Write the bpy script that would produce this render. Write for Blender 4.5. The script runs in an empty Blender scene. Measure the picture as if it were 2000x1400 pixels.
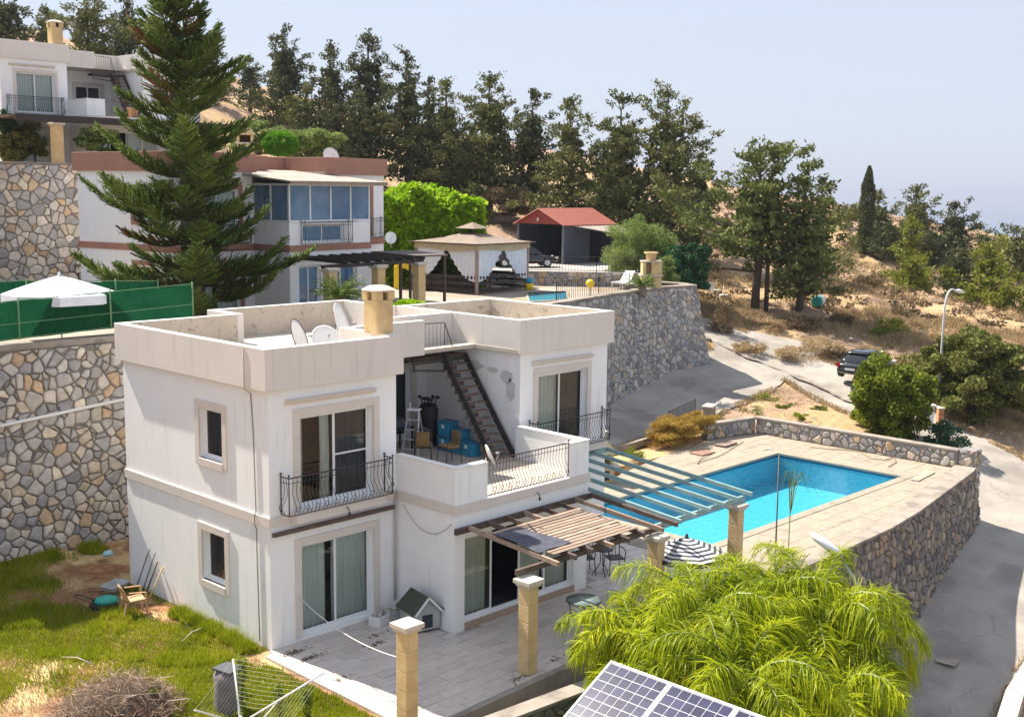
import bpy, math, random
import numpy as np
from mathutils import Vector, Matrix

# ---------------------------------------------------------------- camera, sky, sun, exposure
scene = bpy.context.scene
COL = scene.collection
R = math.radians
CAM_F, PITCH, ROLL, YAW = 2304.8, .14276, .01147, -.80148
CAM = np.array([-14.4348, -21.356, 10.2824])
_cy, _sy = math.cos(YAW), math.sin(YAW)
FW = np.array([-_sy*math.cos(PITCH), _cy*math.cos(PITCH), -math.sin(PITCH)])
_rt = np.array([_cy, _sy, 0.]); _up = np.cross(_rt, FW)
RT = _rt*math.cos(ROLL)+_up*math.sin(ROLL)
UP = -_rt*math.sin(ROLL)+_up*math.cos(ROLL)
cam = bpy.data.cameras.new('camera'); camo = bpy.data.objects.new('camera', cam); COL.objects.link(camo)
m = Matrix.Identity(4)
for i in range(3):
    m[i][0] = RT[i]; m[i][1] = UP[i]; m[i][2] = -FW[i]; m[i][3] = CAM[i]
camo.matrix_world = m
cam.sensor_width = 36; cam.lens = CAM_F/2000*36; cam.clip_start = .5; cam.clip_end = 60000
scene.camera = camo

SUNDIR = Vector((-.114, 1.0, 1.22)).normalized()          # towards the sun
EL = math.asin(SUNDIR.z); AZ = math.atan2(SUNDIR.x, SUNDIR.y)
w = bpy.data.worlds.new('World'); scene.world = w; w.use_nodes = True
nt = w.node_tree; nt.nodes.clear()
sky = nt.nodes.new('ShaderNodeTexSky'); sky.sky_type = 'NISHITA'; sky.sun_disc = False
sky.sun_elevation = EL; sky.sun_rotation = AZ
sky.altitude = 120; sky.air_density = 1.0; sky.dust_density = 1.4; sky.ozone_density = 1.8
bg = nt.nodes.new('ShaderNodeBackground'); bg.inputs[1].default_value = .14
ow = nt.nodes.new('ShaderNodeOutputWorld')
hm = nt.nodes.new('ShaderNodeMix'); hm.data_type = 'RGBA'; hm.inputs['Factor'].default_value = .93   # summer haze evens the whole sky out
nt.links.new(sky.outputs[0], hm.inputs['A']); hm.inputs['B'].default_value = (1.80, 1.97, 2.34, 1)
nt.links.new(hm.outputs['Result'], bg.inputs[0]); nt.links.new(bg.outputs[0], ow.inputs[0])
sl = bpy.data.lights.new('sun', 'SUN'); sl.energy = 4.2; sl.angle = R(.55); sl.color = (1, .905, .77)
so = bpy.data.objects.new('sun', sl); COL.objects.link(so)
so.rotation_euler = SUNDIR.to_track_quat('Z', 'Y').to_euler()
scene.view_settings.view_transform = 'Standard'; scene.view_settings.look = 'None'
scene.view_settings.exposure = 1.38; scene.view_settings.gamma = 1
scene.view_settings.use_curve_mapping = False
scene.cycles.max_bounces = 7; scene.cycles.transparent_max_bounces = 14
scene.cycles.diffuse_bounces = 3; scene.cycles.glossy_bounces = 3; scene.cycles.transmission_bounces = 5
scene.cycles.volume_bounces = 0
scene.cycles.use_denoising = True

# ---------------------------------------------------------------- layout: a direction seen in the photograph plus a real distance
def D(px, py, d):
    return CAM + d*((px-1000)/CAM_F*RT - (py-700)/CAM_F*UP + FW)
def PZ(px, py, z):
    r = (px-1000)/CAM_F*RT - (py-700)/CAM_F*UP + FW
    return CAM + r*((z-CAM[2])/r[2])
def PX(px, py, x):
    r = (px-1000)/CAM_F*RT - (py-700)/CAM_F*UP + FW
    return CAM + r*((x-CAM[0])/r[0])
def PY(px, py, y):
    r = (px-1000)/CAM_F*RT - (py-700)/CAM_F*UP + FW
    return CAM + r*((y-CAM[1])/r[1])
def proj(p):
    d = np.asarray(p)-CAM; z = d@FW
    return 1000+CAM_F*(d@RT)/z, 700-CAM_F*(d@UP)/z, z

rnd = random.Random(7); NR = np.random.RandomState(5)

# ---------------------------------------------------------------- objects
def tag(o, label=None, cat=None, group=None, kind=None):
    if label: o['label'] = label
    if cat: o['category'] = cat
    if group: o['group'] = group
    if kind: o['kind'] = kind
    return o
def empty(name, loc=(0, 0, 0), rz=0, label=None, cat=None, group=None):
    o = bpy.data.objects.new(name, None); COL.objects.link(o); o.empty_display_size = .1
    o.location = loc; o.rotation_euler = (0, 0, rz)
    return tag(o, label, cat, group)
def link(name, me, parent=None):
    o = bpy.data.objects.new(name, me); COL.objects.link(o)
    if parent: o.parent = parent
    return o
def copy_tree(o, loc=None, rz=None, label=None, scale=None):
    def rec(a, par):
        c = a.copy(); COL.objects.link(c); c.parent = par
        for ch in list(a.children): rec(ch, c)
        return c
    kids = list(o.children); r = o.copy(); COL.objects.link(r)
    for ch in kids: rec(ch, r)
    if loc is not None: r.location = loc
    if rz is not None: r.rotation_euler = (0, 0, rz)
    if scale is not None: r.scale = (scale,)*3 if not hasattr(scale, '__len__') else scale
    if label: r['label'] = label
    return r
def fast_mesh(name, V, F, mats, smooth=False):
    """V (n,3), F (m,k) arrays"""
    V = np.asarray(V, dtype=np.float32); F = np.asarray(F, dtype=np.int32)
    me = bpy.data.meshes.new(name); k = F.shape[1]
    me.vertices.add(len(V)); me.vertices.foreach_set('co', V.ravel())
    me.loops.add(F.size); me.loops.foreach_set('vertex_index', F.ravel())
    me.polygons.add(len(F))
    me.polygons.foreach_set('loop_start', np.arange(0, F.size, k, dtype=np.int32))
    me.polygons.foreach_set('loop_total', np.full(len(F), k, dtype=np.int32))
    if smooth: me.polygons.foreach_set('use_smooth', np.ones(len(F), dtype=bool))
    me.update(calc_edges=True)
    for mm in (mats if isinstance(mats, (list, tuple)) else [mats]): me.materials.append(mm)
    return me
class MB:
    def __init__(s): s.v = []; s.f = []; s.mi = []; s.sm = []
    def add(s, vs, fs, mi=0, sm=False):
        b = len(s.v); s.v += [tuple(map(float, p)) for p in vs]
        s.f += [tuple(b+i for i in f) for f in fs]; s.mi += [mi]*len(fs); s.sm += [sm]*len(fs)
        return s
    def box(s, x0, x1, y0, y1, z0, z1, mi=0):
        return s.add([(x0,y0,z0),(x1,y0,z0),(x1,y1,z0),(x0,y1,z0),(x0,y0,z1),(x1,y0,z1),(x1,y1,z1),(x0,y1,z1)],
                     [(0,3,2,1),(4,5,6,7),(0,1,5,4),(1,2,6,5),(2,3,7,6),(3,0,4,7)], mi)
    def bar(s, a, b, w, h, mi=0, up=(0, 0, 1)):
        a = Vector(a); b = Vector(b); d = (b-a).normalized(); u = Vector(up)
        if abs(d.dot(u)) > .98: u = Vector((0, 1, 0))
        sd = d.cross(u).normalized()*w/2; uu = sd.cross(d).normalized()*h/2
        vs = [a-sd-uu, a+sd-uu, a+sd+uu, a-sd+uu, b-sd-uu, b+sd-uu, b+sd+uu, b-sd+uu]
        return s.add(vs, [(0,1,2,3),(7,6,5,4),(0,4,5,1),(1,5,6,2),(2,6,7,3),(3,7,4,0)], mi)
    def tube(s, pts, r, n=6, mi=0, cap=True):
        pts = [Vector(p) for p in pts]; rs = r if hasattr(r, '__len__') else [r]*len(pts)
        vs = []; prev = None
        for i, p in enumerate(pts):
            d = (pts[min(i+1, len(pts)-1)]-pts[max(i-1, 0)]).normalized()
            if prev is None:
                u = Vector((0, 0, 1)) if abs(d.z) < .9 else Vector((1, 0, 0))
                a = d.cross(u).normalized()
            else: a = (prev-d*prev.dot(d)).normalized()
            prev = a; b = d.cross(a)
            for k in range(n):
                t = 2*math.pi*k/n; vs.append(p+(a*math.cos(t)+b*math.sin(t))*rs[i])
        fs = [(i*n+k, i*n+(k+1) % n, (i+1)*n+(k+1) % n, (i+1)*n+k) for i in range(len(pts)-1) for k in range(n)]
        s.add(vs, fs, mi, n > 4)
        if cap:
            b = len(s.v)-len(vs)
            s.f.append(tuple(b+k for k in range(n-1, -1, -1))); s.mi.append(mi); s.sm.append(False)
            s.f.append(tuple(b+(len(pts)-1)*n+k for k in range(n))); s.mi.append(mi); s.sm.append(False)
        return s
    def lathe(s, prof, n=16, c=(0, 0, 0), mi=0, sx=1, sy=1, sm=True):
        vs = []
        for (r, z) in prof:
            for k in range(n):
                t = 2*math.pi*k/n; vs.append((c[0]+r*sx*math.cos(t), c[1]+r*sy*math.sin(t), c[2]+z))
        fs = [(i*n+k, i*n+(k+1) % n, (i+1)*n+(k+1) % n, (i+1)*n+k) for i in range(len(prof)-1) for k in range(n)]
        return s.add(vs, fs, mi, sm)
    def prism(s, poly, z0, z1, mi=0):
        n = len(poly); vs = [(p[0], p[1], z0) for p in poly]+[(p[0], p[1], z1) for p in poly]
        return s.add(vs, [tuple(range(n-1, -1, -1)), tuple(range(n, 2*n))]+[(i, (i+1) % n, n+(i+1) % n, n+i) for i in range(n)], mi)
    def quad(s, a, b, c, d, mi=0): return s.add([a, b, c, d], [(0, 1, 2, 3)], mi)
    def mesh(s, name, mats):
        me = bpy.data.meshes.new(name); me.from_pydata(s.v, [], s.f)
        for mm in (mats if isinstance(mats, (list, tuple)) else [mats]): me.materials.append(mm)
        me.polygons.foreach_set('material_index', s.mi); me.polygons.foreach_set('use_smooth', s.sm); me.update()
        return me
    def build(s, name, mats, parent=None, bevel=0, loc=None):
        o = link(name, s.mesh(name, mats), parent)
        if loc is not None: o.location = loc
        if bevel:
            b = o.modifiers.new('bevel', 'BEVEL'); b.width = bevel; b.segments = 2; b.limit_method = 'ANGLE'
        return o

# ---------------------------------------------------------------- materials
def _nodes(name):
    mt = bpy.data.materials.new(name); mt.use_nodes = True
    return mt, mt.node_tree, mt.node_tree.nodes['Principled BSDF']
def rgb(c): return (c[0], c[1], c[2], 1)
def mat(name, c1, c2=None, scale=4, rough=.8, bump=0, bscale=None, metal=0, c3=None, s3=.5, t3=.55, spec=.5, rand=0, coat=0, stretch=None, isl=0, streak=None):
    """base colour c1-c2 by noise; c3 = patches of a second noise; rand = per object value spread"""
    mt, nt, b = _nodes(name); L = nt.links; N = nt.nodes.new
    b.inputs['Roughness'].default_value = rough; b.inputs['Metallic'].default_value = metal
    b.inputs['Specular IOR Level'].default_value = spec
    if coat: b.inputs['Coat Weight'].default_value = coat
    g = N('ShaderNodeNewGeometry'); src = g.outputs['Position']
    if stretch:
        mp = N('ShaderNodeVectorMath'); mp.operation = 'MULTIPLY'; mp.inputs[1].default_value = stretch
        L.new(src, mp.inputs[0]); src = mp.outputs[0]
    col = None
    if c2 is not None:
        n = N('ShaderNodeTexNoise'); n.inputs['Scale'].default_value = scale; n.inputs['Detail'].default_value = 6
        n.inputs['Roughness'].default_value = .62
        L.new(src, n.inputs['Vector'])
        r = N('ShaderNodeValToRGB'); r.color_ramp.elements[0].position = .33; r.color_ramp.elements[1].position = .67
        r.color_ramp.elements[0].color = rgb(c1); r.color_ramp.elements[1].color = rgb(c2)
        L.new(n.outputs['Fac'], r.inputs[0]); col = r.outputs[0]
    if c3 is not None:
        n3 = N('ShaderNodeTexNoise'); n3.inputs['Scale'].default_value = s3; n3.inputs['Detail'].default_value = 5
        L.new(src, n3.inputs['Vector'])
        mr = N('ShaderNodeMapRange'); mr.inputs[1].default_value = t3-.05; mr.inputs[2].default_value = t3+.07
        L.new(n3.outputs['Fac'], mr.inputs[0])
        mx = N('ShaderNodeMix'); mx.data_type = 'RGBA'; L.new(mr.outputs[0], mx.inputs['Factor'])
        if col is None: mx.inputs['A'].default_value = rgb(c1)
        else: L.new(col, mx.inputs['A'])
        mx.inputs['B'].default_value = rgb(c3); col = mx.outputs['Result']
    if streak:                       # vertical rain streaks: (colour, threshold)
        mp = N('ShaderNodeVectorMath'); mp.operation = 'MULTIPLY'; mp.inputs[1].default_value = (5, 5, .55)
        L.new(g.outputs['Position'], mp.inputs[0])
        n4 = N('ShaderNodeTexNoise'); n4.inputs['Scale'].default_value = 1; n4.inputs['Detail'].default_value = 5; L.new(mp.outputs[0], n4.inputs['Vector'])
        mr = N('ShaderNodeMapRange'); mr.inputs[1].default_value = streak[1]; mr.inputs[2].default_value = streak[1]+.2; mr.inputs[4].default_value = .75
        L.new(n4.outputs['Fac'], mr.inputs[0])
        mx = N('ShaderNodeMix'); mx.data_type = 'RGBA'; L.new(mr.outputs[0], mx.inputs['Factor'])
        if col is None: mx.inputs['A'].default_value = rgb(c1)
        else: L.new(col, mx.inputs['A'])
        mx.inputs['B'].default_value = rgb(streak[0]); col = mx.outputs['Result']
    if rand or isl:
        h = N('ShaderNodeHueSaturation')
        if col is None: h.inputs['Color'].default_value = rgb(c1)
        else: L.new(col, h.inputs['Color'])
        mr = N('ShaderNodeMapRange'); k = rand or isl
        mr.inputs[3].default_value = 1-k; mr.inputs[4].default_value = 1+k
        if rand:
            oi = N('ShaderNodeObjectInfo'); L.new(oi.outputs['Random'], mr.inputs[0])
        else: L.new(g.outputs['Random Per Island'], mr.inputs[0])
        L.new(mr.outputs[0], h.inputs['Value']); col = h.outputs[0]
    if col is None: b.inputs['Base Color'].default_value = rgb(c1)
    else: L.new(col, b.inputs['Base Color'])
    if bump:
        nb = N('ShaderNodeTexNoise'); nb.inputs['Scale'].default_value = bscale or scale*4; nb.inputs['Detail'].default_value = 5
        L.new(src, nb.inputs['Vector'])
        bp = N('ShaderNodeBump'); bp.inputs['Strength'].default_value = bump; bp.inputs['Distance'].default_value = .03
        L.new(nb.outputs['Fac'], bp.inputs['Height']); L.new(bp.outputs[0], b.inputs['Normal'])
    return mt
def leaf_mat(name, stops, trans=.35, rough=.55, spec=.35):
    if not name.startswith('palm'): spec = spec*.3; rough = max(rough, .6)
    """stops: list of colours drawn per leaf; part of the light goes through"""
    mt, nt, b = _nodes(name); L = nt.links; N = nt.nodes.new
    g = N('ShaderNodeNewGeometry'); r = N('ShaderNodeValToRGB')
    n = N('ShaderNodeTexNoise'); n.inputs['Scale'].default_value = .9; n.inputs['Detail'].default_value = 3
    L.new(g.outputs['Position'], n.inputs['Vector'])
    ad = N('ShaderNodeMath'); ad.operation = 'MULTIPLY_ADD'; ad.inputs[1].default_value = .55
    L.new(g.outputs['Random Per Island'], ad.inputs[0])
    m2 = N('ShaderNodeMapRange'); m2.inputs[1].default_value = .3; m2.inputs[2].default_value = .7; m2.inputs[4].default_value = .45
    L.new(n.outputs['Fac'], m2.inputs[0]); L.new(m2.outputs[0], ad.inputs[2])
    L.new(ad.outputs[0], r.inputs[0])
    e = r.color_ramp.elements
    while len(e) < len(stops): e.new(.5)
    for i, c in enumerate(stops): e[i].position = i/(len(stops)-1); e[i].color = rgb(c)
    L.new(r.outputs[0], b.inputs['Base Color']); b.inputs['Roughness'].default_value = rough
    b.inputs['Specular IOR Level'].default_value = spec
    tr = N('ShaderNodeBsdfTranslucent'); L.new(r.outputs[0], tr.inputs['Color'])
    mx = N('ShaderNodeMixShader'); mx.inputs[0].default_value = trans
    L.new(b.outputs[0], mx.inputs[1]); L.new(tr.outputs[0], mx.inputs[2])
    L.new(mx.outputs[0], nt.nodes['Material Output'].inputs['Surface'])
    return mt
def glass_mat(name, tint=(.75, .82, .82), refl=1.5):
    mt, nt, b = _nodes(name); L = nt.links; N = nt.nodes.new
    nt.nodes.remove(b)
    t = N('ShaderNodeBsdfTransparent'); t.inputs[0].default_value = rgb(tint)
    gl = N('ShaderNodeBsdfGlossy'); gl.inputs['Roughness'].default_value = .02
    fr = N('ShaderNodeFresnel'); fr.inputs[0].default_value = refl
    mx = N('ShaderNodeMixShader'); L.new(fr.outputs[0], mx.inputs[0]); L.new(t.outputs[0], mx.inputs[1]); L.new(gl.outputs[0], mx.inputs[2])
    L.new(mx.outputs[0], nt.nodes['Material Output'].inputs['Surface'])
    return mt

M = {}
M['stucco'] = mat('white_stucco', (.86, .865, .87), (.90, .90, .895), 1.2, .9, .25, 60, streak=((.72, .715, .70), .57))
M['stucco2'] = mat('white_stucco_clean', (.84, .845, .85), (.88, .88, .88), .8, .9, .2, 50)
M['beige'] = mat('beige_paint', (.69, .645, .60), (.75, .70, .655), .9, .88, .2, 50, streak=((.60, .55, .50), .58))
M['beige_trim'] = mat('beige_trim', (.65, .59, .54), (.71, .65, .60), 2, .85, .15, 40)
M['brown'] = mat('brown_paint', (.34, .17, .12), (.41, .21, .15), 1, .85, .15, 50)
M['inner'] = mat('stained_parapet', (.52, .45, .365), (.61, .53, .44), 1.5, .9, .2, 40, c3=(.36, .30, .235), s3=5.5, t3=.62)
M['roof'] = mat('roof_screed', (.46, .41, .34), (.54, .49, .42), 1.2, .9, .2, 30, c3=(.42, .37, .31), s3=.9, t3=.62)
M['floor'] = mat('terrace_tiles', (.42, .36, .31), (.52, .46, .40), 2, .6, 0, rand=.06)
M['white_frame'] = mat('white_frame', (.8, .81, .82), rough=.35)
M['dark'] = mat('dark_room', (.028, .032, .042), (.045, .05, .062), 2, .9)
M['glass'] = glass_mat('window_glass', (.86, .90, .90), 1.5)
M['glass_blue'] = mat('blue_glass', (.045, .11, .22), (.16, .27, .38), .7, .05, spec=.7)
M['glass_clear'] = glass_mat('clear_glass', (.8, .86, .86), 1.5)
M['curtain'] = mat('pale_curtain', (.62, .70, .66), (.80, .84, .80), 3, .9, stretch=(6, 6, .2))
M['curtain_dark'] = mat('dark_curtain', (.055, .062, .075), (.10, .11, .125), 3, .9, stretch=(6, 6, .2))
M['iron'] = mat('black_iron', (.028, .027, .028), (.05, .045, .043), 6, .5)
M['rust'] = mat('rusty_iron', (.12, .05, .03), (.06, .035, .028), 5, .75)
M['tread'] = mat('stair_tread', (.16, .105, .085), (.24, .17, .14), 5, .8, .2)
M['limestone'] = mat('yellow_limestone', (.56, .40, .19), (.68, .52, .28), 2.2, .85, .35, 25, c3=(.42, .31, .18), s3=1.6, t3=.66)
M['cap'] = mat('pale_stone_cap', (.54, .48, .41), (.62, .56, .49), 4, .8, .2)
M['oldwood'] = mat('weathered_wood', (.24, .17, .125), (.38, .29, .225), 3, .85, .3, 20, stretch=(1, 6, 6), rand=.22)
M['darkwood'] = mat('dark_pergola_wood', (.07, .05, .042), (.13, .09, .075), 4, .75, .2, rand=.2)
M['blackwood'] = mat('black_pergola_wood', (.018, .014, .014), (.03, .022, .02), 4, .6)
M['teal'] = mat('teal_paint', (.22, .36, .37), (.28, .43, .44), 3, .6, .1, c3=(.30, .42, .43), s3=3, t3=.62)
M['coping'] = mat('concrete_coping', (.26, .225, .19), (.33, .29, .25), 2, .9, .3, 25, c3=(.20, .175, .15), s3=1.4, t3=.56)
M['mortar'] = mat('mortar', (.15, .135, .12), (.23, .205, .18), 3, .95, .4, 20)
M['mortar_pale'] = mat('pale_mortar', (.20, .19, .18), (.28, .265, .25), 3, .95, .4, 20)
def stones(tag_, cols): return [mat('stone_%s_%d' % (tag_, i), tuple(.78*x for x in c), tuple(min(1, 1.15*x) for x in c), 5, .88, .6, 14, rand=.16) for i, c in enumerate(cols)]
ST_WARM = stones('warm', [(.50,.445,.39),(.58,.53,.46),(.43,.395,.365),(.53,.385,.255),(.37,.355,.35),(.62,.54,.43),(.53,.48,.42),(.31,.30,.31),(.52,.43,.33),(.45,.42,.40),(.40,.38,.37),(.48,.44,.41),(.55,.50,.45)])
ST_GREY = stones('grey', [(.37,.355,.345),(.44,.425,.41),(.30,.295,.295),(.50,.465,.42),(.34,.33,.33),(.47,.385,.29),(.41,.395,.38),(.24,.24,.25),(.54,.50,.44)])
ST_DARK = stones('dark', [(.21,.18,.16),(.29,.245,.205),(.165,.15,.145),(.37,.305,.24),(.24,.21,.19),(.38,.28,.19),(.19,.175,.17)])
ST_DECK = stones('deck', [(.40,.37,.34),(.48,.44,.40),(.33,.32,.32),(.52,.38,.24),(.44,.41,.38),(.50,.43,.34),(.29,.28,.29)])

# ---------------------------------------------------------------- terrain
_cp = []
def _c(px, py, d): _cp.append(tuple(D(px, py, d)))
for a in [(1385,718,61),(1190,812,54),(1300,765,57.5),(1640,790,58),(1700,728,60),(1832,800,57),(1500,665,66),(1470,600,74),(1560,608,74),
          (1385,600,72),(1700,640,72),(1900,620,76),(1750,560,88),(1950,560,95),(1650,470,118),(1850,500,125),(1990,480,150),(1640,436,140),
          (1000,445,94),(1100,520,82),(1200,540,80),(1290,565,80),(950,425,98),(800,385,104),(700,335,118),(480,200,145),(560,235,135),(60,90,118),(250,110,125),
          (1300,425,112),(1500,446,120),(900,330,150),(1350,395,150),(1800,440,170),(1960,452,180),(1440,480,100),(1600,520,95),(1240,500,90)]: _c(*a)
_cp += [(27.2,12.4,.05),(25,9,.1),(20,8.5,.05),(14,9,.05),(8,9.6,0),(30,8.6,.25),(30.5,3,.3),(33,6,.35),(30.9,-3.2,-2.1),(29,-4.6,-2.2),(26.4,-4.9,-2.45),(23.4,-5.5,-3.05),(21,-6,-3.7),(18,-7,-4.5),(15,-8,-5.1),
        (12,-9.5,-5.7),(8,-12,-6.3),(24,-9,-3.3),(20,-9,-4.2),(30,-8,-2.6),(36,-2,-1.0),(40,-8,-2.5),(20,-16,-7.5),(50,-20,-5),(10,-30,-10),(34,8.6,.35),(36,6.6,.15),(32,7.6,.3),(60,0,-1),(80,20,-1),(100,40,0),
        (20,0,-2.5),(14,-2,-3.5),(6,-7.5,-2.2),(9,-7,-3.0),(12,-6.6,-4.0),(2,-9,-3.6),(-4,-12,-4.5),(-12,-16,-4),(-10,0,-.6),(0,4,-.6),(6,2,-.6),(-16,6,-.5),(-14,-30,-8),
        (10,20,4.4),(20,20,4.6),(0,20,4.6),(-20,20,4),(5,36,9.5),(15,45,10.4),(25,38,8.5),(-20,45,11),(0,60,14.5),(30,60,15),(26,25,4.7),(34,22,4.4),(38,30,4.9),(30,36,6.3)]
_cp = np.array(_cp)
_S = 30.0
def _phi(r): return r
_A = _phi(np.linalg.norm(_cp[:, None, :2]-_cp[None, :, :2], axis=2))
_n = len(_cp)
_K = np.zeros((_n+3, _n+3)); _K[:_n, :_n] = _A - np.eye(_n)*1.0
_K[:_n, _n] = 1; _K[:_n, _n+1:] = _cp[:, :2]/_S; _K[_n:, :_n] = _K[:_n, _n:].T
_W = np.linalg.solve(_K, np.concatenate([_cp[:, 2], [0, 0, 0]]))
def field(x, y):
    x = np.atleast_1d(np.asarray(x, float)); y = np.atleast_1d(np.asarray(y, float))
    out = np.zeros(len(x))
    for i in range(0, len(x), 20000):
        xx = x[i:i+20000]; yy = y[i:i+20000]
        r = np.sqrt((xx[:, None]-_cp[None, :, 0])**2+(yy[:, None]-_cp[None, :, 1])**2)
        out[i:i+20000] = r@_W[:_n]+_W[_n]+(xx/_S)*_W[_n+1]+(yy/_S)*_W[_n+2]
    # past the ridge everything falls to the coast
    d = np.sqrt((x-CAM[0])**2+(y-CAM[1])**2)
    t = np.clip((d-185)/330, 0, 1)
    out = np.clip(out, -14, 32)
    return out*(1-t)**2 - 125*(t*t*(3-2*t))
def ground_at(px, py, z0=None):
    """where the line of sight at (px,py) meets the natural ground"""
    d = np.arange(40, 260, .4); P = np.array([D(px, py, t) for t in d])
    h = field(P[:, 0], P[:, 1]); k = np.argmax(P[:, 2] < h)
    a = P[k-1]; b = P[k]; fa = a[2]-h[k-1]; fb = b[2]-h[k]
    t = fa/(fa-fb) if fa != fb else 0
    return a+(b-a)*t
def inside(poly, x, y):
    x = np.asarray(x); y = np.asarray(y); c = np.zeros(x.shape, bool); n = len(poly)
    for i in range(n):
        x0, y0 = poly[i]; x1, y1 = poly[(i+1) % n]
        if y0 == y1: continue
        k = ((y0 > y) != (y1 > y)) & (x < (x1-x0)*(y-y0)/(y1-y0)+x0); c ^= k
    return c
def seg_dist(x, y, pts):
    best = np.full(np.shape(x), 1e9); who = np.zeros(np.shape(x))
    for i in range(len(pts)-1):
        ax, ay = pts[i][:2]; bx, by = pts[i+1][:2]; dx, dy = bx-ax, by-ay
        t = np.clip(((x-ax)*dx+(y-ay)*dy)/(dx*dx+dy*dy+1e-9), 0, 1)
        dd = np.hypot(x-ax-t*dx, y-ay-t*dy); k = dd < best
        best = np.where(k, dd, best); who = np.where(k, i+t, who)
    return best, who

OUT_TOP = [(29.25,-3.62),(27.9,-3.95),(24.5,-4.5),(21.3,-5.02),(18.9,-5.28),(16.3,-5.36),(12.6,-5.42)]   # outer edge of the pool wall
PLAT = [(-40,-10.5),(-3,-10.5),(-.3,-5.6),(12.6,-5.3),(16.3,-5.2),(21.3,-4.9),(24.5,-4.3),(27.9,-3.8),(29.0,-3.5),(29.0,5.9),(22.4,6.3),(13,7.3),(12.3,10.3),(-40,10.3)]
TERR2 = [(-60,10.28),(12,10.6),(24,12.9),(28,14.0),(33.7,14.9),(35.3,14.6),(35.0,21),(32,22),(30,26),(24,29),(20,32),(-60,30)]
TERR3 = [(-60,29.5),(19.5,29.5),(26,36),(26,52),(-60,58)]
ROADC = [ground_at(1420,640),ground_at(1385,668),ground_at(1500,712),ground_at(1640,752)]
def dips(x, y, z):
    for poly, zz in ((PLAT, -2.0), (TERR2, 4.5), (TERR3, 10.2)):
        k = inside(poly, x, y); z = np.where(k, np.minimum(z, zz), z)
    return z
def relief(x, y):
    return (.16*np.sin(x*.9+1.3*np.sin(y*.31))*np.sin(y*.77+x*.13)+.10*np.sin(x*2.1+y*.6)*np.sin(y*1.9-x*.4)+.05*np.sin(x*4.3-y*2.)*np.sin(y*3.7+x*1.1))
# roads in plan, each a ribbon of points with a half width
def G(px, py): p = ground_at(px, py); return (float(p[0]), float(p[1]))
ROAD_MAIN = [(2,-15.5),(8,-12),(13.5,-8.9),(18,-7.25),(22,-6.75),(26.5,-6.2),(31,-5.0),(34.2,-1.9),(36.6,2.6),(38.7,6.6),(39.9,10.6),(40.6,14.4),(41.0,18.4),(40.8,22.5),(39.5,27),(38,32)]
ROAD_HW = [1.9,1.9,1.8,1.85,1.95,2.2,2.6,2.9,2.4,2.1,1.9,1.8,1.7,1.7,1.7,1.7,1.7]
ROAD_HW = (ROAD_HW+[1.7]*20)[:len(ROAD_MAIN)]
DRIVE = [(13,9.2),(20,9.8),(26,10.8),(31,11.6),(36,12.2),(40,12.2),(44,13.6)]
DRIVE_HW = [1.4,1.9,2.5,2.9,2.6,2.3,2.2]
def ribbon_mask(x, y):
    m1, w1 = seg_dist(x, y, ROAD_MAIN); m2, w2 = seg_dist(x, y, DRIVE)
    h1 = np.interp(w1, range(len(ROAD_HW)), ROAD_HW); h2 = np.interp(w2, range(len(DRIVE_HW)), DRIVE_HW)
    return np.minimum(m1-h1, m2-h2)
def axis(a, b, fine, far, grow=1.12):
    v = list(np.arange(a, b, fine)); s = fine
    while v[-1] < far: s *= grow; v.append(v[-1]+s)
    s = fine
    while v[0] > -far: s *= grow; v.insert(0, v[0]-s)
    return np.array(v)
gx = axis(-16, 78, .55, 900); gy = axis(-24, 62, .55, 900)
X_, Y_ = np.meshgrid(gx, gy); xf = X_.ravel(); yf = Y_.ravel()
zf = field(xf, yf); rm = ribbon_mask(xf, yf)
zf = zf+1.35*relief(xf, yf)*np.clip((rm-.2)/1.5, 0, 1)*np.clip(np.hypot(xf-CAM[0], yf-CAM[1])/60, .3, 1.6)
zf = np.where(rm < -.75, zf-.16, zf)
zf = dips(xf, yf, zf)
nx = len(gx); ny = len(gy)
idx = np.arange(nx*ny).reshape(ny, nx)
F_ = np.stack([idx[:-1, :-1].ravel(), idx[:-1, 1:].ravel(), idx[1:, 1:].ravel(), idx[1:, :-1].ravel()], 1)

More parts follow.
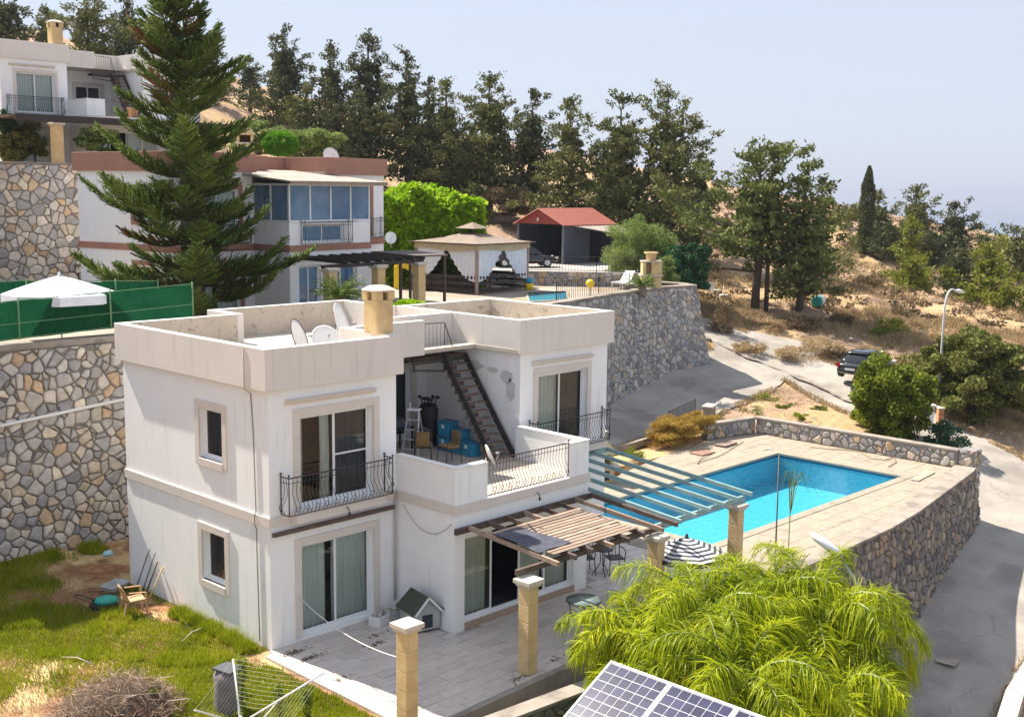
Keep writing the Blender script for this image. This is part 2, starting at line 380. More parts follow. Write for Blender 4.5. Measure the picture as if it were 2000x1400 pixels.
def terrain_mat():
    mt, nt, b = _nodes('dry_hillside'); L = nt.links; N = nt.nodes.new
    b.inputs['Roughness'].default_value = .95; b.inputs['Specular IOR Level'].default_value = .1
    g = N('ShaderNodeNewGeometry')
    def nz(s, d=6): n = N('ShaderNodeTexNoise'); n.inputs['Scale'].default_value = s; n.inputs['Detail'].default_value = d; n.inputs['Roughness'].default_value = .65; L.new(g.outputs['Position'], n.inputs['Vector']); return n.outputs['Fac']
    def mr(f, a, c): r = N('ShaderNodeMapRange'); r.inputs[1].default_value = a; r.inputs[2].default_value = c; L.new(f, r.inputs[0]); return r.outputs[0]
    def mix(f, A, B):
        x = N('ShaderNodeMix'); x.data_type = 'RGBA'; L.new(f, x.inputs['Factor'])
        for k, v in (('A', A), ('B', B)):
            if isinstance(v, tuple): x.inputs[k].default_value = rgb(v)
            else: L.new(v, x.inputs[k])
        return x.outputs['Result']
    earth = mix(mr(nz(3), .35, .65), (.25, .165, .115), (.38, .27, .19))
    straw = mix(mr(nz(5), .35, .65), (.36, .25, .135), (.48, .35, .20))
    c = mix(mr(nz(.16, 5), .46, .56), earth, straw)
    c = mix(mr(nz(.45, 6), .60, .68), c, (.15, .11, .085))
    c = mix(mr(nz(1.3, 4), .66, .72), c, (.50, .44, .38))
    L.new(c, b.inputs['Base Color'])
    bp = N('ShaderNodeBump'); bp.inputs['Strength'].default_value = .8; bp.inputs['Distance'].default_value = .12
    L.new(nz(2.5, 8), bp.inputs['Height']); L.new(bp.outputs[0], b.inputs['Normal'])
    return mt
M['terrain'] = terrain_mat()
ter = link('hillside_ground', fast_mesh('hillside_ground', np.stack([xf, yf, zf], 1), F_, M['terrain'], True)); tag(ter, kind='structure')

def concrete_mat(name, a, b2, crack=True):
    mt = mat(name, a, b2, .8, .9, .35, 9, c3=tuple(.82*v for v in a), s3=.35, t3=.55, spec=.2)
    if crack:
        nt = mt.node_tree; L = nt.links; N = nt.nodes.new; b = nt.nodes['Principled BSDF']
        g = N('ShaderNodeNewGeometry'); nz = N('ShaderNodeTexNoise'); nz.inputs['Scale'].default_value = 1.2; L.new(g.outputs['Position'], nz.inputs['Vector'])
        mv = N('ShaderNodeVectorMath'); mv.operation = 'MULTIPLY_ADD'; L.new(nz.outputs['Color'], mv.inputs[0]); mv.inputs[1].default_value = (1.1, 1.1, 1.1); L.new(g.outputs['Position'], mv.inputs[2])
        v = N('ShaderNodeTexVoronoi'); v.feature = 'DISTANCE_TO_EDGE'; v.inputs['Scale'].default_value = .38; L.new(mv.outputs[0], v.inputs['Vector'])
        mr = N('ShaderNodeMapRange'); mr.inputs[1].default_value = .002; mr.inputs[2].default_value = .012; mr.inputs[3].default_value = .82; mr.inputs[4].default_value = 1; L.new(v.outputs['Distance'], mr.inputs[0])
        old = b.inputs['Base Color'].links[0].from_socket
        h = N('ShaderNodeHueSaturation'); L.new(old, h.inputs['Color']); L.new(mr.outputs[0], h.inputs['Value']); L.new(h.outputs[0], b.inputs['Base Color'])
    return mt
M['road'] = concrete_mat('old_concrete_road', (.315, .288, .257), (.395, .363, .328))
def ribbon(name, pts, hw, dz, m_, step=.6, across=10):
    P = np.array(pts); s = np.concatenate([[0], np.cumsum(np.hypot(*np.diff(P, axis=0).T))])
    # Catmull smoothing by resampling and averaging
    t = np.arange(0, s[-1], step); cx = np.interp(t, s, P[:, 0]); cy = np.interp(t, s, P[:, 1]); hh = np.interp(t, s, hw)
    for _ in range(14):
        cx[1:-1] = (cx[:-2]+2*cx[1:-1]+cx[2:])/4; cy[1:-1] = (cy[:-2]+2*cy[1:-1]+cy[2:])/4
    tx = np.gradient(cx); ty = np.gradient(cy); l = np.hypot(tx, ty); nxn = -ty/l; nyn = tx/l
    k = np.linspace(-1, 1, across)
    wob = .12*np.sin(t*1.7)+.08*np.sin(t*3.9+1)
    VX = cx[:, None]+nxn[:, None]*(hh+wob)[:, None]*k[None]; VY = cy[:, None]+nyn[:, None]*(hh+wob)[:, None]*k[None]
    VZ = field(VX.ravel(), VY.ravel())+dz
    n, a = VX.shape; ii = np.arange(n*a).reshape(n, a)
    F = np.stack([ii[:-1, :-1].ravel(), ii[1:, :-1].ravel(), ii[1:, 1:].ravel(), ii[:-1, 1:].ravel()], 1)
    V = np.stack([VX.ravel(), VY.ravel(), VZ], 1)
    o = link(name, fast_mesh(name, V, F[:, ::-1], m_, True)); tag(o, kind='structure'); return o
ribbon('road', ROAD_MAIN, ROAD_HW, .05, M['road'])
ribbon('road_kerb', [(37.3,4.6),(38.2,8),(38.6,11),(38.9,14.2),(39.4,18)], [.11]*5, .15, M['coping'], .4, 2)
ribbon('driveway', DRIVE, DRIVE_HW, .056, M['road'])

# sea far below, out to the horizon
msea = mat('sea', (.05, .11, .19), (.06, .125, .21), .002, .25)
MB().quad((-3000,-3000,-120),(42000,-3000,-120),(42000,42000,-120),(-3000,42000,-120)).build('sea', msea)['kind'] = 'structure'

# ---------------------------------------------------------------- stone walls
def clip(poly, a, b, c):        # keep a*x+b*y<=c
    out = []; n = len(poly)
    for i in range(n):
        p = poly[i]; q = poly[(i+1) % n]; fp = a*p[0]+b*p[1]-c; fq = a*q[0]+b*q[1]-c
        if fp <= 0: out.append(p)
        if (fp < 0) != (fq < 0):
            t = fp/(fp-fq); out.append((p[0]+t*(q[0]-p[0]), p[1]+t*(q[1]-p[1])))
    return out
def voronoi(U, V, cell, rs, joint, jit=.46, asp=1.25, bounds=None):
    nu = int(U/(cell*asp))+2; nv = int(V/cell)+2; pts = {}
    for i in range(-1, nu+1):
        for j in range(-1, nv+1):
            x = (i+.5+(.5 if j % 2 else 0)+rs.uniform(-jit, jit))*cell*asp; y = (j+.5+rs.uniform(-jit, jit))*cell
            pts[i, j] = [(x, y, rs.uniform(-.1, .34)*cell)]
            if rs.random() < .42: pts[i, j].append((x+rs.choice((-1, 1))*rs.uniform(.38, .62)*cell*asp, y+rs.choice((-1, 1))*rs.uniform(.34, .55)*cell, rs.uniform(-.40, -.12)*cell))
    out = []
    for (i, j), lst in pts.items():
      for p in lst:
        if not (-.2*cell < p[0] < U+.2*cell and -.2*cell < p[1] < V+.2*cell): continue
        s = cell*2.2; poly = [(p[0]-s, p[1]-s), (p[0]+s, p[1]-s), (p[0]+s, p[1]+s), (p[0]-s, p[1]+s)]
        for di in range(-2, 3):
            for dj in range(-2, 3):
                for q in pts.get((i+di, j+dj), ()):
                    if q is p: continue
                    dx, dy = q[0]-p[0], q[1]-p[1]; l = math.hypot(dx, dy)
                    if l < 1e-4: continue
                    a, b = dx/l, dy/l; off_ = max(-.40*l, min(.40*l, (p[2]-q[2])*.5)); cc = a*(p[0]+q[0])/2+b*(p[1]+q[1])/2-joint/2+off_
                    poly = clip(poly, a, b, cc)
                    if len(poly) < 3: break
                if len(poly) < 3: break
            if len(poly) < 3: break
        if len(poly) < 3: continue
        for c in ((-1, 0, -joint/2), (1, 0, U-joint/2), (0, -1, -joint/2), (0, 1, V-joint/2)):
            poly = clip(poly, *c)
            if len(poly) < 3: break
        if len(poly) < 3: continue
        # corners worn round
        q = []; n = len(poly)
        for k in range(n):
            a, b = poly[k], poly[(k+1) % n]
            if math.hypot(a[0]-b[0], a[1]-b[1]) < cell*.16: q.append(((a[0]+b[0])/2, (a[1]+b[1])/2)); continue
            t = .15; w1, w2 = rs.uniform(-.05, .02)*cell, rs.uniform(-.05, .02)*cell; ex, ey = (b[1]-a[1]), -(b[0]-a[0]); el = math.hypot(ex, ey)+1e-9; ex /= el; ey /= el; q += [(a[0]+t*(b[0]-a[0])+ex*w1, a[1]+t*(b[1]-a[1])+ey*w1), (b[0]-t*(b[0]-a[0])+ex*w2, b[1]-t*(b[1]-a[1])+ey*w2)]
        area = abs(sum(q[k][0]*q[(k+1) % len(q)][1]-q[(k+1) % len(q)][0]*q[k][1] for k in range(len(q))))/2
        if area < .03*cell*cell or len(q) < 4: continue
        out.append((q, area))
    return out
def stone_face(parent, S, U, V, cell, mats, seed, joint=.03, depth=.06, limit=300, asp=1.25, jit=.47, name='stone'):
    """S(u,v,d): a point on the wall face, d metres proud of it"""
    rs = random.Random(seed); cells = voronoi(U, V, cell, rs, joint, jit, asp)
    rec = []
    for q, area in cells:
        cx = sum(p[0] for p in q)/len(q); cy = sum(p[1] for p in q)/len(q)
        x, y, z = proj(S(cx, cy, 0)); vis = -30 < x < 2030 and -30 < y < 1430 and z > 0
        rec.append((area/z/z if vis else 0, q, cx, cy))
    rec.sort(key=lambda t: -t[0]); extra = MB()
    for k, (sz, q, cx, cy) in enumerate(rec):
        d = depth*rs.uniform(.6, 1.25); n = len(q); tu = rs.uniform(-.25, .25); tv = rs.uniform(-.25, .25)
        def pt(p, s, dd): 
            u = cx+(p[0]-cx)*s; v = cy+(p[1]-cy)*s
            return S(u, v, dd+(tu*(u-cx)+tv*(v-cy))*(.35 if dd > 0 else 0))
        vs = [pt(p, 1, -.03) for p in q]+[pt(p, .97, d*.55) for p in q]+[pt(p, .74+rs.uniform(-.05, .05), d) for p in q]+[pt((cx, cy), 1, d*1.06)]
        fs = [(a, (a+1) % n, n+(a+1) % n, n+a) for a in range(n)]+[(n+a, n+(a+1) % n, 2*n+(a+1) % n, 2*n+a) for a in range(n)]+[(2*n+a, 2*n+(a+1) % n, 3*n) for a in range(n)]
        mi = rs.randrange(len(mats))
        if k < limit and sz > 0:
            mb = MB(); mb.add(vs, fs, 0, False); mb.build(name, mats[mi], parent)
        elif sz > 0 or k % 1 == 0: extra.add(vs, fs, mi)
    if extra.v: tag(extra.build('stone_infill', mats, parent), kind='stuff')
def planar(a, b, c, d):
    """bilinear face: a bottom start, b bottom end, c top end, d top start"""
    a, b, c, d = map(Vector, (a, b, c, d)); U = ((b-a).length+(c-d).length)/2; V = ((d-a).length+(c-b).length)/2
    nrm = (b-a).cross(d-a).normalized()
    def S(u, v, dd):
        s, t = u/U, v/V
        return (a*(1-s)+b*s)*(1-t)+(d*(1-s)+c*s)*t+nrm*dd
    return S, U, V

# left retaining wall behind the garden (front face y=10.2)
lw = empty('stone_retaining_wall', (0, 10.2, 0), label='tall pale stone retaining wall left of the white villa, under the green fence', cat='wall')
YL = 10.22
b_ = MB(); b_.box(-20, 12.3, YL, YL+.5, -.6, 5.82); o = b_.build('wall_body', M['mortar'], lw); o.location = (0, -10.2, 0)
b_ = MB(); b_.box(-20, 12.3, YL-.06, YL+.45, 5.822, 5.99); o = b_.build('coping', M['coping'], lw); o.location = (0, -10.2, 0)
S, U, V = planar((-2.2, YL, -.3), (4.3, YL, -.3), (4.3, YL, 5.8), (-2.2, YL, 5.8))
_S0 = S
def S(u, v, d): p = _S0(u, v, d); return p-Vector((0, 10.2, 0))
_pr = proj
def proj(p): return _pr(np.asarray(p)+_off)
_off = np.array([0, 10.2, 0]); stone_face(lw, S, U, V, .30, ST_WARM, 3, .022, .075, 300)
_off = np.zeros(3)
S, U, V = planar((4.3, YL, -.3), (12.3, YL, -.3), (12.3, YL, 5.8), (4.3, YL, 5.8))
_S1 = S
stone_face(lw, lambda u, v, d: _S1(u, v, d)-Vector((0, 10.2, 0)), U, V, .5, ST_WARM, 4, .03, .07, 0)

# retaining wall of the second villa's pool terrace
uw = empty('stone_retaining_wall', (0, 0, 0), label='curving grey stone retaining wall below the neighbour pool terrace, beside the driveway', cat='wall')
TOPU = [(12.3,10.7,5.4),(18,11.3,5.4),(24.4,12.6,5.38),(28.0,13.55,5.38),(33.6,14.5,5.38),(35.75,14.1,5.4),(36.3,15.2,5.4),(35.7,21.5,5.4)]
BOTU = [(12.3,10.3,-.4),(18,10.7,-.3),(24.2,11.9,-.2),(27.7,12.85,-.1),(33.4,13.7,.35),(36.3,13.35,1.0),(37.2,15.1,1.6),(36.6,21.5,2.6)]
mb = MB(); mc = MB()
for i in range(len(TOPU)-1):
    S, U, V = planar(BOTU[i], BOTU[i+1], TOPU[i+1], TOPU[i])
    lim = [0, 20, 130, 200, 90, 25, 20][i]
    stone_face(uw, S, U, V, .29, ST_GREY, 20+i, .02, .045, lim, asp=1.1)
    a, b, c, d = S(0, 0, 0), S(U, 0, 0), S(U, V, 0), S(0, V, 0); n = (S(0, 0, 1)-S(0, 0, 0))*-.5
    mb.add([a, b, c, d, a+n, b+n, c+n, d+n], [(0,1,2,3),(7,6,5,4),(0,4,5,1),(3,2,6,7),(0,3,7,4),(1,5,6,2)])
    n2 = Vector((n.x, n.y, 0)).normalized()
    p, q = Vector(d)-n2*.07, Vector(c)-n2*.07; r_, s_ = c+n2*.42, d+n2*.42
    mc.add([(v.x, v.y, 5.38+zz) for zz in (.003*i, .10+.003*i) for v in (p, q, r_, s_)], [(3,2,1,0),(4,5,6,7),(0,1,5,4),(1,2,6,5),(2,3,7,6),(3,0,4,7)])
mb.build('wall_body', M['mortar_pale'], uw); mc.build('coping', M['coping'], uw)

# upper left stone wall in front of the third villa
tw = empty('stone_retaining_wall', (0, 0, 0), label='high stone retaining wall at the left edge below the topmost villa', cat='wall')
YT = 28.6
ZT = float(PY(75, 317, YT)[2]); XT = float(PY(152, 318, YT)[0])+.6
mb = MB(); mb.box(-12, XT, YT, YT+.6, 4.3, ZT-.08); mb.build('wall_body', M['mortar'], tw)
mb = MB(); mb.box(-12, XT, YT-.04, YT+.6, ZT-.078, ZT); mb.build('coping', M['coping'], tw)
S, U, V = planar((XT-6.3, YT, 4.6), (XT, YT, 4.6), (XT, YT, ZT-.08), (XT-6.3, YT, ZT-.08))
stone_face(tw, S, U, V, .36, ST_WARM, 31, .025, .06, 300)

# pool deck walls
dw = empty('stone_parapet', (0, 0, 0), label='low stone parapet along the far side of the pool deck', cat='wall')
XD = 28.72
mb = MB(); mb.box(XD, XD+.34, -3.1, 5.75, -.3, .62); mb.build('wall_body', M['mortar_pale'], dw)
mb = MB(); mb.box(XD-.05, XD+.39, -3.1, 5.8, .622, .70); mb.build('coping', M['coping'], dw)
S, U, V = planar((XD, 5.75, 0), (XD, -3.05, 0), (XD, -3.05, .62), (XD, 5.75, .62))
stone_face(dw, S, U, V, .30, ST_DECK, 41, .03, .05, 300, asp=1.2)
S, U, V = planar((25.9, 6.35, 0), (28.7, 5.8, 0), (28.7, 5.8, .6), (25.9, 6.35, .6))
stone_face(dw, S, U, V, .30, ST_DECK, 42, .03, .05, 60)
mb = MB(); n_ = Vector((.19, .98, 0))*.3
a, b = Vector((25.9, 6.36, -.3)), Vector((28.7, 5.81, -.3)); H = Vector((0, 0, .9))
mb.add([a, b, b+H, a+H, a+n_, b+n_, b+n_+H, a+n_+H], [(0,1,2,3),(7,6,5,4),(0,4,5,1),(3,2,6,7),(0,3,7,4),(1,5,6,2)]); mb.build('wall_body', M['mortar_pale'], dw)
H2 = Vector((0, 0, .08)); a2 = a+H-Vector((.0, .05, -.004)); b2 = b+H-Vector((0, .05, -.004)); n3 = n_*1.3
mb = MB(); mb.add([a2, b2, b2+H2, a2+H2, a2+n3, b2+n3, b2+n3+H2, a2+n3+H2], [(0,1,2,3),(7,6,5,4),(0,4,5,1),(3,2,6,7),(0,3,7,4),(1,5,6,2)]); mb.build('coping', M['coping'], dw)

ow_ = empty('stone_retaining_wall', (0, 0, 0), label='curved stone retaining wall holding the pool deck above the road', cat='wall')
OT = [(29.12,.2,-.15),(29.3,-2.9,.68),(29.25,-3.62,.68)]
edge = [(29.2,5.8),(29.2,-2.6)]+OUT_TOP[0:1]+OUT_TOP[1:]
mb = MB(); mc = MB()
for i in range(len(edge)-1):
    a, b = edge[i], edge[i+1]; fa = float(field(*a)[0])-.5; fb = float(field(*b)[0])-.5
    dx, dy = b[0]-a[0], b[1]-a[1]; l = math.hypot(dx, dy); nx_, ny_ = -dy/l, dx/l      # towards the deck is the other way
    nx_, ny_ = -nx_, -ny_
    # outward side: away from the deck centre
    if (a[0]-22)*nx_+(a[1]-1)*ny_ < 0: nx_, ny_ = -nx_, -ny_
    bt = .10
    A = (b[0]+nx_*bt*3, b[1]+ny_*bt*3, fb); B = (a[0]+nx_*bt*3, a[1]+ny_*bt*3, fa)
    zt = .62 if i == 0 else .06
    if i >= 1: A = (b[0], b[1]-.3, fb); B = (a[0]+(.3 if i == 1 else 0), a[1]-(.3 if i > 1 else 0), fa)
    S, U, V = planar(B, A, (b[0], b[1], zt), (a[0], a[1], zt))
    if (S(0, 0, 1)-S(0, 0, 0)).dot(Vector((nx_, ny_, 0))) < 0: S, U, V = planar(A, B, (a[0], a[1], zt), (b[0], b[1], zt))
    stone_face(ow_, S, U, V, .30, ST_DARK, 60+i, .035, .06, [0, 25, 55, 80, 80, 50, 10, 0][i], asp=.9)
    n = (S(0, 0, 1)-S(0, 0, 0))*-.4
    q = [S(0, 0, 0), S(U, 0, 0), S(U, V, 0), S(0, V, 0)]
    mb.add(q+[p+n for p in q], [(0,1,2,3),(7,6,5,4),(0,4,5,1),(3,2,6,7),(0,3,7,4),(1,5,6,2)])
mb.build('wall_body', M['mortar'], ow_)
INN = [(28.72,-3.05),(27.3,-3.3),(25.4,-3.62),(22.5,-4.18),(19.8,-4.66),(16.5,-4.98),(12.6,-5.08)]
OUTC = [(29.32,-3.68),(27.95,-4.02),(24.55,-4.57),(21.32,-5.1),(18.9,-5.36),(16.3,-5.44),(12.6,-5.5)]
for i in range(len(INN)-1):
    vs = [(*INN[i], z) for z in (.06, .14)]+[(*INN[i+1], z) for z in (.06, .14)]+[(*OUTC[i+1], z) for z in (.06, .14)]+[(*OUTC[i], z) for z in (.06, .14)]
    mc.add(vs, [(0,2,4,6),(1,7,5,3),(0,1,3,2),(4,5,7,6)]+([(0,6,7,1)] if i == 0 else [])+([(2,3,5,4)] if i == len(INN)-2 else []))
mc.build('coping', M['coping'], ow_)
mb = MB(); mb.box(28.76, 29.4, -3.72, -3.12, -.3, .74); mb.build('corner_pillar', M['mortar_pale'], ow_)
for pl in (((28.76,-3.12,.1),(28.76,-3.72,.1),(28.76,-3.72,.74),(28.76,-3.12,.74)),((28.76,-3.72,-1.9),(29.4,-3.72,-1.9),(29.4,-3.72,.74),(28.76,-3.72,.74))):
    S, U, V = planar(*pl); stone_face(ow_, S, U, V, .28, ST_DECK, 77, .03, .04, 20)

# ---------------------------------------------------------------- level ground of the plots
def grass_ground():
    mt, nt, b = _nodes('garden_soil'); L = nt.links; N = nt.nodes.new
    b.inputs['Roughness'].default_value = .95; b.inputs['Specular IOR Level'].default_value = .1
    g = N('ShaderNodeNewGeometry')
    def nz(s, d=6): n = N('ShaderNodeTexNoise'); n.inputs['Scale'].default_value = s; n.inputs['Detail'].default_value = d; L.new(g.outputs['Position'], n.inputs['Vector']); return n.outputs['Fac']
    def ramp(f, a, c, A, B):
        r = N('ShaderNodeValToRGB'); r.color_ramp.elements[0].position = a; r.color_ramp.elements[1].position = c
        r.color_ramp.elements[0].color = rgb(A); r.color_ramp.elements[1].color = rgb(B); L.new(f, r.inputs[0]); return r.outputs[0]
    a = ramp(nz(4), .35, .65, (.20, .10, .05), (.34, .19, .10)); c = ramp(nz(7), .35, .65, (.40, .28, .14), (.52, .40, .22))
    mx = N('ShaderNodeMix'); mx.data_type = 'RGBA'; f = ramp(nz(.7), .45, .55, (0, 0, 0), (1, 1, 1)); L.new(f, mx.inputs['Factor']); L.new(a, mx.inputs['A']); L.new(c, mx.inputs['B'])
    L.new(mx.outputs['Result'], b.inputs['Base Color'])
    return mt
M['soil'] = grass_ground()
def garden_z(x, y):
    """gentle uneven lawn left of the villa"""
    x = np.asarray(x, float); y = np.asarray(y, float)
    t = np.clip((-x-.4)/3, 0, 1)
    return -.03+t*(.05*np.sin(x*1.3+y*.7)+.04*np.sin(y*2.1-x))+.12*np.clip((y-7)/3, 0, 1)+.10*np.clip((-x-3)/4, 0, 1)
ax = np.linspace(-26, -.02, 60); ay = np.linspace(-10.4, 10.2, 60); A, B = np.meshgrid(ax, ay)
i_ = np.arange(3600).reshape(60, 60)
F = np.stack([i_[:-1, :-1].ravel(), i_[:-1, 1:].ravel(), i_[1:, 1:].ravel(), i_[1:, :-1].ravel()], 1)
o = link('garden_ground', fast_mesh('garden_ground', np.stack([A.ravel(), B.ravel(), garden_z(A.ravel(), B.ravel())], 1), F, M['soil'], True)); o['kind'] = 'structure'
mb = MB(); mb.box(-.02, 12.3, 6.2, 10.2, -.5, -.03); mb.box(12.1, 28.7, 5.9, 7.2, -.5, -.035)
o = mb.build('back_garden_ground', M['soil']); o['kind'] = 'structure'
M['base'] = mat('screed', (.40, .36, .32), (.47, .43, .39), 2, .9)
M['plank_tile'] = None
# patio slab and its tiles
mb = MB(); mb.prism([(-.1,-5.3),(5.2,-5.1),(12.1,-4.7),(12.1,.4),(8.3,.4),(8.3,6),(0,6),(0,-.0),(-.1,0)], -.45, -.03)
pat = mb.build('patio', M['base']); pat['kind'] = 'structure'
def tile_mat(name, a, b2, rand, stretch, rough=.5):
    return mat(name, a, b2, 3, rough, .05, 12, rand=rand, stretch=stretch, c3=tuple(.86*v for v in a), s3=1.1, t3=.6)
M['tile'] = tile_mat('patio_tile', (.52, .455, .41), (.66, .585, .535), .09, (1.2, 14, 1), .45)
M['deck'] = tile_mat('travertine', (.29, .245, .19), (.35, .30, .238), .06, (2, 2, 2), .8)
def tile_mesh(lx, ly, h, m_, mname):
    mb = MB(); b = .006
    x, y = lx/2, ly/2
    mb.add([(-x,-y,-h),(x,-y,-h),(x,y,-h),(-x,y,-h),(-x,-y,-b),(x,-y,-b),(x,y,-b),(-x,y,-b),(-x+b,-y+b,0),(x-b,-y+b,0),(x-b,y-b,0),(-x+b,y-b,0)],
           [(0,1,5,4),(1,2,6,5),(2,3,7,6),(3,0,4,7),(4,5,9,8),(5,6,10,9),(6,7,11,10),(7,4,8,11),(8,9,10,11)])
    return mb.mesh(mname, m_)
def lay(parent, poly, lx, ly, z, m_, gap, limit=300, seed=1, stagger=.5, hole=None, pname='tile'):
    """tiles of lx by ly cover a polygon; tiles cut by the edge are trimmed"""
    full = tile_mesh(lx-gap, ly-gap, .03, m_, pname); rs = random.Random(seed)
    xs = [p[0] for p in poly]; ys = [p[1] for p in poly]; rec = []
    j = 0; y = min(ys)
    while y < max(ys):
        x = min(xs)-lx*((j*stagger) % 1)
        while x < max(xs):
            rec.append((x, y)); x += lx
        y += ly; j += 1
    out = []
    n = len(poly); area2 = sum(poly[k][0]*poly[(k+1) % n][1]-poly[(k+1) % n][0]*poly[k][1] for k in range(n)); sg = 1 if area2 > 0 else -1
    for (x, y) in rec:
        q = [(x+gap/2, y+gap/2), (x+lx-gap/2, y+gap/2), (x+lx-gap/2, y+ly-gap/2), (x+gap/2, y+ly-gap/2)]
        c = (x+lx/2, y+ly/2)
        ins = inside(poly, np.array([p[0] for p in q]), np.array([p[1] for p in q]))
        if not ins.any() and not inside(poly, np.array([c[0]]), np.array([c[1]]))[0]: continue
        whole = ins.all()
        if hole:
            hx0, hx1, hy0, hy1 = hole
            if x+lx > hx0 and x < hx1 and y+ly > hy0 and y < hy1:
                if x >= hx0-.02 and x+lx <= hx1+.02 and y >= hy0-.02 and y+ly <= hy1+.02: continue
                # trim on the dominant side
                cand = [(max(0, hx0-x)*ly, (x, hx0-gap, y, y+ly)), (max(0, x+lx-hx1)*ly, (hx1+gap, x+lx, y, y+ly)), (max(0, hy0-y)*lx, (x, x+lx, y, hy0-gap)), (max(0, y+ly-hy1)*lx, (x, x+lx, hy1+gap, y+ly))]
                cand.sort(); aa, (u0, u1, v0, v1) = cand[-1]
                if aa < .02: continue
                out.append(([(u0, v0), (u1-gap, v0), (u1-gap, v1-gap), (u0, v1-gap)], c, False)); continue
        if not whole:
            # clip the tile by the convex-ish outline: keep only if centre is in, trimmed by each near edge
            qq = q
            for k in range(n):
                a, b = poly[k], poly[(k+1) % n]; ex, ey = b[0]-a[0], b[1]-a[1]; l = math.hypot(ex, ey)
                if l < .01: continue
                nx_, ny_ = ey/l*sg, -ex/l*sg
                t = ((c[0]-a[0])*ex+(c[1]-a[1])*ey)/l/l
                dd = (c[0]-a[0])*nx_+(c[1]-a[1])*ny_
                if -.2 < t < 1.2 and abs(dd) < max(lx, ly):
                    qq = clip(qq, nx_, ny_, a[0]*nx_+a[1]*ny_-.004)
                    if len(qq) < 3: break
            if len(qq) < 3: continue
            ar = abs(sum(qq[k][0]*qq[(k+1) % len(qq)][1]-qq[(k+1) % len(qq)][0]*qq[k][1] for k in range(len(qq))))/2
            if ar < .008: continue
            out.append((qq, c, False))
        else: out.append((q, c, True))
    def key(t):
        x, y, zz = _pr(np.array([t[1][0], t[1][1], z])); return zz if (-20 < x < 2020 and -20 < y < 1420) else 999
    out.sort(key=key); ex = MB()
    for k, (q, c, whole) in enumerate(out):
        zz = z+rs.uniform(-.0025, .0025)
        if k < limit and key((0, c)) < 900:
            if whole: o = link(pname, full, parent); o.location = (c[0], c[1], zz)
            else: MB().prism([(p[0]-c[0], p[1]-c[1]) for p in q], -.03, 0).build(pname, m_, parent, loc=(c[0], c[1], zz))
        else: ex.prism(q, z-.03, zz)
    if ex.v: tag(ex.build(pname+'_infill', m_, parent), kind='stuff')
lay(pat, [(-.1,-5.25),(5.2,-5.05),(12.05,-4.65),(12.05,.35),(8.4,.35),(8.4,-2.0),(3.6,-2.0),(3.6,.0),(-.1,.0)], .60, .33, .0, M['tile'], .012, 300, 2)
mb = MB(); mb.prism([(-.42,-5.5),(-.1,-5.5),(-.08,-.25),(-.35,-.25)], -.4, .04); mb.build('kerb', M['cap'], pat, .01)
mb = MB(); mb.prism([(-.1,-5.42),(5.2,-5.22),(12.1,-4.82),(12.1,-4.7),(5.2,-5.1),(-.1,-5.3)], -4.0, -.004); mb.build('edging', M['coping'], pat)
# step of ground below the patio and its low planter wall
M['earth_dark'] = mat('damp_soil', (.07, .05, .035), (.12, .085, .06), 5, .95, .5, 20)
mb = MB(); mb.prism([(-3,-9.6),(5.6,-8.4),(6.4,-5.2),(5.2,-5.25),(-.1,-5.45),(-3,-5.6)], -4.2, -.75)
o = mb.build('planter_ground', M['earth_dark']); o['kind'] = 'structure'
pw = empty('planter_wall', (2.4,-6.0,-.75), label='low stone planter wall with concrete coping below the patio edge', cat='wall')
A_, B_ = Vector((.2,-5.98,0)), Vector((5.4,-6.42,0)); dd_ = (B_-A_).normalized(); nn_ = Vector((dd_.y, -dd_.x, 0))
off = -Vector((2.4,-6.0,-.75))
mb = MB(); q = [A_, B_, B_+nn_*.3, A_+nn_*.3]; mb.prism([(p.x-2.4, p.y+6.0) for p in q], -2, .85); mb.build('wall_body', M['mortar'], pw)
q = [A_-nn_*.05, B_-nn_*.05, B_+nn_*.37, A_+nn_*.37]
mb = MB(); mb.prism([(p.x-2.4, p.y+6.0) for p in q], .853, .93); mb.build('coping', M['coping'], pw, .01)
S, U, V = planar(A_+nn_*.3+Vector((0,0,-.75))+off, B_+nn_*.3+Vector((0,0,-.75))+off, B_+nn_*.3+Vector((0,0,.1))+off, A_+nn_*.3+Vector((0,0,.1))+off)
stone_face(pw, S, U, V, .28, ST_DARK, 91, .03, .05, 80)
# pool deck
DECK = [(12.1,-5.05),(16.5,-4.9),(19.8,-4.6),(22.5,-4.1),(25.4,-3.55),(28.7,-3.0),(28.7,5.75),(25.8,6.3),(22.4,5.87),(17.8,4.9),(12.6,4.4),(12.1,3.5)]
POOL = (13.85, 25.93, -2.25, 2.95)
mb = MB(); x0, x1, y0, y1 = POOL
for q in ([(12.1,-5.05),(16.5,-4.9),(19.8,-4.6),(22.5,-4.1),(25.4,-3.55),(28.7,-3.0),(28.7,y0),(12.1,y0)], [(12.1,y0),(x0,y0),(x0,y1),(12.1,y1)], [(x1,y0),(28.7,y0),(28.7,y1),(x1,y1)],
          [(12.1,y1),(28.7,y1),(28.7,5.75),(25.8,6.3),(22.4,5.87),(17.8,4.9),(12.6,4.4),(12.1,3.5)]): mb.prism(q, -.6, -.03)
pd = mb.build('pool_deck', M['base']); pd['kind'] = 'structure'
lay(pd, DECK, .92, .62, .0, M['deck'], .008, 300, 5, 0, hole=(x0-.34, x1+.34, y0-.34, y1+.34))
